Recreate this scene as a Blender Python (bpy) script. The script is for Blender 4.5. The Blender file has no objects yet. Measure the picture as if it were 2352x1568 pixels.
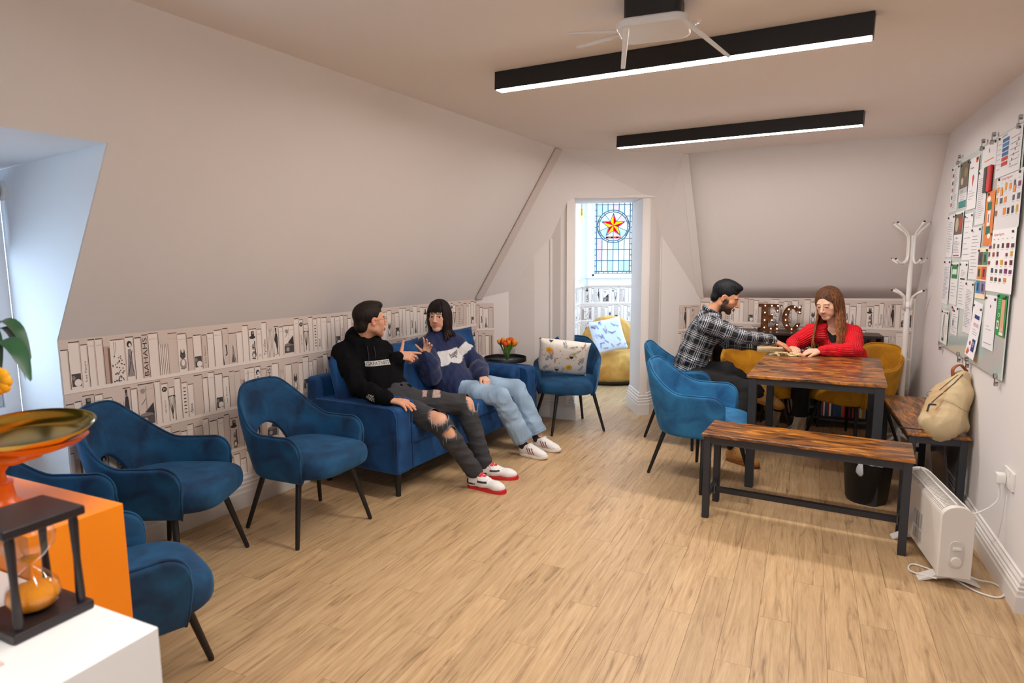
import bpy, bmesh, math, random
import numpy as np
from mathutils import Vector, Matrix
R = math.radians
SC = bpy.context.scene
COL = SC.collection
random.seed(7)

# ---------------------------------------------------------------- camera, world, exposure
CAMH = 1.5
cam_d = bpy.data.cameras.new('camera'); cam = bpy.data.objects.new('camera', cam_d); COL.objects.link(cam)
cam_d.sensor_width = 36.0; cam_d.lens = 1430.0 / 2352.0 * 36.0
cam.location = (0, 0, CAMH)
cam.rotation_euler = (Matrix.Rotation(R(90 - 7.3), 4, 'X') @ Matrix.Rotation(R(-0.4), 4, 'Z')).to_euler()
cam_d.clip_start = 0.05; cam_d.clip_end = 200
cam_d.dof.use_dof = True; cam_d.dof.focus_distance = 4.3; cam_d.dof.aperture_fstop = 4.0
SC.camera = cam
W = bpy.data.worlds.new('world'); SC.world = W; W.use_nodes = True
_bg = W.node_tree.nodes['Background']; _bg.inputs[0].default_value = (0.57, 0.78, 1.0, 1); _bg.inputs[1].default_value = 9.0
SC.view_settings.view_transform = 'Standard'; SC.view_settings.look = 'None'
SC.view_settings.exposure = -0.14; SC.view_settings.gamma = 1.0
SC.view_settings.use_curve_mapping = False
LED_COL = (1.0, 0.93, 0.875, 1); LED_STR = 132.0

# ---------------------------------------------------------------- basic helpers
def s2l(c):
    if isinstance(c, str):
        c = [int(c[i:i+2], 16)/255 for i in (0, 2, 4)]
    return tuple((x/12.92 if x <= 0.04045 else ((x+0.055)/1.055)**2.4) for x in c[:3])

def mat(name, base, rough=0.6, metal=0.0, bump=None, vary=None, **kw):
    """principled material; vary=(scale, amount, detail) mixes a darker/lighter noise, bump=(scale, strength)"""
    m = bpy.data.materials.new(name); m.use_nodes = True
    nt = m.node_tree; b = nt.nodes['Principled BSDF']
    c = s2l(base)
    b.inputs['Base Color'].default_value = (*c, 1); b.inputs['Roughness'].default_value = rough
    b.inputs['Metallic'].default_value = metal
    for k, v in kw.items():
        b.inputs[k.replace('_', ' ')].default_value = v
    tc = nt.nodes.new('ShaderNodeTexCoord')
    if vary:
        n = nt.nodes.new('ShaderNodeTexNoise'); n.inputs['Scale'].default_value = vary[0]; n.inputs['Detail'].default_value = 4
        nt.links.new(tc.outputs['Object'], n.inputs['Vector'])
        mr = nt.nodes.new('ShaderNodeMapRange'); mr.inputs[1].default_value = 0.3; mr.inputs[2].default_value = 0.7
        mr.inputs[3].default_value = 1-vary[1]; mr.inputs[4].default_value = 1+vary[1]
        nt.links.new(n.outputs[0], mr.inputs[0])
        mx = nt.nodes.new('ShaderNodeVectorMath'); mx.operation = 'SCALE'; mx.inputs[0].default_value = c
        nt.links.new(mr.outputs[0], mx.inputs['Scale']); nt.links.new(mx.outputs[0], b.inputs['Base Color'])
    if bump:
        n2 = nt.nodes.new('ShaderNodeTexNoise'); n2.inputs['Scale'].default_value = bump[0]; n2.inputs['Detail'].default_value = 5
        nt.links.new(tc.outputs['Object'], n2.inputs['Vector'])
        bp = nt.nodes.new('ShaderNodeBump'); bp.inputs['Strength'].default_value = bump[1]; bp.inputs['Distance'].default_value = 0.01
        nt.links.new(n2.outputs[0], bp.inputs['Height']); nt.links.new(bp.outputs[0], b.inputs['Normal'])
    return m

def colmat(name, rough=0.75, bump=None, **kw):
    """principled whose base colour is the mesh colour attribute (flat print / dyed cloth)"""
    m = mat(name, 'ffffff', rough, bump=bump, **kw); nt = m.node_tree
    a = nt.nodes.new('ShaderNodeAttribute'); a.attribute_name = 'Col'
    nt.links.new(a.outputs['Color'], nt.nodes['Principled BSDF'].inputs['Base Color'])
    return m

def emat(name, col, strength):
    m = bpy.data.materials.new(name); m.use_nodes = True; nt = m.node_tree; nt.nodes.clear()
    e = nt.nodes.new('ShaderNodeEmission'); e.inputs[0].default_value = col; e.inputs[1].default_value = strength
    o = nt.nodes.new('ShaderNodeOutputMaterial'); nt.links.new(e.outputs[0], o.inputs[0]); return m

class MB:
    def __init__(s): s.v = []; s.f = []; s.c = []; s.m = []
    def add(s, vs, fs, col=None, mi=0, M=None):
        b = len(s.v)
        if M is not None: vs = [tuple(M @ Vector(v)) for v in vs]
        s.v += [tuple(v) for v in vs]
        for f in fs:
            s.f.append(tuple(i+b for i in f)); s.c.append(col); s.m.append(mi)
        return s
    def box(s, c, d, col=None, mi=0, M=None, tap=1.0):
        x, y, z = c; a, b, h = d[0]/2, d[1]/2, d[2]/2
        vs = [(x-a*tap, y-b*tap, z-h), (x+a*tap, y-b*tap, z-h), (x+a*tap, y+b*tap, z-h), (x-a*tap, y+b*tap, z-h),
              (x-a, y-b, z+h), (x+a, y-b, z+h), (x+a, y+b, z+h), (x-a, y+b, z+h)]
        fs = [(3, 2, 1, 0), (4, 5, 6, 7), (0, 1, 5, 4), (1, 2, 6, 5), (2, 3, 7, 6), (3, 0, 4, 7)]
        return s.add(vs, fs, col, mi, M)
    def tube(s, pts, r, n=10, col=None, mi=0, M=None, cap=True, closed=False, flat=1.0):
        pts = [Vector(p) for p in pts]; N = len(pts)
        rs = r if hasattr(r, '__len__') else [r]*N
        vs = []; prev = None
        for i, p in enumerate(pts):
            if closed: t = (pts[(i+1) % N]-pts[i-1]).normalized()
            else: t = (pts[min(i+1, N-1)]-pts[max(i-1, 0)]).normalized()
            if prev is None:
                a = Vector((0, 0, 1)) if abs(t.z) < 0.9 else Vector((1, 0, 0))
                prev = t.cross(a).normalized()
            e1 = (prev-t*prev.dot(t)).normalized(); e2 = t.cross(e1); prev = e1
            for k in range(n):
                an = 2*math.pi*k/n
                vs.append(tuple(p+(e1*math.cos(an)+e2*math.sin(an)*flat)*rs[i]))
        fs = []
        for i in range(N if closed else N-1):
            j = (i+1) % N
            for k in range(n):
                l = (k+1) % n
                fs.append((i*n+k, i*n+l, j*n+l, j*n+k))
        if cap and not closed:
            fs.append(tuple(range(n-1, -1, -1))); fs.append(tuple((N-1)*n+k for k in range(n)))
        return s.add(vs, fs, col, mi, M)
    def lathe(s, prof, n=24, col=None, mi=0, M=None, c=(0, 0)):
        vs = []; fs = []
        for r, z in prof:
            for k in range(n):
                an = 2*math.pi*k/n; vs.append((c[0]+r*math.cos(an), c[1]+r*math.sin(an), z))
        P = len(prof)
        for i in range(P-1):
            for k in range(n):
                l = (k+1) % n; fs.append((i*n+k, i*n+l, (i+1)*n+l, (i+1)*n+k))
        fs.append(tuple(range(n-1, -1, -1))); fs.append(tuple((P-1)*n+k for k in range(n)))
        return s.add(vs, fs, col, mi, M)
    def prism(s, poly, z0, z1, col=None, mi=0, M=None):
        n = len(poly)
        vs = [(p[0], p[1], z0) for p in poly]+[(p[0], p[1], z1) for p in poly]
        fs = [tuple(range(n-1, -1, -1)), tuple(range(n, 2*n))]+[(i, (i+1) % n, n+(i+1) % n, n+i) for i in range(n)]
        return s.add(vs, fs, col, mi, M)
    def slab(s, pts, off, col=None, mi=0):
        """planar polygon pts (3d) extruded by vector off"""
        n = len(pts); o = Vector(off)
        vs = [tuple(p) for p in pts]+[tuple(Vector(p)+o) for p in pts]
        fs = [tuple(range(n)), tuple(range(2*n-1, n-1, -1))]+[(i, n+i, n+(i+1) % n, (i+1) % n) for i in range(n)]
        return s.add(vs, fs, col, mi)
    def sph(s, c, r, n=12, col=None, mi=0, M=None):
        rx, ry, rz = r if hasattr(r, '__len__') else (r, r, r)
        vs = []; fs = []; m = max(5, n*2//3)
        for i in range(m+1):
            ph = math.pi*i/m-math.pi/2
            for k in range(n):
                an = 2*math.pi*k/n
                vs.append((c[0]+rx*math.cos(ph)*math.cos(an), c[1]+ry*math.cos(ph)*math.sin(an), c[2]+rz*math.sin(ph)))
        for i in range(m):
            for k in range(n):
                l = (k+1) % n; fs.append((i*n+k, i*n+l, (i+1)*n+l, (i+1)*n+k))
        return s.add(vs, fs, col, mi, M)

def link(name, me, mats=None, parent=None, loc=None, rot=None):
    o = bpy.data.objects.new(name, me); COL.objects.link(o)
    if parent is not None: o.parent = parent
    if loc is not None: o.location = loc
    if rot is not None: o.rotation_euler = rot
    return o

def build(name, mb, mats, parent=None, smooth=False, bevel=0, seg=2, subsurf=0, weld=False, loc=None, rot=None, auto=None):
    me = bpy.data.meshes.new(name)
    me.from_pydata(mb.v, [], mb.f)
    if not isinstance(mats, (list, tuple)): mats = [mats]
    for m in mats: me.materials.append(m)
    if any(mb.m): me.polygons.foreach_set('material_index', mb.m)
    if any(c is not None for c in mb.c):
        at = me.color_attributes.new('Col', 'FLOAT_COLOR', 'CORNER')
        cache = {}
        arr = []
        for c, f in zip(mb.c, mb.f):
            if c not in cache: cache[c] = (*s2l(c or 'ffffff'), 1.0)
            arr += list(cache[c])*len(f)
        at.data.foreach_set('color', arr)
    if weld or bevel or True:
        bm = bmesh.new(); bm.from_mesh(me)
        if weld: bmesh.ops.remove_doubles(bm, verts=bm.verts, dist=1e-5)
        if weld != 'keep' and not (any(c is not None for c in mb.c)):
            bmesh.ops.recalc_face_normals(bm, faces=bm.faces)
        bm.to_mesh(me); bm.free()
    if smooth:
        me.polygons.foreach_set('use_smooth', [True]*len(me.polygons))
        if auto: me.set_sharp_from_angle(angle=R(auto))
    o = link(name, me, None, parent, loc, rot)
    if bevel:
        b = o.modifiers.new('bevel', 'BEVEL'); b.width = bevel; b.segments = seg; b.limit_method = 'ANGLE'; b.angle_limit = R(35)
        if not smooth:
            me.polygons.foreach_set('use_smooth', [True]*len(me.polygons)); b.harden_normals = True
    if subsurf:
        s_ = o.modifiers.new('sub', 'SUBSURF'); s_.levels = subsurf; s_.render_levels = subsurf
    return o

def thing(name, label, cat, loc=(0, 0, 0), rotz=0.0, group=None):
    o = bpy.data.objects.new(name, None); COL.objects.link(o); o.empty_display_size = 0.1
    o.location = loc; o.rotation_euler = (0, 0, rotz); o['label'] = label; o['category'] = cat
    if group: o['group'] = group
    return o
def tag(o, label, cat, group=None):
    o['label'] = label; o['category'] = cat
    if group: o['group'] = group
    return o
def struct(o): o['kind'] = 'structure'; return o
def dup(root, loc=None, rotz=None, label=None, group=None, scale=None):
    r = root.copy(); COL.objects.link(r)
    if loc is not None: r.location = loc
    if rotz is not None: r.rotation_euler = (0, 0, rotz)
    if label: r['label'] = label
    if group: r['group'] = group
    if scale: r.scale = scale
    for ch in list(root.children):
        c = ch.copy(); COL.objects.link(c); c.parent = r
        for g in ch.children:
            d = g.copy(); COL.objects.link(d); d.parent = c
    return r
def heading(v):  # rotation about z that turns local +Y to direction v
    return math.atan2(-v[0], v[1])

# flat print: coloured polygons in a 2-d sheet, mapped to 3-d
_font_cache = {}
def glyphs(txt):
    if txt in _font_cache: return _font_cache[txt]
    cu = bpy.data.curves.new('t', 'FONT'); cu.body = txt; cu.size = 1.0; cu.resolution_u = 2
    ob = bpy.data.objects.new('t', cu); COL.objects.link(ob)
    dg = bpy.context.evaluated_depsgraph_get(); dg.update()
    me = bpy.data.meshes.new_from_object(ob.evaluated_get(dg))
    vs = [(v.co.x, v.co.y) for v in me.vertices]; fs = [tuple(p.vertices) for p in me.polygons]
    bpy.data.objects.remove(ob); bpy.data.curves.remove(cu); bpy.data.meshes.remove(me)
    _font_cache[txt] = (vs, fs); return vs, fs
class Sheet:
    def __init__(s): s.p = []      # (pts, col, layer)
    def poly(s, pts, col, layer=0): s.p.append((pts, col, layer)); return s
    def rect(s, x0, y0, x1, y1, col, layer=0): return s.poly([(x0, y0), (x1, y0), (x1, y1), (x0, y1)], col, layer)
    def ell(s, x, y, rx, ry, col, layer=0, n=14, a0=0):
        return s.poly([(x+rx*math.cos(2*math.pi*k/n+a0), y+ry*math.sin(2*math.pi*k/n+a0)) for k in range(n)], col, layer)
    def line(s, pts, w, col, layer=0):
        for (x0, y0), (x1, y1) in zip(pts[:-1], pts[1:]):
            L = math.hypot(x1-x0, y1-y0) or 1e-9; nx, ny = -(y1-y0)/L*w/2, (x1-x0)/L*w/2
            s.poly([(x0-nx, y0-ny), (x1-nx, y1-ny), (x1+nx, y1+ny), (x0+nx, y0+ny)], col, layer)
        return s
    def text(s, txt, x, y, h, col, layer=2, rot=0.0, w=None, sx=1.0):
        vs, fs = glyphs(txt)
        if not vs: return s
        x0 = min(v[0] for v in vs); x1 = max(v[0] for v in vs)
        k = h/0.7; kx = k*sx
        if w: kx = w/(x1-x0)
        c, q = math.cos(rot), math.sin(rot)
        for f in fs:
            pts = []
            for i in f:
                a, b = (vs[i][0]-x0)*kx, vs[i][1]*k
                pts.append((x+a*c-b*q, y+a*q+b*c))
            s.poly(pts, col, layer)
        return s
    def mb(s, fn, lift=0.0004):
        m = MB()
        for pts, col, layer in s.p:
            m.add([fn(x, y, 0.0004+layer*lift) for x, y in pts], [tuple(range(len(pts)))], col)
        return m
def planefn(o, ex, ey, n):
    o, ex, ey, n = Vector(o), Vector(ex), Vector(ey), Vector(n)
    return lambda x, y, h: tuple(o+ex*x+ey*y+n*h)
# ---------------------------------------------------------------- materials
M_wall = mat('wall_paint', 'eae3de', 0.85, bump=(60, 0.04), vary=(1.2, 0.015))
M_ceil = mat('ceiling_paint', 'f0e9e3', 0.85, bump=(40, 0.03))
M_wallw = mat('wall_white', 'e2dedd', 0.8, bump=(50, 0.05))
M_trim = mat('gloss_white', 'e6e2df', 0.35)
M_frame = mat('window_white', 'eef0f4', 0.4)
M_print = colmat('printed_paper', 0.7)
M_black = mat('black_metal', '141416', 0.45, bump=(300, 0.02))
M_char = mat('charcoal_steel', '34363c', 0.5, 0.3)
M_white = mat('white_enamel', 'e9e6e2', 0.3)
M_led = emat('led_strip', LED_COL, LED_STR)

def velvet(name, base, dark, sheen=0.75):
    m = mat(name, base, 0.85); nt = m.node_tree; b = nt.nodes['Principled BSDF']
    b.inputs['Sheen Weight'].default_value = sheen; b.inputs['Sheen Roughness'].default_value = 0.35
    b.inputs['Sheen Tint'].default_value = (*[min(1, x*1.5+0.05) for x in s2l(base)], 1)
    tc = nt.nodes.new('ShaderNodeTexCoord')
    n = nt.nodes.new('ShaderNodeTexNoise'); n.inputs['Scale'].default_value = 7; n.inputs['Detail'].default_value = 4; n.inputs['Distortion'].default_value = 0.6
    nt.links.new(tc.outputs['Object'], n.inputs[0])
    cr = nt.nodes.new('ShaderNodeValToRGB'); cr.color_ramp.elements[0].position = 0.34; cr.color_ramp.elements[1].position = 0.64
    cr.color_ramp.elements[0].color = (*s2l(dark), 1); cr.color_ramp.elements[1].color = (*s2l(base), 1)
    nt.links.new(n.outputs[0], cr.inputs[0]); nt.links.new(cr.outputs[0], b.inputs['Base Color'])
    n2 = nt.nodes.new('ShaderNodeTexNoise'); n2.inputs['Scale'].default_value = 22; n2.inputs['Detail'].default_value = 3
    nt.links.new(tc.outputs['Object'], n2.inputs[0])
    bp = nt.nodes.new('ShaderNodeBump'); bp.inputs['Strength'].default_value = 0.25; bp.inputs['Distance'].default_value = 0.008
    nt.links.new(n2.outputs[0], bp.inputs['Height']); nt.links.new(bp.outputs[0], b.inputs['Normal'])
    return m
M_teal = velvet('teal_blue_velvet', '0d4f79', '042c4d')
M_tealb = velvet('bright_blue_velvet', '2673a2', '124f7c')
M_navyv = velvet('royal_blue_velvet', '0a4c84', '042f5c')
M_must = velvet('mustard_velvet', 'cf930c', 'a8720a', 0.3)

def rustic(scl=(3.0, 14, 14)):
    m = mat('rustic_brown_board', '6a3f20', 0.28); nt = m.node_tree; b = nt.nodes['Principled BSDF']
    tc = nt.nodes.new('ShaderNodeTexCoord'); mp = nt.nodes.new('ShaderNodeMapping'); mp.inputs['Scale'].default_value = scl
    nt.links.new(tc.outputs['Object'], mp.inputs[0])
    n = nt.nodes.new('ShaderNodeTexNoise'); n.inputs['Scale'].default_value = 1.6; n.inputs['Detail'].default_value = 9; n.inputs['Roughness'].default_value = 0.72; n.inputs['Distortion'].default_value = 0.8
    nt.links.new(mp.outputs[0], n.inputs[0])
    cr = nt.nodes.new('ShaderNodeValToRGB'); e = cr.color_ramp.elements
    e[0].position = 0.36; e[0].color = (*s2l('1c110b'), 1); e[1].position = 0.66; e[1].color = (*s2l('dc9436'), 1)
    for p, c in ((0.43, '4e301b'), (0.50, '7f5028'), (0.57, 'a9692c')):
        q = cr.color_ramp.elements.new(p); q.color = (*s2l(c), 1)
    nt.links.new(n.outputs[0], cr.inputs[0]); nt.links.new(cr.outputs[0], b.inputs['Base Color'])
    return m
M_rust = rustic(); M_rust2 = rustic((8, 3.8, 8))

def oak():
    m = mat('oak_plank', 'c49a66', 0.42); nt = m.node_tree; b = nt.nodes['Principled BSDF']
    tc = nt.nodes.new('ShaderNodeTexCoord'); oi = nt.nodes.new('ShaderNodeObjectInfo')
    ad = nt.nodes.new('ShaderNodeVectorMath'); ad.operation = 'MULTIPLY_ADD'; ad.inputs[1].default_value = (1.3, 17, 1)
    nt.links.new(tc.outputs['Object'], ad.inputs[0])
    sc = nt.nodes.new('ShaderNodeVectorMath'); sc.operation = 'SCALE'; sc.inputs[0].default_value = (37, 91, 13)
    nt.links.new(oi.outputs['Random'], sc.inputs['Scale']); nt.links.new(sc.outputs[0], ad.inputs[2])
    n = nt.nodes.new('ShaderNodeTexNoise'); n.inputs['Scale'].default_value = 1.7; n.inputs['Detail'].default_value = 8; n.inputs['Roughness'].default_value = 0.62; n.inputs['Distortion'].default_value = 1.4
    nt.links.new(ad.outputs[0], n.inputs[0])
    cr = nt.nodes.new('ShaderNodeValToRGB'); e = cr.color_ramp.elements
    e[0].position = 0.27; e[0].color = (*s2l('82664b'), 1); e[1].position = 0.66; e[1].color = (*s2l('d4b48a'), 1)
    for p, c in ((0.35, 'a38460'), (0.42, 'bd9b72'), (0.52, 'c9a77c')):
        q = cr.color_ramp.elements.new(p); q.color = (*s2l(c), 1)
    nt.links.new(n.outputs[0], cr.inputs[0])
    # fine pores
    ad2 = nt.nodes.new('ShaderNodeVectorMath'); ad2.operation = 'MULTIPLY'; ad2.inputs[1].default_value = (8, 170, 1)
    nt.links.new(tc.outputs['Object'], ad2.inputs[0])
    n2 = nt.nodes.new('ShaderNodeTexNoise'); n2.inputs['Scale'].default_value = 1.5; n2.inputs['Detail'].default_value = 3
    nt.links.new(ad2.outputs[0], n2.inputs[0])
    mr = nt.nodes.new('ShaderNodeMapRange'); mr.inputs[1].default_value = 0.3; mr.inputs[2].default_value = 0.7; mr.inputs[3].default_value = 0.9; mr.inputs[4].default_value = 1.08
    nt.links.new(n2.outputs[0], mr.inputs[0])
    mr2 = nt.nodes.new('ShaderNodeMapRange'); mr2.inputs[3].default_value = 0.93; mr2.inputs[4].default_value = 1.07
    nt.links.new(oi.outputs['Random'], mr2.inputs[0])
    mu = nt.nodes.new('ShaderNodeMath'); mu.operation = 'MULTIPLY'; nt.links.new(mr.outputs[0], mu.inputs[0]); nt.links.new(mr2.outputs[0], mu.inputs[1])
    v = nt.nodes.new('ShaderNodeVectorMath'); v.operation = 'SCALE'; nt.links.new(cr.outputs[0], v.inputs[0]); nt.links.new(mu.outputs[0], v.inputs['Scale'])
    nt.links.new(v.outputs[0], b.inputs['Base Color'])
    bp = nt.nodes.new('ShaderNodeBump'); bp.inputs['Strength'].default_value = 0.08; bp.inputs['Distance'].default_value = 0.003
    nt.links.new(n2.outputs[0], bp.inputs['Height']); nt.links.new(bp.outputs[0], b.inputs['Normal'])
    return m
M_oak = oak()

def glassmat(name, col=(1, 1, 1), rough=0.0, mix=0.85):
    m = bpy.data.materials.new(name); m.use_nodes = True; nt = m.node_tree; nt.nodes.clear()
    t = nt.nodes.new('ShaderNodeBsdfTransparent'); t.inputs[0].default_value = (*col, 1)
    g = nt.nodes.new('ShaderNodeBsdfGlossy'); g.inputs['Roughness'].default_value = rough
    lw_ = nt.nodes.new('ShaderNodeLayerWeight'); lw_.inputs['Blend'].default_value = 0.25
    f = nt.nodes.new('ShaderNodeMath'); f.operation = 'MULTIPLY_ADD'; f.inputs[1].default_value = 0.45; f.inputs[2].default_value = 0.03
    nt.links.new(lw_.outputs['Facing'], f.inputs[0])
    mx = nt.nodes.new('ShaderNodeMixShader'); o = nt.nodes.new('ShaderNodeOutputMaterial')
    nt.links.new(f.outputs[0], mx.inputs[0]); nt.links.new(t.outputs[0], mx.inputs[1]); nt.links.new(g.outputs[0], mx.inputs[2]); nt.links.new(mx.outputs[0], o.inputs[0])
    return m
M_glass = glassmat('clear_glass')
def stain(name, c):   # coloured obscure glass lit from outside
    m = bpy.data.materials.new(name); m.use_nodes = True; nt = m.node_tree; nt.nodes.clear()
    c = s2l(c)
    t = nt.nodes.new('ShaderNodeBsdfTransparent'); t.inputs[0].default_value = (*c, 1)
    d = nt.nodes.new('ShaderNodeBsdfTranslucent'); d.inputs[0].default_value = (*c, 1)
    mx = nt.nodes.new('ShaderNodeMixShader'); mx.inputs[0].default_value = 0.5; o = nt.nodes.new('ShaderNodeOutputMaterial')
    nt.links.new(t.outputs[0], mx.inputs[1]); nt.links.new(d.outputs[0], mx.inputs[2]); nt.links.new(mx.outputs[0], o.inputs[0])
    return m

# ---------------------------------------------------------------- room frame (metres, camera stands at x=0 y=0)
UL = Vector((0.5, 0.8660, 0)); NL = Vector((0.8660, -0.5, 0)); P0 = Vector((-1.67, 3.69, 0))
UR = Vector((0.418, 0.9084, 0)); NR = Vector((-0.9084, 0.418, 0)); PR = Vector((2.465, 3.134, 0))
ZUP = Vector((0, 0, 1))
def A(t, d, z=0.0): return P0+UL*t+NL*d+ZUP*z
T0 = Vector((-1.4, 2.494, 2.47)); T1 = Vector((0.399, 5.556, 2.47)); T3 = Vector((3.135, 4.590, 2.387))
NC = (T1-T0).cross(T3-T0).normalized()
if NC.z < 0: NC = -NC
def ceilz(x, y): return T1.z-((x-T1.x)*NC.x+(y-T1.y)*NC.y)/NC.z
T2 = Vector((1.545, 5.70, ceilz(1.545, 5.70)))
KZ = 1.145
C0 = A(-0.9, -0.03, KZ); C1 = Vector((-0.345, 6.045, KZ)); C2 = Vector((1.93, 6.375, 1.12)); C3 = Vector((3.505, 5.42, 1.16))
def g(v, z=0.0): return Vector((v[0], v[1], z))
def cz(x, y): return Vector((x, y, ceilz(x, y)))

def poly_clip(poly, p, nrm):
    out = []
    for i in range(len(poly)):
        a, b = poly[i], poly[(i+1) % len(poly)]
        da = (a[0]-p[0])*nrm[0]+(a[1]-p[1])*nrm[1]; db = (b[0]-p[0])*nrm[0]+(b[1]-p[1])*nrm[1]
        if da >= 0: out.append(a)
        if (da >= 0) != (db >= 0):
            t = da/(da-db); out.append((a[0]+(b[0]-a[0])*t, a[1]+(b[1]-a[1])*t))
    return out

# floor: screed slab with oak planks as pieces
fb = MB().box((0.6, 3.2, -0.06), (9.0, 13.6, 0.1))
floor = struct(build('floor', fb, mat('screed', '9a7f60', 0.9)))
DP = Vector((math.sin(R(25.5)), math.cos(R(25.5)), 0)); DQ = Vector((DP.y, -DP.x, 0))
PW, PL, GAP = 0.128, 1.02, 0.0005
def camvis(c):
    y = c[1]
    if y < 0.4: return 0
    dz = CAMH; cp, sp = math.cos(R(7.3)), math.sin(R(7.3))
    zc = y*cp+dz*sp; px = 1176+1430*c[0]/zc; py = 784+1430*(dz*cp-y*sp)/zc
    return -250 < px < 2600 and py < 1900 and zc
wn = Vector((0.955, 1.575, 0)).normalized()
planks = []; rest = MB()
rp = random.Random(3)
for i in range(-30, 42):
    off = (i*0.37) % 1.0*PL
    for j in range(-6, 12):
        a = j*PL+off; q0 = i*PW
        quad = [(a+GAP, q0+GAP), (a+PL-GAP, q0+GAP), (a+PL-GAP, q0+PW-GAP), (a+GAP, q0+PW-GAP)]
        pts = [tuple((DP*x+DQ*y)[:2]) for x, y in quad]
        c = (sum(p[0] for p in pts)/4, sum(p[1] for p in pts)/4)
        if c[1] > 9.6: continue
        pts = poly_clip(pts, A(0, -0.5), NL)
        if c[1] > 2.2 and pts: pts = poly_clip(pts, PR-NR*0.08, NR)
        turret = 0.1*c[1] < c[0] < 0.33*c[1]
        if pts: pts = poly_clip(pts, (0.3, 9.18), (0, -1))
        if pts and not turret:
            pts = poly_clip(pts, C2, -wn)
        if pts: pts = poly_clip(pts, (0, -2.3), (0, 1))
        if len(pts) < 3: continue
        hid = c[1] > 6.3 and not turret
        planks.append((not hid and camvis(c) or 0, pts, c))
vis = sorted([p for p in planks if p[0]], key=lambda p: p[0]); keep = vis[:292]; other = vis[292:]+[p for p in planks if not p[0]]
for zc, pts, c in keep:
    m = MB(); L = Matrix.Rotation(-math.pi/2+R(25.5), 4, 'Z')
    lp = [tuple((L @ Vector((p[0]-c[0], p[1]-c[1], 0)))[:2]) for p in pts]
    m.prism(lp, -0.008, 0.0)
    o = build('plank', m, M_oak, floor, loc=(c[0], c[1], 0), rot=(0, 0, math.pi/2-R(25.5)))
for zc, pts, c in other:
    rest.prism([tuple((Matrix.Rotation(-math.pi/2+R(25.5), 4, 'Z') @ Vector((p[0], p[1], 0)))[:2]) for p in pts], -0.008, 0.0)
o = build('far_planks', rest, M_oak, floor, rot=(0, 0, math.pi/2-R(25.5))); o['kind'] = 'stuff'

# walls -------------------------------------------------------------------
TH = 0.12
def wall(name, quads, m=M_wall):
    b = MB()
    for pts, off in quads: b.slab([tuple(p) for p in pts], tuple(Vector(off)*TH))
    return struct(build(name, b, m))
oL = -NL; oR = -NR
D1, D2 = -0.9, -2.25                        # dormer reach along the left wall
slopeN = (C1-C0).cross(T1-C0).normalized()
if slopeN.dot(NL) > 0: slopeN = -slopeN
def slopept(t, z):                            # point of the left slope plane at height z
    b = A(t, 0, z); dd = (C0-b).dot(slopeN)/NL.dot(slopeN)
    return b+NL*dd
DZ = 1.995
q = slopept(D1, DZ); q2 = slopept(D2, DZ); top1 = slopept(D1, 2.47); top2 = slopept(D2, 2.47); back = slopept(-7.0, 2.47)
def onceil(p): return Vector((p.x, p.y, ceilz(p.x, p.y)+0.004))
wall('wall_left', [
    ([g(C0), g(C1), C1, C0], oL),
    ([C0, C1, T1, onceil(top1)], slopeN),
    ([q, onceil(top1), onceil(top2), q2], slopeN),
    ([A(D2, -0.03), A(D2, -0.03, KZ), A(-7, -0.03, KZ), A(-7, -0.03)], oL),
    ([A(D2, -0.03, KZ), onceil(top2), onceil(back), A(-7, -0.03, KZ)], slopeN)])
# dormer: cheek, soffit, window wall
DD = -0.46
M_dorm = mat('dormer_white', 'e6e8ec', 0.7, bump=(50, 0.04))
dq = A(D1, DD, 2.0); 
wall('wall_dormer', [
    ([A(D1-0.005, -0.034), C0-NL*0.004-UL*0.005, q-NL*0.004-UL*0.005, A(D1-0.005, DD, 1.96), A(D1-0.005, DD)], UL*0.55),
    ([A(D2, -0.03), A(D2, -0.03, KZ), q2, A(D2, DD, 1.96), A(D2, DD)], -UL),
    ([q, q2, A(D2, DD-0.06, 1.96), A(D1, DD-0.06, 1.96)], ZUP),
    ([A(D1, DD), A(D2, DD), A(D2, DD, 0.74), A(D1, DD, 0.74)], oL)], M_dorm)
# door facet: slope between the two ribs with the pillars of the turret doorway
Q = [Vector(p) for p in ((-0.03, 6.10, 1.21), (0.218, 5.979, 1.566), (0.378, 5.937, 1.729), (0.459, 5.86, 1.918), (0.572, 5.81, 2.072))]
S = [Vector(p) for p in ((1.244, 5.983, 2.085), (1.323, 6.003, 2.085), (1.40, 6.102, 1.942), (1.479, 6.224, 1.748))]
fan = MB()
chain = [C1]+Q+[S[1]]+S[2:]+[C2]
vs = [T1, T2]+chain
fan.add(vs, [(0, i, i+1) for i in range(2, 2+6)]+[(0, 8, 1)]+[(1, i, i+1) for i in range(8, len(vs)-1)])
o = struct(build('wall_back', fan, M_wall, weld=False))
md = o.modifiers.new('t', 'SOLIDIFY'); md.thickness = 0.05; md.offset = -1
# make sure normals face the room
me = o.data
if me.polygons[2].normal.y > 0: me.flip_normals()
def vert(a, b, off, name=None):
    return ([g(a), g(b), b, a], off)
pb = MB()
for a, b in ((C1, Q[0]), (Q[0], Q[1]), (Q[1], Q[2]), (Q[2], Q[3]), (Q[3], Q[4]), (S[1], S[2]), (S[2], S[3]), (S[3], C2)):
    d = (b-a); off = Vector((-d.y, d.x, 0)).normalized()*0.05
    pb.slab([tuple(g(a)), tuple(g(b)), tuple(b), tuple(a)], tuple(off))
LI = Vector((0.70, 6.45, 2.12)); RI = Vector((1.30, 6.45, 2.12))
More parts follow.
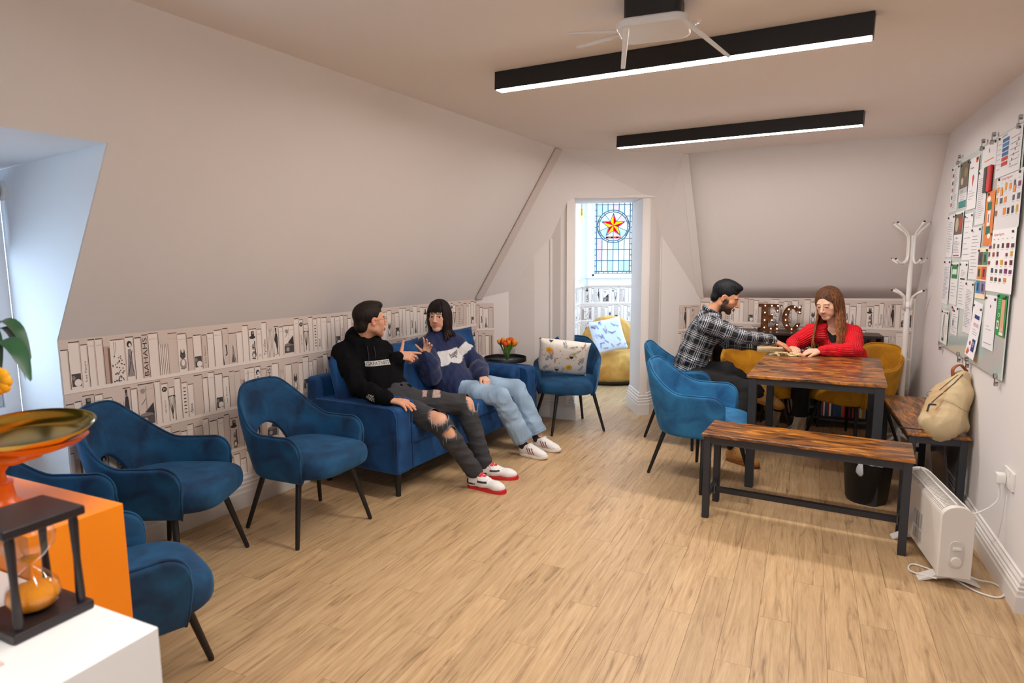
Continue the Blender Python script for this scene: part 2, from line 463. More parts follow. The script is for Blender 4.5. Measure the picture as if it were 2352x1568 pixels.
# passage: left jamb, right jamb, soffit
pb.slab([tuple(g(Q[4])), (0.66, 6.45, 0), (0.66, 6.45, 2.08), tuple(Q[4])], (-0.06, 0, 0))
pb.slab([tuple(g(S[0])), (1.225, 6.40, 0), (1.225, 6.40, 2.08), tuple(S[0])], (0.06, 0.0, 0))
pb.slab([tuple(g(S[0])), tuple(g(S[1])), tuple(S[1]), tuple(S[0])], (0, 0.05, 0))
pb.slab([(0.5, 5.80, 2.078), (1.40, 6.0, 2.09), (1.40, 6.47, 2.09), (0.5, 6.47, 2.078)], (0, 0, 0.05))
struct(build('wall_doorway', pb, M_wall))
wn3 = Vector((wn.x, wn.y, 0))
C3x = C3+(C3-C2).normalized()*0.12; C3x.z = C3.z
T3x = Vector(T3)+(T3-T2).normalized()*0.12
wb = MB(); wb.slab([tuple(g(C2)), tuple(g(C3x)), tuple(C3x), tuple(C2)], tuple(wn3*TH))
ng = 10; wb2 = MB(); vs = []; fs = []
for j in range(ng+1):
    for i in range(ng+1):
        a = C2.lerp(C3x, i/ng); b = Vector(T2).lerp(T3x, i/ng); b.z += 0.004; vs.append(tuple(a.lerp(b, j/ng)))
for j in range(ng):
    for i in range(ng): q_ = j*(ng+1)+i; fs.append((q_, q_+1, q_+ng+2, q_+ng+1))
wf_ = struct(build('wall_far', wb, M_wall))
sl = struct(build('wall_far_slope', MB().add(vs, fs), M_wall, smooth=True))
md = sl.modifiers.new('t', 'SOLIDIFY'); md.thickness = 0.06; md.offset = -1
if sl.data.polygons[0].normal.y > 0: sl.data.flip_normals()
Epos = Vector((2.172, 2.498, 0)); RC = PR+UR*2.60
Eo = Vector((4.6, 1.38, 0))
wall('wall_right', [([Epos, g(RC), g(RC, 1.16), cz(RC.x-0.06, RC.y-0.13)+Vector((0, 0, 0.1)), cz(*Epos[:2])+Vector((0, 0, 0.03))], oR),
                    ([Epos, Epos+Vector((2.6, -1.2, 0)), Epos+Vector((2.6, -1.2, 2.5)), Epos+ZUP*2.5], (0.418, 0.9084, 0))], M_wallw)
wall('wall_front', [([(-6, -2.4, 0), (5.2, -2.4, 0), (5.2, -2.4, 1.0), (-6, -2.4, 1.0)], (0, -1, 0)), ([(-6, -2.4, 2.1), (5.2, -2.4, 2.1), (5.2, -2.4, 2.6), (-6, -2.4, 2.6)], (0, -1, 0)),
                    ([(-6, -2.4, 1.0), (-0.5, -2.4, 1.0), (-0.5, -2.4, 2.1), (-6, -2.4, 2.1)], (0, -1, 0)), ([(0.5, -2.4, 1.0), (5.2, -2.4, 1.0), (5.2, -2.4, 2.1), (0.5, -2.4, 2.1)], (0, -1, 0)),  # gap is a window opening behind the camera, added for fill daylight
                    ([(4.8, -2.4, 0), (4.8, 2.0, 0), (4.8, 2.0, 2.6), (4.8, -2.4, 2.6)], (1, 0, 0))])
cp = [(-5.2, -2.6), (5.2, -2.6), (5.2, 4.6), (3.7, 5.2), (2.0, 6.0), (0.9, 6.3), (-1.0, 5.9), (-3.2, 3.0)]
cb = MB(); n_ = len(cp)
cb.v = [(x, y, ceilz(x, y)) for x, y in cp]+[(x, y, ceilz(x, y)+0.1) for x, y in cp]
cb.f = [tuple(range(n_-1, -1, -1)), tuple(range(n_, 2*n_))]+[(i, (i+1) % n_, n_+(i+1) % n_, n_+i) for i in range(n_)]
cb.c = [None]*len(cb.f); cb.m = [0]*len(cb.f)
struct(build('ceiling', cb, M_ceil))

# rib mouldings up the slopes, corner beads by the doorway
def strip(name, a, b, wdt, side, nrm, th=0.018, m=M_wall):
    a, b, side, nrm = Vector(a), Vector(b), Vector(side).normalized(), Vector(nrm).normalized()
    pts = [a-side*wdt/2, a+side*wdt/2, b+side*wdt/2, b-side*wdt/2]
    return struct(build(name, MB().slab([tuple(p-nrm*0.01) for p in pts], tuple(nrm*(th+0.01))), m, bevel=0.003))
def triN(a, b, c):
    n = (Vector(b)-Vector(a)).cross(Vector(c)-Vector(a)).normalized(); return n if n.y < 0 else -n
d1 = (T1-C1).normalized(); n1 = (-slopeN+triN(T1, C1, Q[0])).normalized(); s1 = d1.cross(n1)
strip('trim_1', C1+Vector((0.03, -0.02, 0)), T1+Vector((0.02, -0.01, -0.01)), 0.075, s1, n1, 0.006, m=mat('rib_paint', 'dacdc6', 0.8))
d2 = (T2-C2).normalized(); n2 = (triN(T2, S[3], C2)+triN(T2, C2, C3)).normalized(); s2 = d2.cross(n2)
strip('trim_2', C2, T2, 0.075, s2, n2, 0.008, m=M_wall)
for k, (p, nn) in enumerate(((Q[2], (-0.4, -1, 0)), (S[3], (-0.75, -0.6, 0)))):
    strip('trim_%d' % (k+3), g(p, 0.28), g(p, p.z-0.02), 0.018, (1, -0.2, 0), nn, 0.012, M_trim)

# moulded skirting: profile swept along a polyline of floor points (left side = room)
PROF = [(0, 0), (0.030, 0), (0.030, 0.10), (0.026, 0.112), (0.026, 0.135), (0.020, 0.142), (0.023, 0.158), (0.015, 0.165), (0.017, 0.185), (0.009, 0.20), (0.009, 0.215), (0, 0.22)]
def skirting(name, pts, hs=1.0, m=M_trim, prof=PROF):
    b = MB(); P = [Vector((p[0], p[1], 0)) for p in pts]; K = len(prof)
    for i, p in enumerate(P):
        dirs = []
        if i > 0: dirs.append((p-P[i-1]).normalized())
        if i < len(P)-1: dirs.append((P[i+1]-p).normalized())
        ns = [Vector((d.y, -d.x, 0)) for d in dirs]; nn = sum(ns, Vector()).normalized(); k = 1/max(0.4, nn.dot(ns[0]))
        for dx, z in prof: b.v.append(tuple(p+nn*dx*k+ZUP*z*hs))
    for i in range(len(P)-1):
        for k in range(K):
            l = (k+1) % K; b.f.append((i*K+k, i*K+l, (i+1)*K+l, (i+1)*K+k))
    b.f += [tuple(range(K)), tuple(range((len(P)-1)*K, len(P)*K))[::-1]]
    b.c = [None]*len(b.f); b.m = [0]*len(b.f)
    return struct(build(name, b, m))
skirting('baseboard_left', [A(D1, -0.03), C1], 0.95)
skirting('baseboard_doorway_left', [C1, Q[0], Q[1], Q[2], Q[3], Q[4], (0.66, 6.45)], 1.0)
skirting('baseboard_doorway_right', [(1.225, 6.40), S[0], S[1], S[2], S[3], C2], 1.0)
skirting('baseboard_far', [C2, C3], 0.9)
skirting('baseboard_right', [RC, Epos, Epos+Vector((1.6, -0.736, 0))], 0.72)
skirting('baseboard_dormer', [A(D2, -0.03), A(D2, DD), A(D1, DD), A(D1, -0.03)], 0.95)

# wallpaper: flat print of book shelves -------------------------------------
INK = '3b3638'
def bookpaper(Wd, H, seed, cool=False, clip=None):
    r = random.Random(seed); s = Sheet()
    base, lite, mid, dk, gapc = ('dccbc0', 'f2e6dd', 'c4aa9a', '7a5c4c', '47342b') if not cool else ('d3d6e2', 'e8ebf5', 'bcc1d2', '7d86a0', '555f7d')
    s.rect(0, 0, Wd, H, base, 0)
    pitch = 0.262; row = 0; top = H
    motifs = ['p', 'pic', 'script', 'p', 'p', 'shade', 'lace', 'girl', 'p', 'BAH', 'w', 'thin', 'w', 'cat', 'p', 'pic', 'script', 'p', 'w', 'J', 'eiffel', 'p', 'p', 'hat', 'p', 'tyr', 'thin', 'tails', 'p', 'gram', 'p', 'M', 'flower', 'p', 'lines', 'u', 'w', 'p']
    while top > 0.02:
        bot = top-pitch
        s.rect(0, max(0, bot), Wd, max(0, bot)+0.018 if bot > 0 else 0.001, lite, 1)
        if bot > 0:
            s.rect(0, bot-0.003, Wd, bot, mid, 1)
        y0 = bot+0.018
        x = -r.random()*0.05; k = (row*21+(seed-1)*7) % len(motifs)
        while x < Wd:
            mt = motifs[k % len(motifs)]; k += 1
            bw = {'lace': 0.075, 'gram': 0.09, 'w': 0.055, 'hat': 0.058, 'girl': 0.045, 'eiffel': 0.055, 'pic': 0.052, 'cat': 0.055, 'shade': 0.03, 'thin': 0.05}.get(mt, 0.034+r.random()*0.01)
            bh = pitch-0.018-0.012-r.random()*0.05
            x1 = x+bw-0.002
            if x1 > Wd: break
            xa = max(0, x)
            if y0+bh > 0.02 and xa < x1:
                yb = max(0.0, y0); yt = y0+bh
                if mt == 'shade':
                    s.rect(xa, yb, x1, yt-0.03, mid, 1); s.rect(x1-0.010, yb, x1, yt-0.04, dk, 2)
                elif mt == 'thin':
                    for q in range(5):
                        xx = xa+q*0.01; s.rect(xx, yb, xx+0.007, yt-0.02*(q % 2)-0.03, lite, 1); s.rect(xx+0.007, yb, xx+0.0092, yt-0.03, dk, 2)
                else:
                    s.rect(xa, yb, x1, yt, lite if r.random() < 0.75 else base, 1)
                    s.rect(x1-0.006, yb, x1-0.002, yt, base, 2)
                    s.rect(x1-0.0015, yb, x1+0.0015, yt-0.004, dk if r.random() < 0.6 else mid, 2)
                    s.rect(xa+0.002, yt-0.001, x1, yt+0.004, gapc if r.random() < 0.5 else dk, 2)
                    if r.random() < 0.3: s.rect(xa+0.004, yt-0.03, x1-0.007, yt-0.028, mid, 2)
                if yb > y0+0.001: x = x1+0.002; continue
                cx = (xa+x1)/2-0.002; w = x1-xa
                if w > bw*0.7:
                    if mt == 'pic':
                        s.rect(xa+0.003, yb+0.012, x1-0.006, yb+0.075, '4d4748', 3); s.ell(cx+0.006, yb+0.03, 0.016, 0.018, lite, 4); s.ell(cx-0.012, yb+0.055, 0.008, 0.012, '8b8382', 4)
                    elif mt == 'script':
                        s.text('Les fleurs', cx+0.006, yb+0.03, 0.010, dk, 3, math.pi/2, 0.10)
                    elif mt == 'lace':
                        for q in range(46):
                            a, b = r.random(), r.random()**1.8; s.ell(xa+0.006+a*(w-0.016), yb+0.006+b*0.13, 0.0042, 0.0042, '8a8284' if q % 2 else '6a6466', 3, 6)
                        s.line([(xa+0.018, yt-0.01), (xa+0.018, yt-0.08)], 0.0015, dk, 3); s.line([(xa+0.026, yt-0.01), (xa+0.026, yt-0.07)], 0.0015, dk, 3)
                    elif mt == 'girl':
                        s.ell(cx, yt-0.035, 0.013, 0.017, INK, 3); s.ell(cx+0.002, yt-0.04, 0.006, 0.010, lite, 4)
                        s.poly([(cx-0.008, yt-0.06), (cx+0.008, yt-0.06), (cx+0.017, yb+0.02), (cx-0.019, yb+0.02)], '9b9292', 3)
                        s.line([(cx-0.014, yb+0.03), (cx+0.012, yt-0.07)], 0.003, INK, 4); s.line([(cx+0.015, yb+0.03), (cx-0.004, yt-0.09)], 0.002, INK, 4)
                    elif mt == 'BAH':
                        s.text('BAHAHS', cx+0.012, yb+0.01, 0.024, INK, 3, math.pi/2, bh*0.9)
                    elif mt == 'tyr':
                        s.text('Tyrolien', cx+0.008, yb+0.02, 0.018, INK, 3, math.pi/2, 0.10); s.ell(xa-0.02, yb+0.025, 0.008, 0.008, dk, 3); s.ell(xa-0.02, yb+0.025, 0.006, 0.006, lite, 4)
                    elif mt == 'cat':
                        s.ell(cx, yb+0.045, 0.019, 0.03, '9d9594', 3); s.ell(cx, yb+0.09, 0.016, 0.018, '57504f', 3)
                        s.poly([(cx-0.014, yb+0.10), (cx-0.004, yb+0.104), (cx-0.010, yb+0.13)], INK, 4); s.poly([(cx+0.014, yb+0.10), (cx+0.004, yb+0.104), (cx+0.010, yb+0.13)], INK, 4)
                        s.ell(cx, yb+0.05, 0.011, 0.018, lite, 4); s.line([(cx-0.018, yb+0.02), (cx, yb+0.015), (cx+0.018, yb+0.024)], 0.003, INK, 4)
                    elif mt == 'J':
                        s.text('J', cx-0.006, yb+0.07, 0.05, INK, 3, 0.1); s.poly([(xa-0.004, yb), (xa+0.004, yb), (xa-0.003, yb+0.07)], gapc, 3)
                    elif mt == 'eiffel':
                        s.poly([(cx-0.019, yb+0.008), (cx-0.012, yb+0.008), (cx-0.002, yb+0.06), (cx, yb+0.12), (cx+0.002, yb+0.06), (cx+0.012, yb+0.008), (cx+0.019, yb+0.008), (cx+0.005, yb+0.06), (cx+0.001, yb+0.125), (cx-0.001, yb+0.125), (cx-0.005, yb+0.06)][:6], '6a6466', 3)
                        s.line([(cx-0.012, yb+0.03), (cx+0.012, yb+0.03)], 0.003, '6a6466', 3); s.line([(cx+0.016, yb+0.008), (cx+0.001, yb+0.11)], 0.004, '6a6466', 3)
                    elif mt == 'hat':
                        s.ell(cx-0.002, yt-0.05, 0.022, 0.010, INK, 3, a0=0.3); s.rect(cx-0.010, yt-0.045, cx+0.012, yt-0.012, INK, 3); s.rect(cx-0.004, yt-0.03, cx+0.010, yt-0.015, '8b8382', 4)
                        s.ell(cx+0.004, yb+0.085, 0.013, 0.02, 'a39a99', 3); s.line([(cx+0.012, yb+0.12), (cx+0.016, yb+0.03)], 0.007, INK, 3); s.ell(cx+0.002, yb+0.08, 0.006, 0.004, INK, 4)
                        s.ell(cx+0.006, yb+0.035, 0.016, 0.022, '7d7675', 3); s.ell(cx+0.004, yb+0.03, 0.008, 0.012, lite, 4); s.line([(cx-0.01, yb+0.012), (cx+0.016, yb+0.008)], 0.005, INK, 4)
                    elif mt == 'tails':
                        s.rect(cx-0.006, yt-0.026, cx+0.005, yt-0.006, INK, 3); s.ell(cx, yt-0.033, 0.006, 0.010, '77706f', 4)
                        s.poly([(cx-0.015, yb+0.11), (cx-0.006, yt-0.043), (cx+0.008, yt-0.043), (cx+0.012, yb+0.12), (cx+0.012, yb+0.045), (cx+0.004, yb+0.07), (cx-0.008, yb+0.09)], INK, 3)
                        s.line([(cx, yb+0.08), (cx+0.010, yb+0.014)], 0.007, '4d4748', 3); s.line([(cx-0.012, yb+0.015), (cx+0.012, yb+0.015)], 0.003, dk, 3)
                    elif mt == 'gram':
                        s.rect(xa+0.004, yb+0.012, x1-0.008, yb+0.06, '5a5354', 3); s.ell(cx-0.004, yb+0.066, 0.034, 0.010, '8b8382', 4); s.ell(cx-0.012, yb+0.036, 0.014, 0.014, 'b5acab', 4)
                        s.poly([(cx-0.010, yb+0.08), (cx+0.036, yb+0.125), (cx+0.038, yb+0.06), (cx+0.010, yb+0.07)], INK, 4); s.ell(cx-0.016, yt-0.035, 0.012, 0.014, '9b9292', 3); s.line([(cx-0.028, yb+0.12), (cx-0.004, yb+0.15)], 0.003, INK, 3)
                        s.line([(cx, yb+0.012), (cx, yt-0.012)], 0.0015, dk, 5)
                    elif mt == 'M':
                        s.ell(cx, yt-0.03, 0.0145, 0.0145, INK, 3); s.text('M', cx-0.007, yt-0.036, 0.013, lite, 4); s.text('LES MOTS', cx+0.004, yb+0.05, 0.008, dk, 3, math.pi/2, 0.07)
                    elif mt == 'flower':
                        for q in range(7):
                            a = -0.7+q*0.24; s.line([(cx, yb+0.03), (cx+0.10*math.sin(a)*0.2, yb+0.085), (cx+0.02*math.sin(a*2.1), yb+0.12+0.02*math.cos(a))], 0.0016, '57504f', 3); s.ell(cx+0.018*math.sin(a*2.2), yb+0.12+0.02*math.cos(a), 0.004, 0.004, INK, 4, 6)
                        s.line([(cx, yb+0.01), (cx, yb+0.09)], 0.004, '57504f', 3)
                    elif mt == 'lines':
                        for q in range(8): s.line([(cx-0.006, yb+0.03+q*0.02), (cx+0.008, yb+0.03+q*0.02)], 0.006, INK, 3)
                    elif mt == 'u':
                        s.text('deux', cx+0.008, yb+0.02, 0.02, INK, 3, math.pi/2, 0.055)
            x = x1+0.002
        top = bot; row += 1
    if clip:
        out = []
        for pts, col, ly in s.p:
            for (px, py, nx, ny) in clip:
                if len(pts) >= 3: pts = poly_clip(pts, (px, py), (nx, ny))
            if len(pts) >= 3: out.append((pts, col, ly))
        s.p = out
    return s
lw = (C1-C0).length
wl = bpy.data.objects['wall_left']
for o_, L_, H_, e_, n_, sd, par, cool in (
        (g(C0, 0.19), lw, KZ-0.19, UL, NL, 1, 'wall_left', 0),
        (g(C2, 0.19), (g(C3)-g(C2)).length, KZ-0.20, (g(C3)-g(C2)).normalized(), -wn, 5, 'wall_far', 0)):
    sh = bookpaper(L_, H_, sd)
    if par == 'wall_left': fn = planefn(o_+UL*0+NL*0.001, (C1-C0-ZUP*(C1-C0).z).normalized(), ZUP, NL)
    else: fn = planefn(o_-wn*0.001, e_, ZUP, -wn)
    build('wallpaper', sh.mb(fn), M_print, bpy.data.objects[par])
# narrow offcuts that turn the corners beside the ribs
sh = bookpaper(0.17, 0.90, 9); e_ = (g(Q[0])-g(C1)).normalized(); nn = Vector((e_.y, -e_.x, 0))
build('wallpaper', sh.mb(planefn(g(C1, 0.2)+nn*0.001, e_, ZUP, nn)), M_print, bpy.data.objects['wall_doorway'])
e_ = (g(C2)-g(S[3])).normalized(); nn = Vector((e_.y, -e_.x, 0))
sh = bookpaper(0.25, 0.85, 10); L_ = (g(C2)-g(S[3])).length
build('wallpaper', sh.mb(planefn(g(C2, 0.2)-e_*0.25+nn*0.001, e_, ZUP, nn)), M_print, bpy.data.objects['wall_doorway'])

# turret room beyond the doorway ---------------------------------------------
TY = 9.2
tw = MB()
# window wall with opening
wx0, wx1, wz0, wz1 = 1.18, 1.80, 1.28, 2.50
tw.slab([(0.9, TY, 0), (2.6, TY, 0), (2.6, TY, wz0), (0.9, TY, wz0)], (0, TH, 0))
tw.slab([(0.9, TY, wz1), (2.6, TY, wz1), (2.6, TY, 2.8), (0.9, TY, 2.8)], (0, TH, 0))
tw.slab([(wx1, TY, wz0), (2.6, TY, wz0), (2.6, TY, wz1), (wx1, TY, wz1)], (0, TH, 0))
tw.slab([(1.02, TY, wz0), (wx0, TY, wz0), (wx0, TY, wz1), (1.02, TY, wz1)], (0, TH, 0))
# left facet below and around its window
fa, fb_ = Vector((1.02, TY, 0)), Vector((0.42, 7.4, 0)); fd = (fb_-fa).normalized(); fo = Vector((-abs(fd.y), abs(fd.x), 0))
def F(s, z): return tuple(fa+fd*s+ZUP*z)
FL = (fb_-fa).length
tw.slab([F(0, 0), F(FL, 0), F(FL, 1.16), F(0, 1.16)], tuple(fo*TH))
tw.slab([F(0, 2.45), F(FL, 2.45), F(FL, 2.8), F(0, 2.8)], tuple(fo*TH))
tw.slab([F(0, 1.16), F(0.08, 1.16), F(0.08, 2.45), F(0, 2.45)], tuple(fo*TH))
tw.slab([F(1.3, 1.16), F(FL, 1.16), F(FL, 2.45), F(1.3, 2.45)], tuple(fo*TH))
tw.slab([tuple(fb_), (0.60, 6.45, 0), (0.60, 6.45, 2.8), tuple(fb_+ZUP*2.8)], (-TH, 0, 0))
tw.slab([(2.6, TY, 0), (2.6, 7.0, 0), (2.6, 7.0, 1.1), (2.6, TY, 1.1)], (TH, 0, 0))
tw.slab([(2.6, TY, 2.45), (2.6, 7.0, 2.45), (2.6, 7.0, 2.8), (2.6, TY, 2.8)], (TH, 0, 0))  # open band in the hidden side wall, an added window for more daylight
tw.slab([(2.6, 7.0, 0), (1.26, 6.46, 0), (1.26, 6.46, 2.8), (2.6, 7.0, 2.8)], (0.0, -0.05, 0))
tw.slab([(0.2, 6.42, 2.6), (2.8, 6.42, 2.6), (2.8, 9.4, 2.6), (0.2, 9.4, 2.6)], (0, 0, 0.1))
struct(build('wall_turret', tw, M_dorm))
skirting('baseboard_turret', [(1.02, TY), (2.6, TY)], 0.9)
sh = bookpaper(1.58, 0.94, 4)
build('wallpaper', sh.mb(planefn((1.02, TY-0.002, 0.2), (1, 0, 0), ZUP, (0, -1, 0))), M_print, bpy.data.objects['wall_turret'])
sh = bookpaper(FL, 0.94, 6)
build('wallpaper', sh.mb(planefn(fb_-fo*0.002+ZUP*0.2, -fd, ZUP, -fo)), M_print, bpy.data.objects['wall_turret'])
# side window of the turret
w3 = MB()
for a, b, z0, z1 in ((0.08, 0.16, 1.16, 2.45), (1.22, 1.3, 1.16, 2.45), (0.08, 1.3, 1.16, 1.24), (0.08, 1.3, 2.38, 2.45), (0.62, 0.68, 1.2, 2.4)):
    w3.slab([F(a, z0), F(b, z0), F(b, z1), F(a, z1)], tuple(fo*0.06))
w3.slab([F(-0.02, 1.13), F(1.36, 1.13), F(1.36, 1.17), F(-0.02, 1.17)], tuple(-fo*0.05))
w3o = struct(build('window_3', w3, M_frame, bevel=0.004))
for a, b in ((0.16, 0.62), (0.68, 1.22)):
    build('pane', MB().slab([F(a, 1.24), F(b, 1.24), F(b, 2.38), F(a, 2.38)], tuple(fo*0.004)), M_glass, w3o)

# stained glass window
w2 = MB(); yy = TY
for x0, x1, z0, z1 in ((wx0, wx0+0.035, wz0, wz1), (wx1-0.035, wx1, wz0, wz1), (wx0, wx1, wz0, wz0+0.035), (wx0, wx1, wz1-0.03, wz1)):
    w2.box(((x0+x1)/2, yy+0.02, (z0+z1)/2), (x1-x0, 0.06, z1-z0))
w2.box(((wx0+wx1)/2, yy-0.03, wz0-0.015), (wx1-wx0+0.16, 0.09, 0.03))
w2.box(((wx0+wx1)/2, yy-0.012, wz0-0.085), (wx1-wx0+0.12, 0.03, 0.11))
w2.box((wx0-0.04, yy-0.01, (wz0+wz1)/2), (0.07, 0.03, wz1-wz0)); w2.box((wx1+0.04, yy-0.01, (wz0+wz1)/2), (0.07, 0.03, wz1-wz0))
win2 = struct(build('window_2', w2, M_frame, bevel=0.004))
gx0, gx1, gz0, gz1 = wx0+0.035, wx1-0.035, wz0+0.035, wz1-0.03
lead = MB(); M_lead = mat('lead_came', '2b5c78', 0.6)
STC = [stain('pale_glass_%d' % i, c) for i, c in enumerate(('b9b2a6', 'c0b8ab', 'b8a6aa', 'a9b4a6', 'b0adac'))]
S_red, S_yel, S_org = stain('ruby_glass', 'd21f2a'), stain('amber_glass', 'f5b516'), stain('orange_glass', 'e86a1c')
yg = yy+0.02
def pane(poly, m, name='glass_pane', th=0.003):
    build(name, MB().slab([(x, yg, z) for x, z in poly], (0, th, 0)), m, win2)
def came(a, b, w=0.005): lead.tube([(a[0], yg-0.002, a[1]), (b[0], yg-0.002, b[1])], w*1.5, 6)
bd = 0.032
cxs, czs = (gx0+gx1)/2, 2.00; RR = 0.235
for x in (gx0, gx0+bd, gx1-bd, gx1): came((x, gz0), (x, gz1))
for z in (gz0, gz0+bd): came((gx0, z), (gx1, z))
ncol, nrow = 6, 7
xs = [gx0+bd+(gx1-gx0-2*bd)*i/ncol for i in range(ncol+1)]; zs = [gz0+bd+(gz1-gz0-bd)*i/nrow for i in range(nrow+1)]
rg = random.Random(5)
def clipcircle(poly):  # keep the part of a cell outside the roundel
    return poly
for i in range(ncol):
    for j in range(nrow):
        x0, x1, z0, z1 = xs[i], xs[i+1], zs[j], zs[j+1]
        cs = [(x0, z0), (x1, z0), (x1, z1), (x0, z1)]
        ins = [math.hypot(x-cxs, z-czs) < RR for x, z in cs]
        if all(ins): continue
        poly = []
        for k in range(4):
            a, b = cs[k], cs[(k+1) % 4]
            if not ins[k]: poly.append(a)
            if ins[k] != ins[(k+1) % 4]:
                lo, hi = 0.0, 1.0
                for _ in range(20):
                    t = (lo+hi)/2; p = (a[0]+(b[0]-a[0])*t, a[1]+(b[1]-a[1])*t)
                    if (math.hypot(p[0]-cxs, p[1]-czs) < RR) == ins[k]: lo = t
                    else: hi = t
                poly.append(p)
        if len(poly) >= 3: pane(poly, rg.choice(STC))
        for k in (0, 3):
            a, b = (cs[0], cs[1]) if k == 0 else (cs[0], cs[3])
            for q in range(6):
                p1 = (a[0]+(b[0]-a[0])*q/6, a[1]+(b[1]-a[1])*q/6); p2 = (a[0]+(b[0]-a[0])*(q+1)/6, a[1]+(b[1]-a[1])*(q+1)/6)
                if math.hypot((p1[0]+p2[0])/2-cxs, (p1[1]+p2[1])/2-czs) > RR: came(p1, p2, 0.004)
nb = 14
for i in range(nb):
    z0, z1 = gz0+bd+(gz1-gz0-bd)*i/nb, gz0+bd+(gz1-gz0-bd)*(i+1)/nb
    for a, b in ((gx0, gx0+bd), (gx1-bd, gx1)):
        pane([(a, z0), (b, z0), (b, z1), (a, z1)], STC[(i+1) % 2]); came((a, z0), (b, z0), 0.004)
for i in range(8):
    a, b = gx0+(gx1-gx0)*i/8, gx0+(gx1-gx0)*(i+1)/8
    pane([(a, gz0), (b, gz0), (b, gz0+bd), (a, gz0+bd)], STC[i % 2]); came((a, gz0), (a, gz0+bd), 0.004)
NS = 20; RI_ = RR-0.025
for k in range(NS):
    a0, a1 = 2*math.pi*k/NS, 2*math.pi*(k+1)/NS
    P = lambda r_, a: (cxs+r_*math.sin(a), czs+r_*math.cos(a))
    pane([P(RI_, a0), P(RR, a0), P(RR, a1), P(RI_, a1)], STC[k % 2])
    came(P(RR, a0), P(RR, a1)); came(P(RI_, a0), P(RI_, a1)); came(P(RI_, a0), P(RR, a0), 0.004)
so, si = 0.178, 0.072; sc_ = (cxs, czs+0.012)
tips = [(sc_[0]+so*math.sin(2*math.pi*k/5), sc_[1]+so*math.cos(2*math.pi*k/5)) for k in range(5)]
inn = [(sc_[0]+si*math.sin(2*math.pi*(k+0.5)/5), sc_[1]+si*math.cos(2*math.pi*(k+0.5)/5)) for k in range(5)]
for k in range(5):
    pane([sc_, inn[k-1], tips[k]], S_yel, 'star_facet'); pane([sc_, tips[k], inn[k]], S_red, 'star_facet')
    came(sc_, tips[k], 0.003); came(tips[k], inn[k], 0.004); came(tips[k], inn[k-1], 0.004)
    # pale field between the points, split in two
    am = 2*math.pi*(k+0.5)/5; a0, a1 = 2*math.pi*k/5, 2*math.pi*(k+1)/5
    pm = (cxs+RI_*math.sin(am), czs+RI_*math.cos(am))
    arc0 = [(cxs+RI_*math.sin(a0+(am-a0)*q/3), czs+RI_*math.cos(a0+(am-a0)*q/3)) for q in range(4)]
    arc1 = [(cxs+RI_*math.sin(am+(a1-am)*q/3), czs+RI_*math.cos(am+(a1-am)*q/3)) for q in range(4)]
    pane([inn[k], tips[k]]+arc0, STC[(k) % 5]); pane([inn[k]]+arc1+[tips[(k+1) % 5]], STC[(k+2) % 5]); came(inn[k], pm, 0.003)
for k in range(6):
    x0 = cxs-0.11+k*0.037
    build('torse_piece', MB().slab([(x0, yg-0.004, czs-0.172), (x0+0.037, yg-0.004, czs-0.172), (x0+0.040, yg-0.004, czs-0.145), (x0+0.003, yg-0.004, czs-0.145)], (0, 0.003, 0)), S_yel if k % 2 else S_red, win2)
build('lead_came', lead, M_lead, win2)

# dormer sash window ----------------------------------------------------------
def G(t, z, d=DD): return tuple(A(t, d, z))
ta, tb = D1-0.004, D2+0.004; z0, z1 = 0.74, 1.96
wf = MB()
for a, b, c0, c1, dd in ((ta, ta-0.07, z0, z1, 0), (tb+0.07, tb, z0, z1, 0), (ta, tb, z0, z0+0.05, 0), (ta, tb, z1-0.06, z1, 0)):
    wf.slab([G(a, c0), G(b, c0), G(b, c1), G(a, c1)], tuple(-NL*0.10))
wf.slab([G(ta+0.03, z0-0.03, DD), G(tb-0.03, z0-0.03, DD), G(tb-0.03, z0-0.03, DD+0.07), G(ta+0.03, z0-0.03, DD+0.07)], (0, 0, 0.035))
win1 = struct(build('window_1', wf, M_frame, bevel=0.006))
def sash(name, a0, a1, c0, c1, d, w=0.05, bars=1):
    m = MB()
    for a, b, e, f in ((a0, a0-w, c0, c1), (a1+w, a1, c0, c1), (a0, a1, c0, c0+w*1.3), (a0, a1, c1-w, c1)):
        m.slab([G(a, e, d), G(b, e, d), G(b, f, d), G(a, f, d)], tuple(-NL*0.035))
    for k in range(bars):
        a = a0+(a1-a0)*(k+1)/(bars+1); m.slab([G(a+0.01, c0, d), G(a-0.01, c0, d), G(a-0.01, c1, d), G(a+0.01, c1, d)], tuple(-NL*0.03))
    o = build(name, m, M_frame, win1, bevel=0.005)
    build('pane', MB().slab([G(a0-0.02, c0+0.02, d-0.015), G(a1+0.02, c0+0.02, d-0.015), G(a1+0.02, c1-0.02, d-0.015), G(a0-0.02, c1-0.02, d-0.015)], tuple(-NL*0.004)), M_glass, o)
sash('lower_sash', ta-0.07, tb+0.07, z0+0.05, 1.34, DD-0.02)
sash('upper_sash', ta-0.07, tb+0.07, 1.30, z1-0.06, DD-0.06)
bl = MB(); bl.tube([G(ta-0.02, 1.86, DD+0.045), G(tb+0.02, 1.86, DD+0.045)], 0.032, 14)
blind = build('roller_blind', bl, mat('blind_tube', 'aab0bd', 0.6), smooth=True, auto=40)
tag(blind, 'grey rolled-up blind across the top of the dormer window', 'blind')
bs = MB(); bs.slab([G(ta-0.05, 1.86, DD+0.02), G(tb+0.05, 1.86, DD+0.02), G(tb+0.05, 1.58, DD+0.02), G(ta-0.05, 1.58, DD+0.02)], tuple(NL*0.002))
build('blind_cloth', bs, mat('blind_cloth', '8f98aa', 0.8), blind)
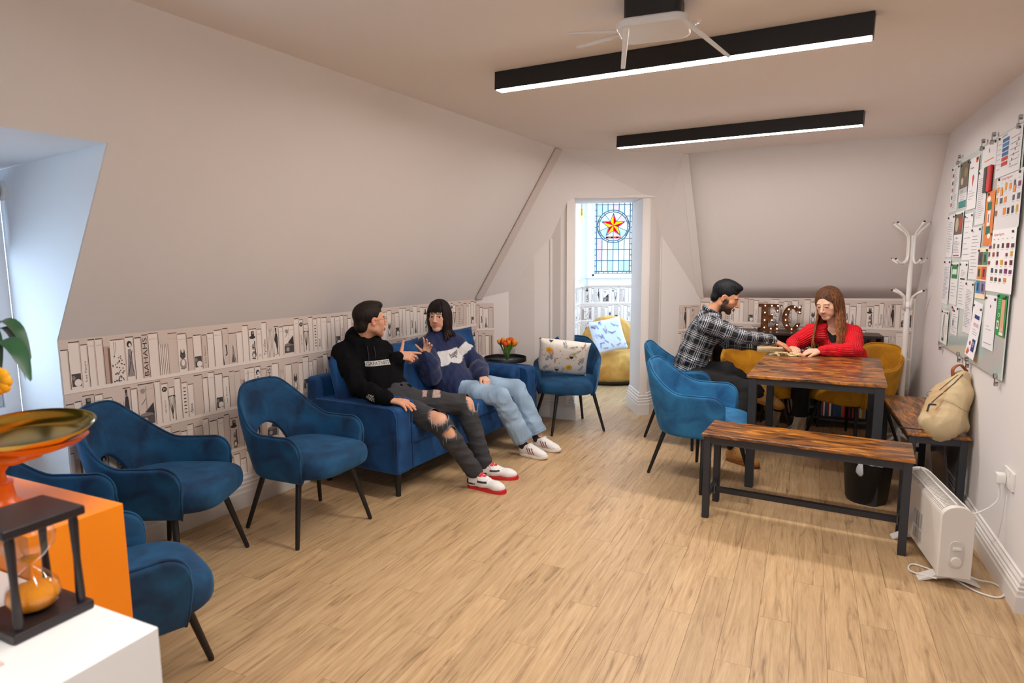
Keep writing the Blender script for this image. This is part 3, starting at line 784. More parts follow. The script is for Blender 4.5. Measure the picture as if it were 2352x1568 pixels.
build('bottom_bar', MB().tube([G(ta-0.04, 1.575, DD+0.02), G(tb+0.04, 1.575, DD+0.02)], 0.01, 8), mat('blind_bar', '5b6478', 0.5), blind)
build('end_bracket', MB().tube([G(ta+0.012, 1.86, DD+0.045), G(ta-0.02, 1.86, DD+0.045)], 0.048, 16), M_white, blind)

# ---------------------------------------------------------------- lamps
def linear_lamp(name, a, b, label, w=0.065, h=0.085):
    a = Vector(a); b = Vector(b); L = (b-a).length; c = (a+b)/2; ang = math.atan2(b.y-a.y, b.x-a.x); tilt = -math.asin((b.z-a.z)/L)
    t = thing(name, label, 'ceiling lamp', c)
    t.rotation_euler = (Matrix.Rotation(ang, 4, 'Z') @ Matrix.Rotation(tilt, 4, 'Y')).to_euler()
    hb = MB(); hb.box((0, 0, -h/2), (L, w, h))
    hs = MB()
    hs.box((0, w/2-0.003, -h/2), (L, 0.006, h)); hs.box((0, -w/2+0.003, -h/2), (L, 0.006, h)); hs.box((0, 0, -0.005), (L, w-0.012, 0.01))
    build('housing', hs, M_black, t)
    build('end_cap', MB().box((L/2-0.003, 0, -h/2), (0.006, w-0.012, h)), M_black, t)
    build('end_cap', MB().box((-L/2+0.003, 0, -h/2), (0.006, w-0.012, h)), M_black, t)
    build('diffuser', MB().box((0, 0, -h+0.0085), (L-0.013, w-0.013, 0.022)), M_led, t)
    return t
def fixpts(a, b): return (a[0], a[1], ceilz(*a)-0.001), (b[0], b[1], ceilz(*b)-0.001)
linear_lamp('linear_ceiling_lamp', *fixpts((-0.06, 3.31), (1.35, 2.43)), 'long black linear ceiling lamp nearer the camera, behind the white router')
linear_lamp('linear_ceiling_lamp', *fixpts((0.835, 4.965), (2.17, 3.96)), 'black linear ceiling lamp farther back, over the wooden table')
linear_lamp('linear_ceiling_lamp', *fixpts((-0.8, 1.2), (0.62, 0.34)), 'added black linear ceiling lamp above the photographer, out of view')  # third lamp added out of view to brighten the room

# router on the ceiling
rc = (0.52, 2.37); rz = ceilz(*rc)
rt = thing('ceiling_router', 'white wireless router with six stick antennas fixed to the ceiling', 'router', (rc[0], rc[1], rz), R(-20))
def rrect(w, h, r, n=6):
    out = []
    for cx, cy, a0 in ((w/2-r, h/2-r, 0), (-w/2+r, h/2-r, 90), (-w/2+r, -h/2+r, 180), (w/2-r, -h/2+r, 270)):
        for k in range(n+1): a = R(a0+90*k/n); out.append((cx+r*math.cos(a), cy+r*math.sin(a)))
    return out
build('back_plate', MB().prism(rrect(0.20, 0.16, 0.03), -0.07, 0.0), M_black, rt)
build('cover', MB().prism(rrect(0.25, 0.21, 0.05), -0.105, -0.075), M_white, rt, bevel=0.01, seg=3)
fin = MB()
for k in range(12): fin.box((-0.1+k*0.018, 0.1, -0.05), (0.006, 0.02, 0.05))
build('cooling_fins', fin, M_black, rt)
for (x, y, dx, dy, dz) in ((-0.08, -0.10, -0.03, 0.10, -0.13), (0.09, -0.09, 0.17, 0.13, -0.12), (0.07, 0.10, 0.09, -0.16, -0.02), (-0.04, 0.10, -0.07, -0.17, 0.0), (-0.12, 0.03, -0.19, 0.08, 0.0), (-0.12, 0.0, -0.19, -0.02, 0.01)):
    a = Vector((x, -y*0+(-y if False else y), -0.085)); 
    an = MB(); an.tube([a, a+Vector((dx, dy, dz))*0.25, a+Vector((dx, dy, dz))], [0.007, 0.011, 0.008], 8, flat=0.6)
    build('antenna', an, M_white, rt, smooth=True, auto=40)
# ---------------------------------------------------------------- armchairs
def smst(a, b, x):
    t = min(1, max(0, (x-a)/(b-a))); return t*t*(3-2*t)
def chair_path(s, w, yf, r):
    """u-shaped plan: s in [-1,1], 0 = middle of the back; returns x, y, outward normal"""
    Ls = yf-(-0.29+r); Lq = math.pi*r/2; Lb = 2*(w-r)
    tot = 2*Ls+2*Lq+Lb; d = abs(s)*tot/2; sg = 1 if s >= 0 else -1
    if d < Lb/2: x, y, nx, ny = d, -0.29, 0, -1
    elif d < Lb/2+Lq:
        a = (d-Lb/2)/r; x, y = w-r+r*math.sin(a), -0.29+r-r*math.cos(a); nx, ny = math.sin(a), -math.cos(a)
    else: x, y, nx, ny = w, -0.29+r+(d-Lb/2-Lq), 1, 0
    return x*sg, y, nx*sg, ny, tot/2
def make_chair(name, label, m, hole=False, back=0.825, arm=0.605, lrot=0.0):
    LR = Matrix.Rotation(lrot, 4, 'Z')
    t = thing(name, label, 'armchair')
    w, yf, r = 0.275, 0.205, 0.235
    NS, NV = 56, 12
    tot = chair_path(0, w, yf, r)[4]
    def top(s):
        d = abs(s)*tot; e = tot-d
        z = arm+(back-arm)*(1-smst(0.11, 0.41, d))+0.012*smst(0.5, 0.75, d)
        z -= 0.018*(d/0.2)**2 if d < 0.2 else 0.018+0.0*d
        rr = 0.10
        if e < rr: z -= rr-math.sqrt(max(0, rr*rr-(rr-e)**2))
        return z
    def bot(s):
        d = abs(s)*tot; z = 0.335+0.02*smst(0.3, 0.75, d)*0
        if hole and d < 0.15: z = 0.335+0.235*math.sqrt(max(0, 1-(d/0.15)**2))
        return z
    def pt(s, v, off=0.0):
        x, y, nx, ny, _ = chair_path(s, w, yf, r)
        zt, zb = top(s), bot(s); z = zb+(zt-zb)*v
        k = (z-0.335)/(0.82-0.335); bk = 1-smst(0.2, 0.5, abs(s)*tot)
        fl = 0.86+0.16*min(1, k*1.6)**0.7
        y2 = y*fl-(0.055*k)*bk; x2 = x*fl
        return Vector((x2+nx*off, y2+ny*off, z))
    ss = []
    for i in range(NS+1):
        q = -1+2*i/NS; ss.append(q)
    if hole:
        hs = 0.15/tot; ss = sorted(set(ss+[-hs, hs, -hs*0.97, hs*0.97, -hs*0.9, hs*0.9]))
    # denser near the rounded arm fronts
    ss = sorted(set([round(x, 5) for x in ss]+[round(sg*(1-0.10/tot*f), 5) for sg in (-1, 1) for f in (0.03, 0.1, 0.2, 0.35, 0.6, 0.85)]))
    n = len(ss); th = 0.034
    b = MB()
    vs = []
    for s_ in ss:
        for j in range(NV+1):
            v = j/NV; e = 0.5-0.5*math.cos(math.pi*v) if False else v
            infl = th*(0.55+0.45*math.sin(math.pi*min(1, max(0, v))))
            vs.append((pt(s_, e, th*0.35), pt(s_, e, -infl)))
    outv = [tuple(a) for a, _ in vs]; inv = [tuple(c) for _, c in vs]
    K = len(vs); row = NV+1; fs = []
    for i in range(n-1):
        for j in range(NV):
            a = i*row+j; fs.append((a, a+row, a+row+1, a+1)); fs.append((K+a, K+a+1, K+a+row+1, K+a+row))
    for i in range(n-1):
        a = i*row+NV; fs.append((a, a+row, K+a+row, K+a)); a = i*row; fs.append((a, K+a, K+a+row, a+row))
    for j in range(NV):
        fs.append((j, j+1, K+j+1, K+j)); a = (n-1)*row+j; fs.append((a, K+a, K+a+1, a+1))
    b.add(outv+inv, fs)
    build('shell', b, m, t, smooth=True, subsurf=1)
    rim = [pt(s_, 1.0, -0.006)+ZUP*0.002 for s_ in ss]
    e0 = [pt(-1, v, 0.004)+Vector((0, 0.004, 0)) for v in (0.0, 0.3, 0.6, 0.85)]; e1 = [pt(1, v, 0.004)+Vector((0, 0.004, 0)) for v in (0.85, 0.6, 0.3, 0.0)]
    build('piping', MB().tube(e0+rim+e1, 0.0055, 6), m, t, smooth=True)
    # pleats radiating over the inside of the back
    # seat cushion, domed, rounded outline reaching past the arms
    sb = MB(); out = []; NA = 40
    for k in range(NA):
        a = 2*math.pi*k/NA; c, s_ = math.cos(a), math.sin(a); ex = 0.45
        x = 0.258*math.copysign(abs(c)**ex, c)*1.0; y = 0.03+0.285*math.copysign(abs(s_)**ex, s_)
        if y > 0: x *= 1-0.10*(y/0.3)**2
        if y < -0.1: x *= 1-0.25*((-y-0.1)/0.2)
        out.append((x, y))
    prof = [(0.86, 0.352), (0.95, 0.358), (1.0, 0.38), (1.0, 0.425), (0.975, 0.452), (0.9, 0.468), (0.7, 0.479), (0.4, 0.485), (0.12, 0.487)]
    vs = []; fs = []
    for f, z in prof:
        for x, y in out: vs.append((x*f, 0.02+(y-0.02)*f, z))
    for i in range(len(prof)-1):
        for k in range(NA): l = (k+1) % NA; fs.append((i*NA+k, i*NA+l, (i+1)*NA+l, (i+1)*NA+k))
    fs.append(tuple(range(NA))[::-1]); fs.append(tuple((len(prof)-1)*NA+k for k in range(NA)))
    build('seat', sb.add(vs, fs), m, t, smooth=True, subsurf=1)
    for sx in (-1, 1):
        for sy in (-1, 1):
            lg = MB().tube([(sx*0.165, sy*0.15+0.01, 0.375), (sx*0.246, sy*0.236, 0.012), (sx*0.248, sy*0.238, 0.0)], [0.0165, 0.0115, 0.010], 12, M=LR)
            build('leg', lg, M_black, t, smooth=True, auto=40)
    fr = MB().box((0, 0.16, 0.345), (0.33, 0.03, 0.022)).box((0, -0.14, 0.345), (0.33, 0.03, 0.022)).box((-0.16, 0.01, 0.345), (0.03, 0.3, 0.022)).box((0.16, 0.01, 0.345), (0.03, 0.3, 0.022))
    fr.v = [tuple(LR @ Vector(v)) for v in fr.v]; build('under_frame', fr, M_black, t)
    return t
# open-backed teal chairs along the bookshelf wallpaper
ch = make_chair('open_back_armchair', 'blue velvet armchair with an opening in its back, right beside the sofa arm', M_teal, True, lrot=heading((0.803, -0.596))-heading((0.91, -0.41)))
FB = (0.803, -0.596)
ch.location = (-1.182, 3.459, 0); ch.rotation_euler[2] = heading((0.91, -0.41))
dup(ch, (-1.70, 2.96, 0), heading((0.995, 0.02)), 'blue velvet open-backed armchair behind the brass scale pan, its wide back against the wallpaper')
dup(ch, (-1.93, 2.36, 0), heading((0.98, 0.05)), 'blue velvet armchair mostly hidden behind the orange plinth, only one arm showing')
dup(ch, (-1.36, 1.93, 0), heading((0.71, 0.70)), 'blue velvet armchair closest to the camera, cut off by the orange and white plinths')
near_ = [o for o in COL.objects if o.get('category') == 'armchair'][-1]
for c in near_.children:   # this swivel chair's legs stand at another angle
    if c.name.startswith(('leg', 'under_frame')): c.rotation_euler[2] = heading((0.99, 0.13))-heading((0.71, 0.70))-(heading((0.803, -0.596))-heading((0.91, -0.41)))
# round-backed blue chairs
c2 = make_chair('tub_armchair', 'teal velvet tub armchair holding a floral cushion beside the doorway', M_teal, False, 0.80, 0.645, heading((0.293, -0.956))-heading((-0.22, -0.975)))
c2.location = (0.506, 5.54, 0); c2.rotation_euler[2] = heading((-0.22, -0.975))
c3 = make_chair('tub_armchair', 'bright blue velvet armchair in front, between the bench and the man in the plaid shirt', M_tealb, False, 0.82, 0.645, heading((0.87, 0.49))-heading((0.88, -0.47)))
c3.location = (1.295, 4.19, 0); c3.rotation_euler[2] = heading((0.88, -0.47))
c4 = dup(c3, (1.47, 5.13, 0), heading((0.93, -0.37)), 'blue velvet armchair on which the man in the plaid shirt sits')
# mustard chairs
c5 = make_chair('tub_armchair', 'mustard yellow velvet armchair on which the woman in the red jumper sits', M_must, False, 0.80, 0.66)
c5.location = (2.80, 5.02, 0); c5.rotation_euler[2] = heading((-0.93, -0.36))
dup(c5, (2.13, 5.34, 0), heading((-0.12, -1)), 'empty mustard yellow velvet armchair at the far end of the table, behind the plaid sleeve')

# ---------------------------------------------------------------- rustic table and benches
M_zinc = mat('zinc', '8a8f96', 0.4, 0.8)
def table_like(name, label, cat, L, Wd, H, th, leg, loc, rotz, bench=False):
    t = thing(name, label, cat, loc, rotz)
    ov = 0.012
    build('tabletop' if not bench else 'bench_top', MB().box((0, 0, H-th/2), (L, Wd, th)), M_rust if bench else M_rust2, t, bevel=0.006)
    for sx in (-1, 1):
        for sy in (-1, 1):
            build('leg', MB().box((sx*(L/2-leg/2-ov), sy*(Wd/2-leg/2-ov), (H-th)/2), (leg, leg, H-th)), M_char, t, bevel=0.003)
    rl = 0.04
    for sy in (-1, 1): build('rail', MB().box((0, sy*(Wd/2-leg/2-ov), H-th-rl/2), (L-2*leg-2*ov, leg*0.8, rl)), M_char, t)
    for sx in (-1, 1): build('rail', MB().box((sx*(L/2-leg/2-ov), 0, H-th-rl/2), (leg*0.8, Wd-2*leg-2*ov, rl)), M_char, t)
    if bench:
        for sx in (-1, 1): build('foot_rail', MB().box((sx*(L/2-leg/2-ov), 0, 0.13), (0.025, Wd-2*leg-2*ov, 0.03)), M_char, t)
        build('stretcher', MB().box((0, 0, 0.13), (L-2*leg-2*ov+0.02, 0.03, 0.03)), M_char, t)
        for sx in (-1, 1): build('corner_plate', MB().box((sx*(L/2-leg-ov-0.003), 0, 0.13), (0.004, 0.05, 0.045)), M_zinc, t)
    return t
ax = Vector((0.472, 0.882, 0))
table = table_like('dining_table', 'rustic brown wooden table with grey metal legs under the seated pair', 'table', 1.14, 0.79, 0.76, 0.022, 0.052, (2.145, 4.305, 0), R(61.5))
bench1 = table_like('bench', 'rustic brown wooden bench standing across the front of the table', 'bench', 1.045, 0.345, 0.51, 0.02, 0.038, (1.63, 3.39, 0), math.atan2(-0.53, 0.92), True)
bench2 = table_like('bench', 'rustic wooden bench under the noticeboard carrying the beige backpack', 'bench', 1.12, 0.31, 0.51, 0.02, 0.038, (2.637, 3.935, 0), math.atan2(1.06, 0.465), True)
# ---------------------------------------------------------------- sofa
sofa = thing('sofa', 'royal blue velvet three-seat sofa with square arms and black tapered legs', 'sofa', A(1.455, 0.40), -math.atan2(NL.y, NL.x)*0+math.atan2(NL.y, NL.x)+math.pi/2)
# local: +x runs along the wall away from camera... local +y to the wall, -y to the room
SLn = 1.86
def SP(name, mb, bev=0.02, par=sofa, m=M_navyv, seg=3): return build(name, mb, m, par, bevel=bev, seg=seg)
fx = -1  # local y of the room side is negative
SP('base', MB().box((0, 0.0, 0.255), (SLn-0.30, 0.74, 0.17)), 0.012)
for sx in (-1, 1):
    a = SP('arm', MB().box((sx*(SLn/2-0.08), -0.01, 0.385), (0.155, 0.77, 0.43)), 0.03)
    x0 = sx*(SLn/2-0.004); x1 = sx*(SLn/2-0.156)
    for xx in (x0, x1):
        build('piping', MB().tube([(xx, -0.392, 0.19), (xx, -0.392, 0.54), (xx, -0.375, 0.585), (xx, -0.33, 0.598), (xx, 0.3, 0.598)], 0.005, 6), M_navyv, a, smooth=True)
SP('back_frame', MB().box((0, 0.345, 0.44), (SLn-0.02, 0.11, 0.60)), 0.03)
SP('seat_cushion', MB().box((0, -0.055, 0.40), (SLn-0.325, 0.67, 0.135)), 0.035)
for sx in (-1, 1):
    for sy in (-1, 1):
        build('leg', MB().tube([(sx*(SLn/2-0.10), sy*0.31, 0.175), (sx*(SLn/2-0.10), sy*0.31, 0.0)], [0.024, 0.017], 12), M_black, sofa, smooth=True, auto=40)
# cushions lying on the sofa
def pillow(w, h, d, n=14):
    b = MB(); vs = []; fs = []
    for sgn in (1, -1):
        for i in range(n+1):
            for j in range(n+1):
                a, c = 2*i/n-1, 2*j/n-1
                k = (1-abs(a)**2.6)*(1-abs(c)**2.6); k = max(0, k)**0.42
                px = a*w/2*(1-0.10*(1-abs(a)**4)*abs(c)**3*0.9) ; 
                sx = 1-0.07*(1-c*c)*abs(a)**4*0.8; sy = 1-0.07*(1-a*a)*abs(c)**4*0.8
                vs.append((a*w/2*sx, c*h/2*sy, sgn*d/2*k))
    row = n+1; K = row*row
    for i in range(n):
        for j in range(n):
            q = i*row+j; fs.append((q, q+row, q+row+1, q+1)); fs.append((K+q, K+q+1, K+q+row+1, K+q+row))
    return b.add(vs, fs)
def cushion(name, label, m, w, h, d, mtx, group=None):
    o = build(name, pillow(w, h, d), m, smooth=True, weld=True); o.matrix_world = mtx
    tag(o, label, 'cushion'); return o
sofaM = Matrix.Translation(sofa.location) @ Matrix.Rotation(sofa.rotation_euler[2], 4, 'Z')
def onsofa(x, y, z, rx=0, ry=0, rz=0): return sofaM @ Matrix.Translation((x, y, z)) @ Matrix.Rotation(R(rz), 4, 'Z') @ Matrix.Rotation(R(rx), 4, 'X') @ Matrix.Rotation(R(ry), 4, 'Y')
cushion('throw_cushion', 'royal blue velvet cushion standing behind the man in the black hoodie', M_navyv, 0.46, 0.46, 0.13, onsofa(-0.66, 0.20, 0.66, 76, 0, 12))
cushion('throw_cushion', 'royal blue velvet cushion in the middle of the sofa between the two sitters', M_navyv, 0.46, 0.46, 0.13, onsofa(-0.14, 0.14, 0.69, 70, 0, 3))
cushion('throw_cushion', 'royal blue velvet cushion poking up behind the shoulder of the woman in navy', M_navyv, 0.46, 0.46, 0.12, onsofa(0.60, 0.20, 0.70, 78, 0, -8))
def bolster(x, y, label):
    b = MB()
    pr = [(0.001, -0.22), (0.055, -0.22), (0.075, -0.205), (0.08, -0.18), (0.08, 0.18), (0.075, 0.205), (0.055, 0.22), (0.001, 0.22)]
    b.lathe(pr, 24)
    o = build('bolster_cushion', b, M_navyv, smooth=True, auto=60); o.matrix_world = onsofa(x, y, 0.55) @ Matrix.Rotation(R(90), 4, 'X')
    tag(o, label, 'cushion')
    for z in (-0.2215, 0.2215): build('button', MB().sph((0, 0, z), (0.012, 0.012, 0.005), 10), M_navyv, o, smooth=True)
bolster(-0.73, -0.12, 'round blue velvet bolster against the nearer sofa arm, under the resting hand')
bolster(0.73, -0.10, 'round blue velvet bolster against the farther sofa arm, by the black side table')

# ---------------------------------------------------------------- side table with tulips
stb = thing('side_table', 'round black tray side table behind the far sofa arm', 'side table', (-0.065, 5.80, 0))
build('tray_base', MB().lathe([(0.001, 0.575), (0.193, 0.575), (0.196, 0.583), (0.001, 0.585)], 40), M_black, stb, smooth=True, auto=40)
build('tray_rim', MB().lathe([(0.194, 0.575), (0.200, 0.575), (0.200, 0.610), (0.198, 0.613), (0.195, 0.610), (0.194, 0.585)], 40), M_black, stb, smooth=True, auto=40)
for k in range(3):
    a = 2*math.pi*k/3+0.4
    build('leg', MB().tube([(0.10*math.cos(a), 0.10*math.sin(a), 0.575), (0.16*math.cos(a), 0.16*math.sin(a), 0)], 0.009, 8), M_black, stb, smooth=True, auto=40)
vb = Vector((-0.045, 5.72, 0.586))
vase = thing('glass_vase', 'small square clear glass vase of orange tulips on the black side table', 'vase', vb, 0.3)
gb = MB(); s_ = 0.058
for x, y, a, b_ in ((s_, 0, 0.004, 2*s_), (-s_, 0, 0.004, 2*s_), (0, s_, 2*s_, 0.004), (0, -s_, 2*s_, 0.004)): gb.box((x, y, 0.055), (a, b_, 0.11))
gb.box((0, 0, 0.004), (2*s_, 2*s_, 0.008)); build('glass_wall', gb, M_glass, vase)
M_petal = mat('tulip_petal', 'f08a12', 0.5, vary=(40, 0.25)); M_petal2 = mat('tulip_petal_red', 'd9541e', 0.5); M_leaf = mat('tulip_leaf', '5c8a35', 0.5)
rt_ = random.Random(4)
for k in range(13):
    a = 2*math.pi*k/13*2.4; r0 = 0.014+0.072*math.sqrt((k+0.5)/13); hx, hy, hz = r0*math.cos(a), r0*math.sin(a), 0.20-0.045*(r0/0.086)**2+rt_.uniform(-0.01, 0.012)
    st = MB().tube([(hx*0.15, hy*0.15, 0.012), (hx*0.35, hy*0.35, 0.09), (hx*0.95, hy*0.95, hz-0.02)], 0.0028, 6)
    stem = build('tulip', st, M_leaf, vase, smooth=True)
    tl = Matrix.Translation((hx, hy, hz)) @ Matrix.Rotation(math.atan2(math.hypot(hx, hy), 0.14), 4, Vector((-hy, hx, 0.0001)).normalized())
    pb_ = MB()
    pb_.lathe([(0.002, -0.024), (0.013, -0.018), (0.0185, -0.002), (0.0175, 0.013), (0.011, 0.026), (0.004, 0.03)], 12, M=tl)
    for q in range(3):
        aa = 2*math.pi*q/3; pb_.sph((0.009*math.cos(aa), 0.009*math.sin(aa), 0.004), (0.012, 0.012, 0.027), 8, M=tl)
    build('petals', pb_, M_petal if k % 3 else M_petal2, stem, smooth=True)
for k in range(9):
    a = 2*math.pi*k/9+0.2; rr = 0.05+0.045*(k % 3)/2; c, q = math.cos(a), math.sin(a)
    P_ = [(0.01*c, 0.01*q, 0.02), (rr*0.6*c, rr*0.6*q, 0.10), (rr*1.0*c, rr*1.0*q, 0.16+0.02*(k % 2)), (rr*1.25*c, rr*1.25*q, 0.18)]
    lf = MB(); vs = []
    for (x, y, z), w in zip(P_, (0.004, 0.010, 0.009, 0.001)): vs += [(x-q*w, y+c*w, z), (x, y, z-0.002), (x+q*w, y-c*w, z)]
    fs = []
    for i in range(3): fs += [(i*3, i*3+1, i*3+4, i*3+3), (i*3+1, i*3+2, i*3+5, i*3+4)]
    build('leaf', lf.add(vs, fs), M_leaf, vase, smooth=True)

# ---------------------------------------------------------------- floral cushion
def floralsheet(w, h, seed, blue=False):
    r = random.Random(seed); s = Sheet()
    s.rect(-w/2, -h/2, w/2, h/2, 'efe9df' if not blue else 'dfe8f6', 0)
    def sprig(x, y, a, L, col, n=7, lw=0.010):
        c, q = math.cos(a), math.sin(a); s.line([(x, y), (x+c*L, y+q*L)], 0.0022, col, 2)
        for k in range(n):
            t = (k+1)/n; px, py = x+c*L*t, y+q*L*t
            for sg in (-1, 1):
                b = a+sg*1.0; s.poly([(px, py), (px+math.cos(b-0.35)*lw*0.9, py+math.sin(b-0.35)*lw*0.9), (px+math.cos(b)*lw*1.9, py+math.sin(b)*lw*1.9), (px+math.cos(b+0.35)*lw*0.9, py+math.sin(b+0.35)*lw*0.9)], col, 2)
    def flower(x, y, rr, col, ctr, n=10):
        for k in range(n):
            a = 2*math.pi*k/n; s.poly([(x, y), (x+rr*math.cos(a-0.25), y+rr*math.sin(a-0.25)), (x+rr*1.15*math.cos(a), y+rr*1.15*math.sin(a)), (x+rr*math.cos(a+0.25), y+rr*math.sin(a+0.25))], col, 3)
        s.ell(x, y, rr*0.35, rr*0.35, ctr, 4)
    if blue:
        for k in range(26): sprig(r.uniform(-w/2+.03, w/2-.05), r.uniform(-h/2+.03, h/2-.05), r.uniform(0, 6.3), 0.06, r.choice(['5d86c4', '34548c', 'a9c4ea', '7b4a6a']), 5, 0.008)
        return s
    for (x, y) in ((-0.13, 0.10), (0.06, -0.06)): flower(x, y, 0.026, 'f2b21c', 'd98a10', 12)
    for (x, y, a) in ((-0.15, -0.02, 1.2), (-0.17, -0.12, 0.9), (-0.10, 0.0, 1.7), (0.17, -0.02, 1.5), (0.15, -0.10, 1.0), (0.02, 0.13, 2.0), (-0.14, -0.16, 0.4)): sprig(x, y, a, 0.06, r.choice(['4f7ba8', '6f9ccc', '35618f']), 5, 0.010)
    for (x, y, a) in ((-0.07, -0.03, 1.5), (-0.09, 0.06, 1.9), (0.15, 0.13, 1.0), (0.02, 0.03, 0.4)): sprig(x, y, a, 0.05, r.choice(['8c3b44', 'b8443c', 'd9684a']), 5, 0.007)
    for (x, y, a) in ((0.08, 0.08, 0.6), (0.0, -0.14, 1.3), (-0.02, -0.17, 2.0), (0.12, 0.04, 2.2), (0.04, 0.14, 0.2)): sprig(x, y, a, 0.07, r.choice(['5f7a62', '8ca18b', 'b6b35a']), 6, 0.007)
    for (x, y) in ((-0.045, -0.10), (0.07, 0.055), (0.19, -0.17), (-0.12, 0.19)):
        s.poly([(x-0.02, y+0.008), (x+0.02, y+0.008), (x+0.012, y-0.012), (x, y-0.02), (x-0.012, y-0.012)], '2f3b3c', 4); s.line([(x-0.022, y+0.016), (x, y+0.034), (x+0.022, y+0.016)], 0.003, '2f3b3c', 4)
    for k in range(34): x, y = r.uniform(-w/2+.02, w/2-.02), r.uniform(-h/2+.02, h/2-.02); s.ell(x, y, 0.005, 0.004, r.choice(['d0453c', 'e8934a', 'f2c94c', '7fa8d8', '9d4a5a', '6f8a5a']), 2, 6)
    s.text('Fleur', 0.155, -0.02, 0.018, '4a4a4c', 4, math.pi/2, 0.07)
    return s
def printed_cushion(name, label, w, h, d, mtx, seed, blue=False):
    o = build(name, pillow(w, h, d, 20), mat('cushion_linen_%d' % seed, 'efe9df' if not blue else 'dfe8f6', 0.8, bump=(30, 0.3)), smooth=True, weld=True); o.matrix_world = mtx
    tag(o, label, 'cushion')
    def fn(x, y, hh):
        a, c = 2*x/w, 2*y/h; a = max(-1, min(1, a)); c = max(-1, min(1, c))
        k = max(0, (1-abs(a)**2.6)*(1-abs(c)**2.6))**0.42
        return (a*w/2*(1-0.07*(1-c*c)*abs(a)**4*0.8), c*h/2*(1-0.07*(1-a*a)*abs(c)**4*0.8), d/2*k+0.0012+hh*2)
    sh = floralsheet(w*0.98, h*0.98, seed, blue); sh.p = [p for p in sh.p if p[2] > 0]
    build('floral_print', sh.mb(fn), M_print, o); return o
ang = heading((-0.12, -0.99))
pc = Matrix.Translation((0.45, 5.43, 0.665)) @ Matrix.Rotation(ang, 4, 'Z') @ Matrix.Rotation(R(-28), 4, 'X') @ Matrix.Rotation(math.pi, 4, 'Z') @ Matrix.Rotation(R(90), 4, 'X') @ Matrix.Rotation(R(-7), 4, 'Z')
printed_cushion('floral_cushion', 'white floral cushion propped on the armchair beside the doorway', 0.45, 0.36, 0.13, pc, 3)

# ---------------------------------------------------------------- bean bag in the turret room
def blob(name, fn, n, m_, mats, parent=None):
    vs = []; fs = []
    for i in range(m_+1):
        for k in range(n): vs.append(fn(i/m_, 2*math.pi*k/n))
    for i in range(m_):
        for k in range(n): l = (k+1) % n; fs.append((i*n+k, i*n+l, (i+1)*n+l, (i+1)*n+k))
    fs.append(tuple(range(n))[::-1]); fs.append(tuple(m_*n+k for k in range(n)))
    return build(name, MB().add(vs, fs), mats, parent, smooth=True, subsurf=1)
bb = thing('bean_bag', 'mustard yellow bean bag chair on the turret floor beyond the doorway', 'bean bag', (1.24, 7.85, 0))
M_bean = velvet('bean_bag_cloth', 'd9a654', 'b98437', 0.1)
def bfn(v, a):
    prof = [(0.40, 0.0), (0.47, 0.05), (0.50, 0.16), (0.48, 0.28), (0.40, 0.36), (0.25, 0.40), (0.05, 0.41)]
    x = v*(len(prof)-1); i = min(len(prof)-2, int(x)); f = x-i; r_ = prof[i][0]*(1-f)+prof[i+1][0]*f; z = prof[i][1]*(1-f)+prof[i+1][1]*f
    w_ = 1+0.025*math.sin(6*a+1)*math.sin(math.pi*v)
    return (r_*math.cos(a)*w_, r_*math.sin(a)*w_*0.95, z)
blob('base', bfn, 28, 10, M_bean, bb)
def bfn2(v, a):
    prof = [(0.44, 0.30), (0.40, 0.45), (0.33, 0.60), (0.24, 0.72), (0.13, 0.79), (0.03, 0.80)]
    x = v*(len(prof)-1); i = min(len(prof)-2, int(x)); f = x-i; r_ = prof[i][0]*(1-f)+prof[i+1][0]*f; z = prof[i][1]*(1-f)+prof[i+1][1]*f
    w_ = 1+0.05*math.sin(7*a)*(1-v)
    return (r_*math.cos(a)*w_+0.02, 0.13+r_*math.sin(a)*w_*0.55+0.1*v*(1-v)*0, z)
blob('back', bfn2, 28, 10, M_bean, bb)
build('bottom_panel', MB().lathe([(0.001, 0.0), (0.42, 0.0), (0.47, 0.03), (0.475, 0.045), (0.001, 0.045)], 28), M_black, bb, smooth=True, auto=50)
pc = Matrix.Translation((1.17, 7.55, 0.60)) @ Matrix.Rotation(R(8), 4, 'Z') @ Matrix.Rotation(R(68), 4, 'X') @ Matrix.Rotation(R(10), 4, 'Z')
printed_cushion('floral_cushion', 'pale blue floral cushion resting on the yellow bean bag', 0.42, 0.42, 0.12, pc, 8, True)
# pendant lamp in the turret
pd = thing('pendant_lamp', 'small glass pendant lamp hanging in the turret room', 'pendant lamp', (0.93, 8.35, 2.6))
build('cord', MB().tube([(0, 0, 0), (0, 0, -0.42)], 0.004, 6), M_black, pd)
build('lamp_holder', MB().lathe([(0.012, -0.50), (0.018, -0.49), (0.018, -0.43), (0.008, -0.42)], 12), mat('brass', 'b08a3e', 0.3, 1.0), pd, smooth=True, auto=40)
build('glass_shade', MB().lathe([(0.15, -0.545), (0.148, -0.548), (0.10, -0.52), (0.03, -0.50), (0.03, -0.497), (0.102, -0.516), (0.15, -0.543)], 28), M_glass, pd, smooth=True)
build('bulb', MB().sph((0, 0, -0.55), (0.032, 0.032, 0.045), 12), emat('bulb_glow', (1, 0.75, 0.45, 1), 2.0), pd, smooth=True)
# ---------------------------------------------------------------- low bookcase on the far wall
EW = Vector((0.925, -0.38, 0)); NW = Vector((-0.38, -0.925, 0))
M_wenge = mat('dark_walnut', '2e1c18', 0.4, vary=(12, 0.25))
bcL = 1.42; bc0 = Vector((1.88, 5.842, 0)); bcD = 0.33
bc = thing('bookcase', 'long low dark walnut bookcase under the wallpaper behind the table', 'bookcase', bc0, math.atan2(EW.y, EW.x))
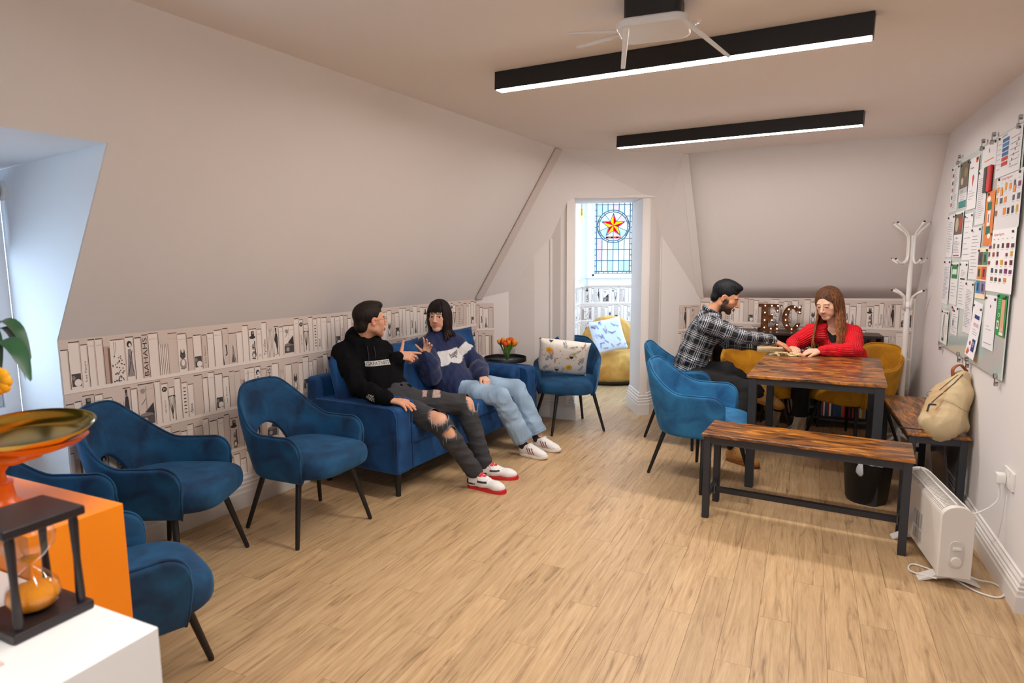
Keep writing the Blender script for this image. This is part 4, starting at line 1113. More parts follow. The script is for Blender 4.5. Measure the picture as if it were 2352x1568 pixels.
# local x along the front, +y to the wall
build('top_board', MB().box((bcL/2, bcD/2, 0.83), (bcL, bcD, 0.022)), M_wenge, bc, bevel=0.002)
build('bottom_board', MB().box((bcL/2, bcD/2, 0.09), (bcL-0.04, bcD, 0.02)), M_wenge, bc)
build('back_panel', MB().box((bcL/2, bcD-0.005, 0.45), (bcL-0.04, 0.008, 0.72)), M_wenge, bc)
for x in (0.01, bcL/3, 2*bcL/3, bcL-0.01): build('upright', MB().box((x, bcD/2-0.002, 0.41), (0.02, bcD-0.006, 0.818)), M_wenge, bc)
build('shelf', MB().box((bcL/2, bcD/2, 0.47), (bcL-0.05, bcD-0.01, 0.018)), M_wenge, bc)
bcM = Matrix.Translation(bc0) @ Matrix.Rotation(math.atan2(EW.y, EW.x), 4, 'Z')
rb = random.Random(12)
bcols = ['b8252a', '20242c', '2f7fae', '58b2d6', 'e9e4d8', 'd8b13a', '7b2a2a', '344a6e', 'c9c2b4', 'e2502c', '3d3a3a', '1c1c20', '8a6b4a', 'f0ede6', '12586b', '9d2148']
bnames = ['red', 'near-black', 'blue', 'sky blue', 'cream', 'yellow', 'dark red', 'navy', 'beige', 'orange-red', 'charcoal', 'black', 'brown', 'white', 'teal', 'magenta']
bmats = [mat('book_cover_%d' % i, c, 0.5) for i, c in enumerate(bcols)]
M_page = mat('book_pages', 'e6dfcf', 0.8)
def book(x, z0, th, h, d, ci, lean, lab, grp):
    # book of thickness th standing on z0, spine to the room
    m = Matrix.Translation((x, 0.035, z0)) @ Matrix.Rotation(lean, 4, 'Y')
    cn_ = bnames[ci]; big = 'tall ' if h > 0.255 else ('short ' if h < 0.215 else '')
    lab = big+cn_+' '+lab
    o = build('book', MB().box((th/2, d/2, h/2), (th, d, h)), bmats[ci]); o.matrix_world = bcM @ m
    build('pages', MB().box((th/2, d/2+0.002, h/2+0.0012), (th-0.004, d-0.002, h+0.0006)), M_page, o)
    tag(o, lab, 'book', grp); return o
comp = [(0.03, bcL/3-0.015), (bcL/3+0.02, 2*bcL/3-0.015), (2*bcL/3+0.02, bcL-0.03)]
names = ['left', 'middle', 'right']
for ci_, (a, b) in enumerate(comp):
    x = a; k = 0
    while x < b-0.06:
        th = rb.uniform(0.008, 0.026); h = rb.uniform(0.19, 0.29); c = rb.randrange(16)
        if ci_ == 1 and 0.05 < x-a < 0.2: c = rb.choice([2, 3, 3, 5, 4, 0])
        ln = 0.16 if ci_ == 1 and x-a < 0.25 else (0.02 if k % 3 else -0.02)*0
        xx = x+(0.0 if ln == 0 else 0.0)
        book(xx, 0.101, th, h, rb.uniform(0.16, 0.2), c, -ln, 'book in the lower %s bay of the bookcase' % names[ci_], 'books in the lower %s bay' % names[ci_])
        x += th*(1/math.cos(ln))+0.0012; k += 1
x = comp[1][0]
while x < comp[1][1]-0.05:
    th = rb.uniform(0.008, 0.02); book(x, 0.4795, th, rb.uniform(0.2, 0.26), 0.18, rb.randrange(16), 0, 'book in the upper middle bay of the bookcase', 'books in the upper middle bay'); x += th+0.0012
# marquee letters E and C with bulbs
M_rustm = mat('rusted_tin', '6b4226', 0.45, 0.7, vary=(18, 0.5), bump=(60, 0.2)); M_bulb = emat('warm_bulb', (1, 0.82, 0.6, 1), 7.0)
def letter(name, label, polys, bulbs, x, h):
    t = thing(name, label, 'marquee letter'); t.matrix_world = bcM @ Matrix.Translation((x, 0.17, 0.842)) @ Matrix.Diagonal((0.88, 1, 1, 1))
    f = MB(); rim = MB()
    for p in polys:
        vs = [(a, 0.0, b) for a, b in p]; n = len(vs)
        f.slab(vs, (0, 0.012, 0))
    outl = polys_outline[name]
    for i in range(len(outl)):
        a, b = outl[i], outl[(i+1) % len(outl)]
        d = math.hypot(b[0]-a[0], b[1]-a[1]) or 1e-6; nx, nz = -(b[1]-a[1])/d*0.0015, (b[0]-a[0])/d*0.0015
        rim.add([(a[0]-nx, -0.028, a[1]-nz), (b[0]-nx, -0.028, b[1]-nz), (b[0]+nx, -0.028, b[1]+nz), (a[0]+nx, -0.028, a[1]+nz),
                 (a[0]-nx, 0.012, a[1]-nz), (b[0]-nx, 0.012, b[1]-nz), (b[0]+nx, 0.012, b[1]+nz), (a[0]+nx, 0.012, a[1]+nz)],
                [(0, 1, 2, 3), (7, 6, 5, 4), (0, 4, 5, 1), (3, 2, 6, 7), (1, 5, 6, 2), (0, 3, 7, 4)])
    build('face', f, M_rustm, t); build('rim', rim, M_rustm, t)
    for bx, bz in bulbs: build('bulb', MB().sph((bx, -0.01, bz), 0.006, 8), M_bulb, t, smooth=True)
E_out = [(-0.10, 0.002), (0.10, 0.002), (0.10, 0.075), (0.078, 0.075), (0.060, 0.04), (0.0, 0.035), (0.0, 0.10), (0.02, 0.10), (0.028, 0.085), (0.045, 0.085), (0.045, 0.165), (0.028, 0.165), (0.02, 0.145), (0.0, 0.145), (0.0, 0.215), (0.060, 0.21), (0.078, 0.175), (0.10, 0.175), (0.10, 0.25), (-0.10, 0.25), (-0.10, 0.225), (-0.07, 0.222), (-0.07, 0.03), (-0.10, 0.027)]
E_poly = [[(-0.10, 0.002), (0.10, 0.002), (0.10, 0.035), (-0.10, 0.028)], [(0.06, 0.035), (0.10, 0.035), (0.10, 0.075), (0.078, 0.075)], [(-0.07, 0.028), (0, 0.03), (0, 0.22), (-0.07, 0.222)], [(0, 0.10), (0.02, 0.10), (0.02, 0.145), (0, 0.145)], [(0.02, 0.10), (0.028, 0.085), (0.045, 0.085), (0.045, 0.165), (0.028, 0.165), (0.02, 0.145)], [(-0.10, 0.222), (0.10, 0.215), (0.10, 0.25), (-0.10, 0.25)], [(0.06, 0.215), (0.078, 0.175), (0.10, 0.175), (0.10, 0.215)]]
oc, ic = [], []
for k in range(25):
    a = R(40+280*k/24); oc.append((0.005+0.092*math.cos(a), 0.122+0.12*math.sin(a))); ic.append((0.012+0.04*math.cos(a), 0.122+0.088*math.sin(a)))
C_out = [(0.09, 0.245), (0.09, 0.165), (0.066, 0.165)]+ic+[(0.066, 0.075), (0.088, 0.075)]+[oc[24]]+oc[::-1][1:]
C_poly = [[oc[i], oc[i+1], ic[i+1], ic[i]] for i in range(24)]+[[(0.066, 0.165), (0.09, 0.165), (0.09, 0.245), (0.066, 0.20)], [(0.05, 0.075), (0.088, 0.075), (0.075, 0.045), (0.045, 0.06)]]
polys_outline = {'letter_sign': E_out}
letter('letter_sign', 'rusty brown marquee letter E dotted with lit bulbs on the bookcase', E_poly, [(-0.035, 0.235), (0.03, 0.235), (0.09, 0.235), (0.088, 0.19), (-0.035, 0.17), (0.036, 0.155), (-0.035, 0.10), (0.036, 0.10), (0.088, 0.06), (-0.035, 0.03), (0.03, 0.02), (0.09, 0.02)], 0.495, 0.25)
polys_outline = {'letter_sign': C_out}
letter('letter_sign', 'rusty brown marquee letter C dotted with lit bulbs on the bookcase', C_poly, [(0.078, 0.225), (0.03, 0.228), (-0.025, 0.205), (-0.05, 0.155), (-0.052, 0.105), (-0.04, 0.055), (0.01, 0.022), (0.062, 0.055), (0.078, 0.178)], 0.69, 0.24)

# ---------------------------------------------------------------- coat stand
cs = thing('coat_stand', 'white metal coat stand in the corner by the noticeboard', 'coat stand', (3.14, 4.93, 0), 0)
build('pole', MB().lathe([(0.022, 0.03), (0.022, 0.9), (0.021, 1.1), (0.018, 1.2), (0.018, 1.68), (0.001, 1.682)], 14), M_white, cs, smooth=True, auto=40)
build('pole_joint', MB().lathe([(0.026, 1.12), (0.026, 1.16), (0.022, 1.165)], 14), M_white, cs, smooth=True, auto=40)
for k in range(4):
    a = 2*math.pi*k/4+0.5; c, s_ = math.cos(a), math.sin(a)
    build('foot', MB().tube([(0.0, 0.0, 0.09), (0.10*c, 0.10*s_, 0.06), (0.24*c, 0.24*s_, 0.012)], [0.013, 0.013, 0.011], 8), M_white, cs, smooth=True)
for deg in (192, 125, 10, 265):
    c, s_ = math.cos(R(deg)), math.sin(R(deg))
    P_ = lambda r_, z: (c*r_, s_*r_, z)
    up = [P_(0.145, 1.78), P_(0.12, 1.755), P_(0.06, 1.71), P_(0.034, 1.675), P_(0.030, 1.63), P_(0.030, 1.52), P_(0.038, 1.485), P_(0.065, 1.465), P_(0.10, 1.468), P_(0.125, 1.485), P_(0.14, 1.50)]
    hk = build('hook', MB().tube(up, 0.0095, 8), M_white, cs, smooth=True)
    [build('end_cap', MB().sph(u_, 0.0088, 8), M_black, hk, smooth=True) for u_ in (up[0], up[-1])]
for deg in (188, 98, 8, 278):
    c, s_ = math.cos(R(deg)), math.sin(R(deg)); P_ = lambda r_, z: (c*r_, s_*r_, z)
    up = [P_(0.033, 1.10), P_(0.033, 1.17), P_(0.045, 1.205), P_(0.09, 1.235), P_(0.145, 1.257)]
    hk = build('hook', MB().tube(up, 0.0095, 8), M_white, cs, smooth=True)
    build('end_cap', MB().sph(up[-1], 0.0088, 8), M_black, hk, smooth=True)

# ---------------------------------------------------------------- waste bin
bn = thing('waste_bin', 'black round waste bin with a white liner under the table edge', 'bin', (2.22, 3.76, 0), 0)
build('bucket', MB().lathe([(0.108, 0.0), (0.118, 0.02), (0.142, 0.30), (0.144, 0.305), (0.138, 0.305), (0.112, 0.02), (0.001, 0.015)], 32), mat('black_plastic', '0c0c0e', 0.5), bn, smooth=True, auto=40)
M_bag = mat('bin_liner', 'dfe3ea', 0.35, Alpha=0.75)
lv = []; lf = []; nL = 48
for i, (r_, z) in enumerate(((0.134, 0.22), (0.137, 0.307), (0.146, 0.310), (0.150, 0.298), (0.151, 0.272))):
    for k in range(nL):
        a = 2*math.pi*k/nL; w = 1+0.02*math.sin(9*a+i)*(i > 2); zz = z+(0.012*math.sin(5*a+1)+0.006*math.sin(13*a))*(i > 3); lv.append((r_*w*math.cos(a), r_*w*math.sin(a), zz))
for i in range(4):
    for k in range(nL): l = (k+1) % nL; lf.append((i*nL+k, i*nL+l, (i+1)*nL+l, (i+1)*nL+k))
build('liner', MB().add(lv, lf), M_bag, bn, smooth=True)
kn = MB(); kn.tube([(-0.09, -0.12, 0.30), (-0.115, -0.125, 0.285), (-0.125, -0.13, 0.25), (-0.125, -0.13, 0.22), (-0.12, -0.13, 0.20)], [0.006, 0.012, 0.026, 0.03, 0.012], 10, flat=0.35); kn.tube([(-0.14, -0.12, 0.308), (-0.11, -0.125, 0.30), (-0.06, -0.135, 0.305)], [0.004, 0.012, 0.004], 8)
build('liner_knot', kn, M_bag, bn, smooth=True)

# ---------------------------------------------------------------- convector heater
hr = thing('heater', 'white convector heater standing on the floor below the socket', 'heater', (2.105, 2.97, 0), R(90-18))
M_heat = mat('heater_enamel', 'e6e1da', 0.4); M_vent = mat('heater_mesh', 'a9a59f', 0.5)
# local x = length (far end +x), y = width
HL, HW, HZ0, HZ1 = 0.60, 0.125, 0.055, 0.385
def hprof(sc=1.0, dz=0.0):
    pts = [(-HW/2*sc, HZ0+dz), (-HW/2*sc, HZ1-0.05)]
    for k in range(1, 12):
        a = math.pi-math.pi*k/12; pts.append((HW/2*sc*math.cos(a), HZ1-0.05+0.05*sc*math.sin(a)))
    pts += [(HW/2*sc, HZ1-0.05), (HW/2*sc, HZ0+dz)]
    return pts
def extr(pts, x0, x1): 
    b = MB(); return b.slab([(x0, y, z) for y, z in pts], (x1-x0, 0, 0))
build('body', extr(hprof(0.96), -HL/2+0.02, HL/2-0.02), M_heat, hr)
for x0, x1 in ((-HL/2, -HL/2+0.03), (HL/2-0.03, HL/2)):
    build('end_panel', extr(hprof(1.06, -0.005), x0, x1), M_heat, hr, bevel=0.004)
gr = MB()
for k in range(34):
    x = -HL/2+0.045+k*0.0152
    pts = [(x, HW*0.48*math.cos(a)*1.0, HZ1-0.05+0.0505*math.sin(a)) for a in [R(20+140*j/8) for j in range(9)]]
    gr.tube(pts, 0.0016, 4)
g1 = build('top_grille', gr, M_vent, hr)
for j in (40, 90, 140):
    a = R(j); build('grille_bar', MB().tube([(-HL/2+0.03, HW*0.48*math.cos(a), HZ1-0.049+0.052*math.sin(a)), (HL/2-0.03, HW*0.48*math.cos(a), HZ1-0.049+0.052*math.sin(a))], 0.004, 6), M_heat, hr)
for k in range(4):
    build('side_louvre', MB().box((-0.02+k*0.035, HW*0.48+0.001, 0.20-k*0.004), (0.022, 0.006, 0.075), M=Matrix.Rotation(0, 4, 'Y')), M_vent, hr, bevel=0.002)
    build('side_louvre', MB().box((-0.02+k*0.035, HW*0.48+0.001, 0.12-k*0.004), (0.022, 0.006, 0.055)), M_vent, hr, bevel=0.002)
cpn = build('control_plate', MB().prism(rrect(0.055, 0.13, 0.025), 0, 0.006, M=Matrix.Translation((-HL/2-0.001, 0, 0.165)) @ Matrix.Rotation(R(-90), 4, 'Y') @ Matrix.Rotation(R(90), 4, 'Z')), mat('control_grey', 'd6d2cb', 0.45), hr, bevel=0.002)
build('switch', MB().box((-HL/2-0.011, 0, 0.195), (0.01, 0.03, 0.012)), M_heat, cpn, bevel=0.002)
build('dial', MB().lathe([(0.021, 0), (0.02, 0.012), (0.001, 0.013)], 20, M=Matrix.Translation((-HL/2-0.006, 0, 0.135)) @ Matrix.Rotation(R(-90), 4, 'Y')), M_heat, cpn, smooth=True, auto=40)
for x in (-HL/2+0.07, HL/2-0.07):
    b = MB(); ft = [(-0.125, 0.002), (-0.11, 0.012), (-0.06, 0.038), (0, 0.05), (0.06, 0.038), (0.11, 0.012), (0.125, 0.002), (0.118, 0.0), (0.06, 0.02), (0, 0.03), (-0.06, 0.02), (-0.118, 0.0)]
    n = len(ft)
    for i in range(6):
        a, c_, d_, e_ = ft[i], ft[i+1], ft[n-2-i] if i < 6 else ft[6], ft[n-1-i]
        q = [ft[i], ft[i+1], ft[(11-i-1)] if i < 5 else ft[6], ft[11-i]]
        b.slab([(x-0.03, y, z) for y, z in q], (0.06, 0, 0))
    b.box((x, 0, 0.048), (0.05, 0.08, 0.02))
    build('foot', b, M_heat, hr, weld=True)
# socket, plug and cable
def RB(s, z, o=0.0):                          # board frame: s metres from the board's far edge, z height, o off the wall
    return PR+UR*(1.33-s)+ZUP*z+NR*o
fR = lambda s, z, h: tuple(RB(s, z, h))
so_ = thing('wall_socket', 'white double wall socket with one plug above the skirting', 'socket', RB(1.73, 0.49), math.atan2(-UR.y, -UR.x))
# local x runs towards the camera, local -y... build directly
def RL(mb_, name, par, m, **kw):
    return build(name, mb_, m, par, **kw)
sM = Matrix(((-UR.x, 0, NR.x), (-UR.y, 0, NR.y), (0, 1, 0))).to_4x4()
so_.matrix_world = Matrix.Translation(RB(1.73, 0.49)) @ sM
build('face_plate', MB().prism(rrect(0.147, 0.087, 0.006), 0, 0.010), M_white, so_, bevel=0.002)
for x in (-0.04, 0.04): build('rocker', MB().box((x*0.55, 0.026, 0.0115), (0.012, 0.02, 0.004)), M_white, so_)
pl_ = thing('plug', 'white three-pin plug pushed into the wall socket', 'plug'); pl_.matrix_world = so_.matrix_world @ Matrix.Translation((-0.035, -0.012, 0.0105))
build('plug_body', MB().prism(rrect(0.048, 0.05, 0.012), 0, 0.036), M_white, pl_, bevel=0.004)
def bez(pts, n=10):
    out = []
    P_ = [Vector(p) for p in pts]; P_ = [P_[0]*2-P_[1]]+P_+[P_[-1]*2-P_[-2]]
    for i in range(1, len(P_)-2):
        for k in range(n):
            t = k/n; a, b, c, d = P_[i-1], P_[i], P_[i+1], P_[i+2]
            out.append(0.5*((2*b)+(c-a)*t+(2*a-5*b+4*c-d)*t*t+(3*b-a-3*c+d)*t**3))
    out.append(P_[-2]); return out
pg = pl_.matrix_world @ Vector((0, -0.025, 0.02))
hM = Matrix.Translation((2.105, 2.97, 0)) @ Matrix.Rotation(R(72), 4, 'Z')
cab = bez([pg, pg+Vector((-0.003, 0, -0.09)), pg+Vector((-0.06, 0.05, -0.17)), pg+Vector((-0.11, 0.13, -0.20)), hM @ Vector((-0.16, -0.068, 0.16))])
tag(build('power_cable', MB().tube(cab, 0.0042, 8), M_white, smooth=True), 'white power cable from the plug to the heater side', 'cable')
lp = bez([hM @ Vector((-0.25, -0.068, 0.05)), hM @ Vector((-0.22, -0.13, 0.02)), hM @ Vector((-0.20, -0.19, 0.006)), hM @ Vector((-0.27, -0.21, 0.006)), hM @ Vector((-0.34, -0.16, 0.006)), hM @ Vector((-0.31, -0.09, 0.006)), hM @ Vector((-0.20, -0.02, 0.006)), hM @ Vector((-0.10, 0.10, 0.006)), hM @ Vector((-0.18, 0.14, 0.006)), hM @ Vector((-0.28, 0.06, 0.03))])
tag(build('heater_flex', MB().tube(lp, 0.0042, 8), M_white, smooth=True), 'white cable looped on the floor under the heater', 'cable')

# ---------------------------------------------------------------- glass noticeboard with papers
BZ = 0.91
def BF(x, y, h): return tuple(RB(x, BZ+y, 0.018+h))
nb_ = thing('noticeboard', 'large frosted glass noticeboard on steel clips covered with papers', 'noticeboard', RB(0.75, BZ))
def kid(name, mb_, m, par, **kw):
    o = build(name, mb_, m, par, **kw); o.matrix_parent_inverse = Matrix.Translation(-par.location); return o
kid('glass_sheet', MB().slab([tuple(RB(0, BZ, 0.012)), tuple(RB(1.52, BZ, 0.012)), tuple(RB(1.52, BZ+1.22, 0.012)), tuple(RB(0, BZ+1.22, 0.012))], tuple(NR*0.006)), mat('pale_green_glass', 'cfe0dc', 0.1, Coat_Weight=0.5), nb_, bevel=0.001)
M_chr = mat('chrome', 'b9b9bc', 0.25, 1.0)
for x, y in ((0.2, 1.22), (0.79, 1.22), (1.0, 1.22), (1.45, 1.22), (0.08, 0), (0.65, 0), (0.86, 0), (1.45, 0)):
    s_ = 1 if y > 0 else -1
    b = MB(); c = RB(x, BZ+y, 0.012)
    b.tube([c+ZUP*s_*0.028, c+ZUP*s_*0.028+NR*0.014], 0.012, 12); b.tube([c-ZUP*s_*0.012+NR*0.008, c-ZUP*s_*0.012+NR*0.02], 0.013, 12)
    b.slab([tuple(c+NR*0.012-UR*0.007-ZUP*s_*0.01), tuple(c+NR*0.012+UR*0.007-ZUP*s_*0.01), tuple(c+NR*0.012+UR*0.007+ZUP*s_*0.028), tuple(c+NR*0.012-UR*0.007+ZUP*s_*0.028)], tuple(NR*0.003))
    kid('clip', b, M_chr, nb_, smooth=True, auto=40)
M_mag = mat('magnet_steel', '55555a', 0.35, 0.8)
lay = [0]
def paper(label, x0, y0, w, h, draw=None, col='e2e2e4', rot=0.0, mags=((0.1, 0.94), (0.9, 0.94)), name='paper_notice', cat='paper', curl=0.0):
    lay[0] += 1; off = 0.0012*(lay[0] % 4)+0.0003*(lay[0] % 7)
    s = Sheet()
    c, q = math.cos(rot), math.sin(rot)
    if draw: draw(s, w, h)
    fn = lambda x, y, hh: BF(x0+x*c-y*q, y0+x*q+y*c, 0.0012+off+hh*0.6+curl*max(0, 1-y/h)**2)
    m = MB(); n = 6; vs = []; fs = []
    for j in range(n+1):
        for i in (0, 1): vs.append(fn(w*i, h*j/n, -0.001))
    for j in range(n): fs.append((j*2, j*2+1, j*2+3, j*2+2))
    m.add(vs, fs, col)
    m2 = s.mb(fn) if s.p else None
    if m2:
        m.v += [tuple(v) for v in []]
        b0 = len(m.v); m.v += m2.v; m.f += [tuple(i+b0 for i in f) for f in m2.f]; m.c += m2.c; m.m += m2.m
    o = build(name, m, M_print); tag(o, label, cat)
    for mx, my in mags:
        p = Vector(fn(w*mx, h*my, 0.0)); build('magnet', MB().tube([p, p+NR*0.006], 0.0065, 10), M_mag, o, smooth=True, auto=40)
    return o
def lines(s, x0, x1, y0, y1, n, col='77777d', seed=1, wd=0.0022):
    r = random.Random(seed)
    for k in range(n):
        y = y1+(y0-y1)*k/max(1, n-1); s.rect(x0, y, x0+(x1-x0)*r.uniform(0.45, 1), y+wd, col, 1)
def d_text(title='Notice', tc='333337', seed=1, n=16, top=0.9):
    def f(s, w, h):
        s.text(title, w*0.14, h*top, 0.009, tc, 1); lines(s, w*0.12, w*0.88, h*0.12, h*(top-0.08), n, seed=seed)
    return f
def d_tall(s, w, h):
    lines(s, w*0.3, w*0.9, h*0.05, h*0.92, 24, seed=4)
    for k in range(5): s.rect(w*0.1, h*(0.12+k*0.16), w*0.28, h*(0.2+k*0.16), ['9b5a55', '7d7f86', 'b8766a', '6a6a70', 'a4544c'][k], 1)
def d_poster(s, w, h):
    s.rect(0, h*0.42, w, h, '6b6255', 1); s.ell(w*0.3, h*0.58, w*0.14, h*0.08, 'c7bda8', 2); s.ell(w*0.7, h*0.75, w*0.2, h*0.1, '8f7f5f', 2); s.rect(0, h*0.3, w, h*0.42, 'b9bcc0', 1); s.rect(w*0.05, 0, w*0.95, h*0.14, '3f8a85', 1)
    s.text('JOIN US', w*0.2, h*0.33, 0.015, '44464c', 2); lines(s, w*0.2, w*0.8, h*0.17, h*0.27, 3)
def d_pin(s, w, h):
    s.poly([(w*0.5, h*0.42), (w*0.42, h*0.62), (w*0.5, h*0.68), (w*0.62, h*0.62)], 'c9443c', 1); lines(s, w*0.15, w*0.85, h*0.2, h*0.36, 4); s.text('Meeting point', w*0.15, h*0.8, 0.01, '44464c', 1); s.rect(w*0.7, h*0.88, w*0.92, h*0.98, 'd2603c', 1)
def d_orange(s, w, h):
    s.ell(w*0.35, h*0.86, w*0.22, h*0.05, 'f4efe8', 1); s.rect(w*0.25, h*0.66, w*0.7, h*0.8, '1f6f55', 1); s.rect(w*0.3, h*0.36, w*0.66, h*0.64, 'f4efe8', 1); s.rect(w*0.4, h*0.42, w*0.52, h*0.58, '6f6f74', 2); s.rect(w*0.25, h*0.2, w*0.7, h*0.35, '1f6f55', 1); s.ell(w*0.65, h*0.17, w*0.18, h*0.05, 'f4efe8', 1)
def d_plan(s, w, h):
    for k in range(5): s.rect(w*0.24, h*(0.36+k*0.11), w*0.5, h*(0.445+k*0.11), ['c0392f', '2f6ea5', '2c5f93', '3a7fb8', '2a639a'][k], 1)
    s.rect(w*0.24, h*0.24, w*0.5, h*0.33, 'c0392f', 1); s.text('FLOOR PLAN', w*0.2, h*0.93, 0.01, '333337', 1)
    for k in range(6): s.line([(w*0.58, h*(0.15+k*0.13)), (w*0.92, h*(0.15+k*0.13)), (w*0.92, h*(0.22+k*0.13))], 0.002, '55555c', 1); s.line([(w*0.05, h*(0.2+k*0.12)), (w*0.18, h*(0.2+k*0.12))], 0.002, '55555c', 1); s.rect(w*(0.6+0.05*k), h*(0.18+k*0.1), w*(0.64+0.05*k), h*(0.24+k*0.1), '8a8a90', 1)
def d_cal(seed, rows):
    def f(s, w, h):
        r = random.Random(seed)
        s.text('Activities Programme', w*0.2, h*0.9, 0.014, 'd8623a', 1)
        for k in range(6): s.rect(0.01+w*k/6, h*0.84, 0.035+w*k/6, h*0.848, '77777d', 1); s.line([(w*k/6, h*0.06), (w*k/6, h*0.86)], 0.0008, 'c9c9cc', 1)
        for j in range(rows):
            for k in range(6):
                if r.random() < 0.78:
                    x, y = w*(k+0.15)/6, h*(0.70-j*0.66/rows); ww = w*r.uniform(0.07, 0.11); hh = h*0.5/rows*r.uniform(0.5, 0.8)
                    s.rect(x, y, x+ww, y+hh, r.choice(['7a2a6a', '4a3b36', 'e88a3a', '8f6d4e', '2e3a58', 'a4452f', '5a5a60', 'd9a12c', '6e2036']), 1); s.rect(x, y-0.008, x+ww*0.8, y-0.006, '9a9aa0', 1)
        if rows == 3:
            for k in (1, 4): s.rect(w*(k+0.1)/6, h*0.62, w*(k+0.75)/6, h*0.74, 'e6802f', 2); s.text('5', w*(k+0.3)/6, h*0.64, 0.02, 'f5efe6', 3)
    return f
def d_tiger(s, w, h): s.rect(w*0.02, h*0.5, w*0.95, h*0.95, '6b5b50', 1); s.ell(w*0.3, h*0.72, w*0.2, h*0.16, 'b9ab93', 2); s.ell(w*0.75, h*0.74, w*0.16, h*0.14, 'b5442f', 2); s.text('JOIN IN', w*0.25, h*0.4, 0.012, '333337', 1); lines(s, w*0.1, w*0.9, h*0.1, h*0.34, 8); s.rect(w*0.1, h*0.02, w*0.8, h*0.05, 'b8453c', 1)
def d_cards(s, w, h):
    for k, c in enumerate(['5d4f52', '4f8a6a', 'd8923a', 'd2543a', '3f86b8', '8a78b0']):
        x, y = w*(0.04+0.48*(k % 2)), h*(0.66-0.28*(k//2)); s.rect(x, y, x+w*0.44, y+h*0.25, c, 1); s.rect(x+w*0.12, y+h*0.05, x+w*0.3, y+h*0.2, '3b3b40', 2)
def d_green(s, w, h):
    s.rect(w*0.48, h*0.08, w*0.86, h*0.88, 'd9a98a', 1); s.rect(w*0.44, h*0.03, w*0.86, h*0.10, 'f1ece4', 2); s.rect(w*0.5, h*0.88, w*0.82, h*0.93, '333337', 2); s.rect(w*0.1, h*0.16, w*0.34, h*0.36, 'f1ece4', 1); s.rect(w*0.16, h*0.2, w*0.28, h*0.32, '8a8a8a', 2)
    for k in range(5): s.rect(w*0.12, h*(0.66+k*0.05), w*0.42, h*(0.675+k*0.05), 'a8d5b0', 1)
    s.ell(w*0.26, h*0.5, w*0.11, h*0.05, 'd7ecd9', 1); s.ell(w*0.26, h*0.5, w*0.08, h*0.035, '1f8a3c', 2); s.text('2 & 3', w*0.5, h*0.13, 0.018, 'f1ece4', 2)
def d_free(s, w, h):
    s.rect(w*0.3, h*0.70, w*0.82, h*0.77, '2b3a78', 1); s.text('FREE HERE', w*0.3, h*0.56, 0.020, 'd6705a', 1, w=w*0.55); lines(s, w*0.3, w*0.85, h*0.42, h*0.5, 3); s.rect(w*0.5, h*0.12, w*0.82, h*0.34, '2b3a78', 1); s.text('Bf', w*0.56, h*0.2, 0.03, 'dfe2f0', 2); s.poly([(w*0.08, h*0.04), (w*0.2, h*0.16), (w*0.4, h*0.1), (w*0.25, h*0.02)], 'd2603c', 1); s.ell(w*0.3, h*0.24, w*0.1, h*0.04, 'b55a4a', 1)
def d_sketch(s, w, h): s.line([(w*0.25, h*0.15), (w*0.35, h*0.85)], 0.012, '6b6260', 1); s.line([(w*0.5, h*0.1), (w*0.42, h*0.9)], 0.008, '857b78', 1); s.ell(w*0.35, h*0.12, w*0.16, h*0.05, '5a5250', 1); s.rect(w*0.3, h*0.92, w*0.8, h*0.95, '9a8f8a', 1); lines(s, w*0.7, w*0.9, h*0.3, h*0.6, 6, 'c0605a')
def d_logo(c1, c2): 
    def f(s, w, h): s.rect(w*0.08, h*0.8, w*0.28, h*0.92, c1, 1); s.rect(w*0.3, h*0.8, w*0.46, h*0.86, c2, 1); lines(s, w*0.12, w*0.9, h*0.1, h*0.7, 9, seed=8); s.rect(w*0.2, h*0.3, w*0.4, h*0.52, '8a8a94', 2)
    return f
def d_white(s, w, h): s.rect(w*0.42, h*0.52, w*0.6, h*0.68, '8a8a90', 1); s.ell(w*0.5, h*0.8, w*0.04, h*0.03, '77777d', 1); lines(s, w*0.25, w*0.75, h*0.36, h*0.42, 2); s.poly([(w*0.48, h*0.2), (w*0.56, h*0.26), (w*0.52, h*0.14)], '77303a', 1)
def d_fire(s, w, h): s.rect(w*0.12, h*0.62, w*0.88, h*0.95, '2f7d46', 1); s.rect(w*0.2, h*0.72, w*0.8, h*0.84, 'cfe3d2', 2); lines(s, w*0.15, w*0.85, h*0.2, h*0.5, 5)
T2_ = ((0.15, 0.95), (0.85, 0.95))
paper('tall timetable with small red pictures, farthest top sheet on the noticeboard', 0.03, 0.90, 0.22, 0.30, d_tall)
paper('photo poster with a teal band at its foot, far top of the board', 0.29, 0.91, 0.22, 0.28, d_poster, 'd9d9d9')
paper('white sheet with a small red map pin, in the top row of the board', 0.53, 0.88, 0.22, 0.30, d_pin)
paper('white sheet with one orange line at the top edge of the board', 0.80, 1.08, 0.29, 0.13, lambda s, w, h: (s.rect(w*0.2, h*0.3, w*0.85, h*0.34, 'd8823a', 1), s.rect(w*0.48, h*0.62, w*0.52, h*0.8, 'b07a4a', 1)))
paper('typed notice partly behind the red and black pens', 0.76, 0.78, 0.20, 0.31, d_text('Rules', seed=2, n=20))
paper('floor plan sheet with a stack of blue and red boxes in the near top corner', 1.11, 1.0, 0.41, 0.21, d_plan)
paper('narrow orange and green leaflet hanging under the pens', 0.98, 0.66, 0.17, 0.285, d_orange, 'e08243', 0.0, ((0.3, 0.95),), 'leaflet', 'leaflet')
paper('large activities calendar with orange number squares', 1.15, 0.735, 0.42, 0.27, d_cal(3, 3))
paper('large activities calendar full of small photographs, below the other calendar', 1.10, 0.42, 0.46, 0.315, d_cal(8, 5), 'f5f5f6')
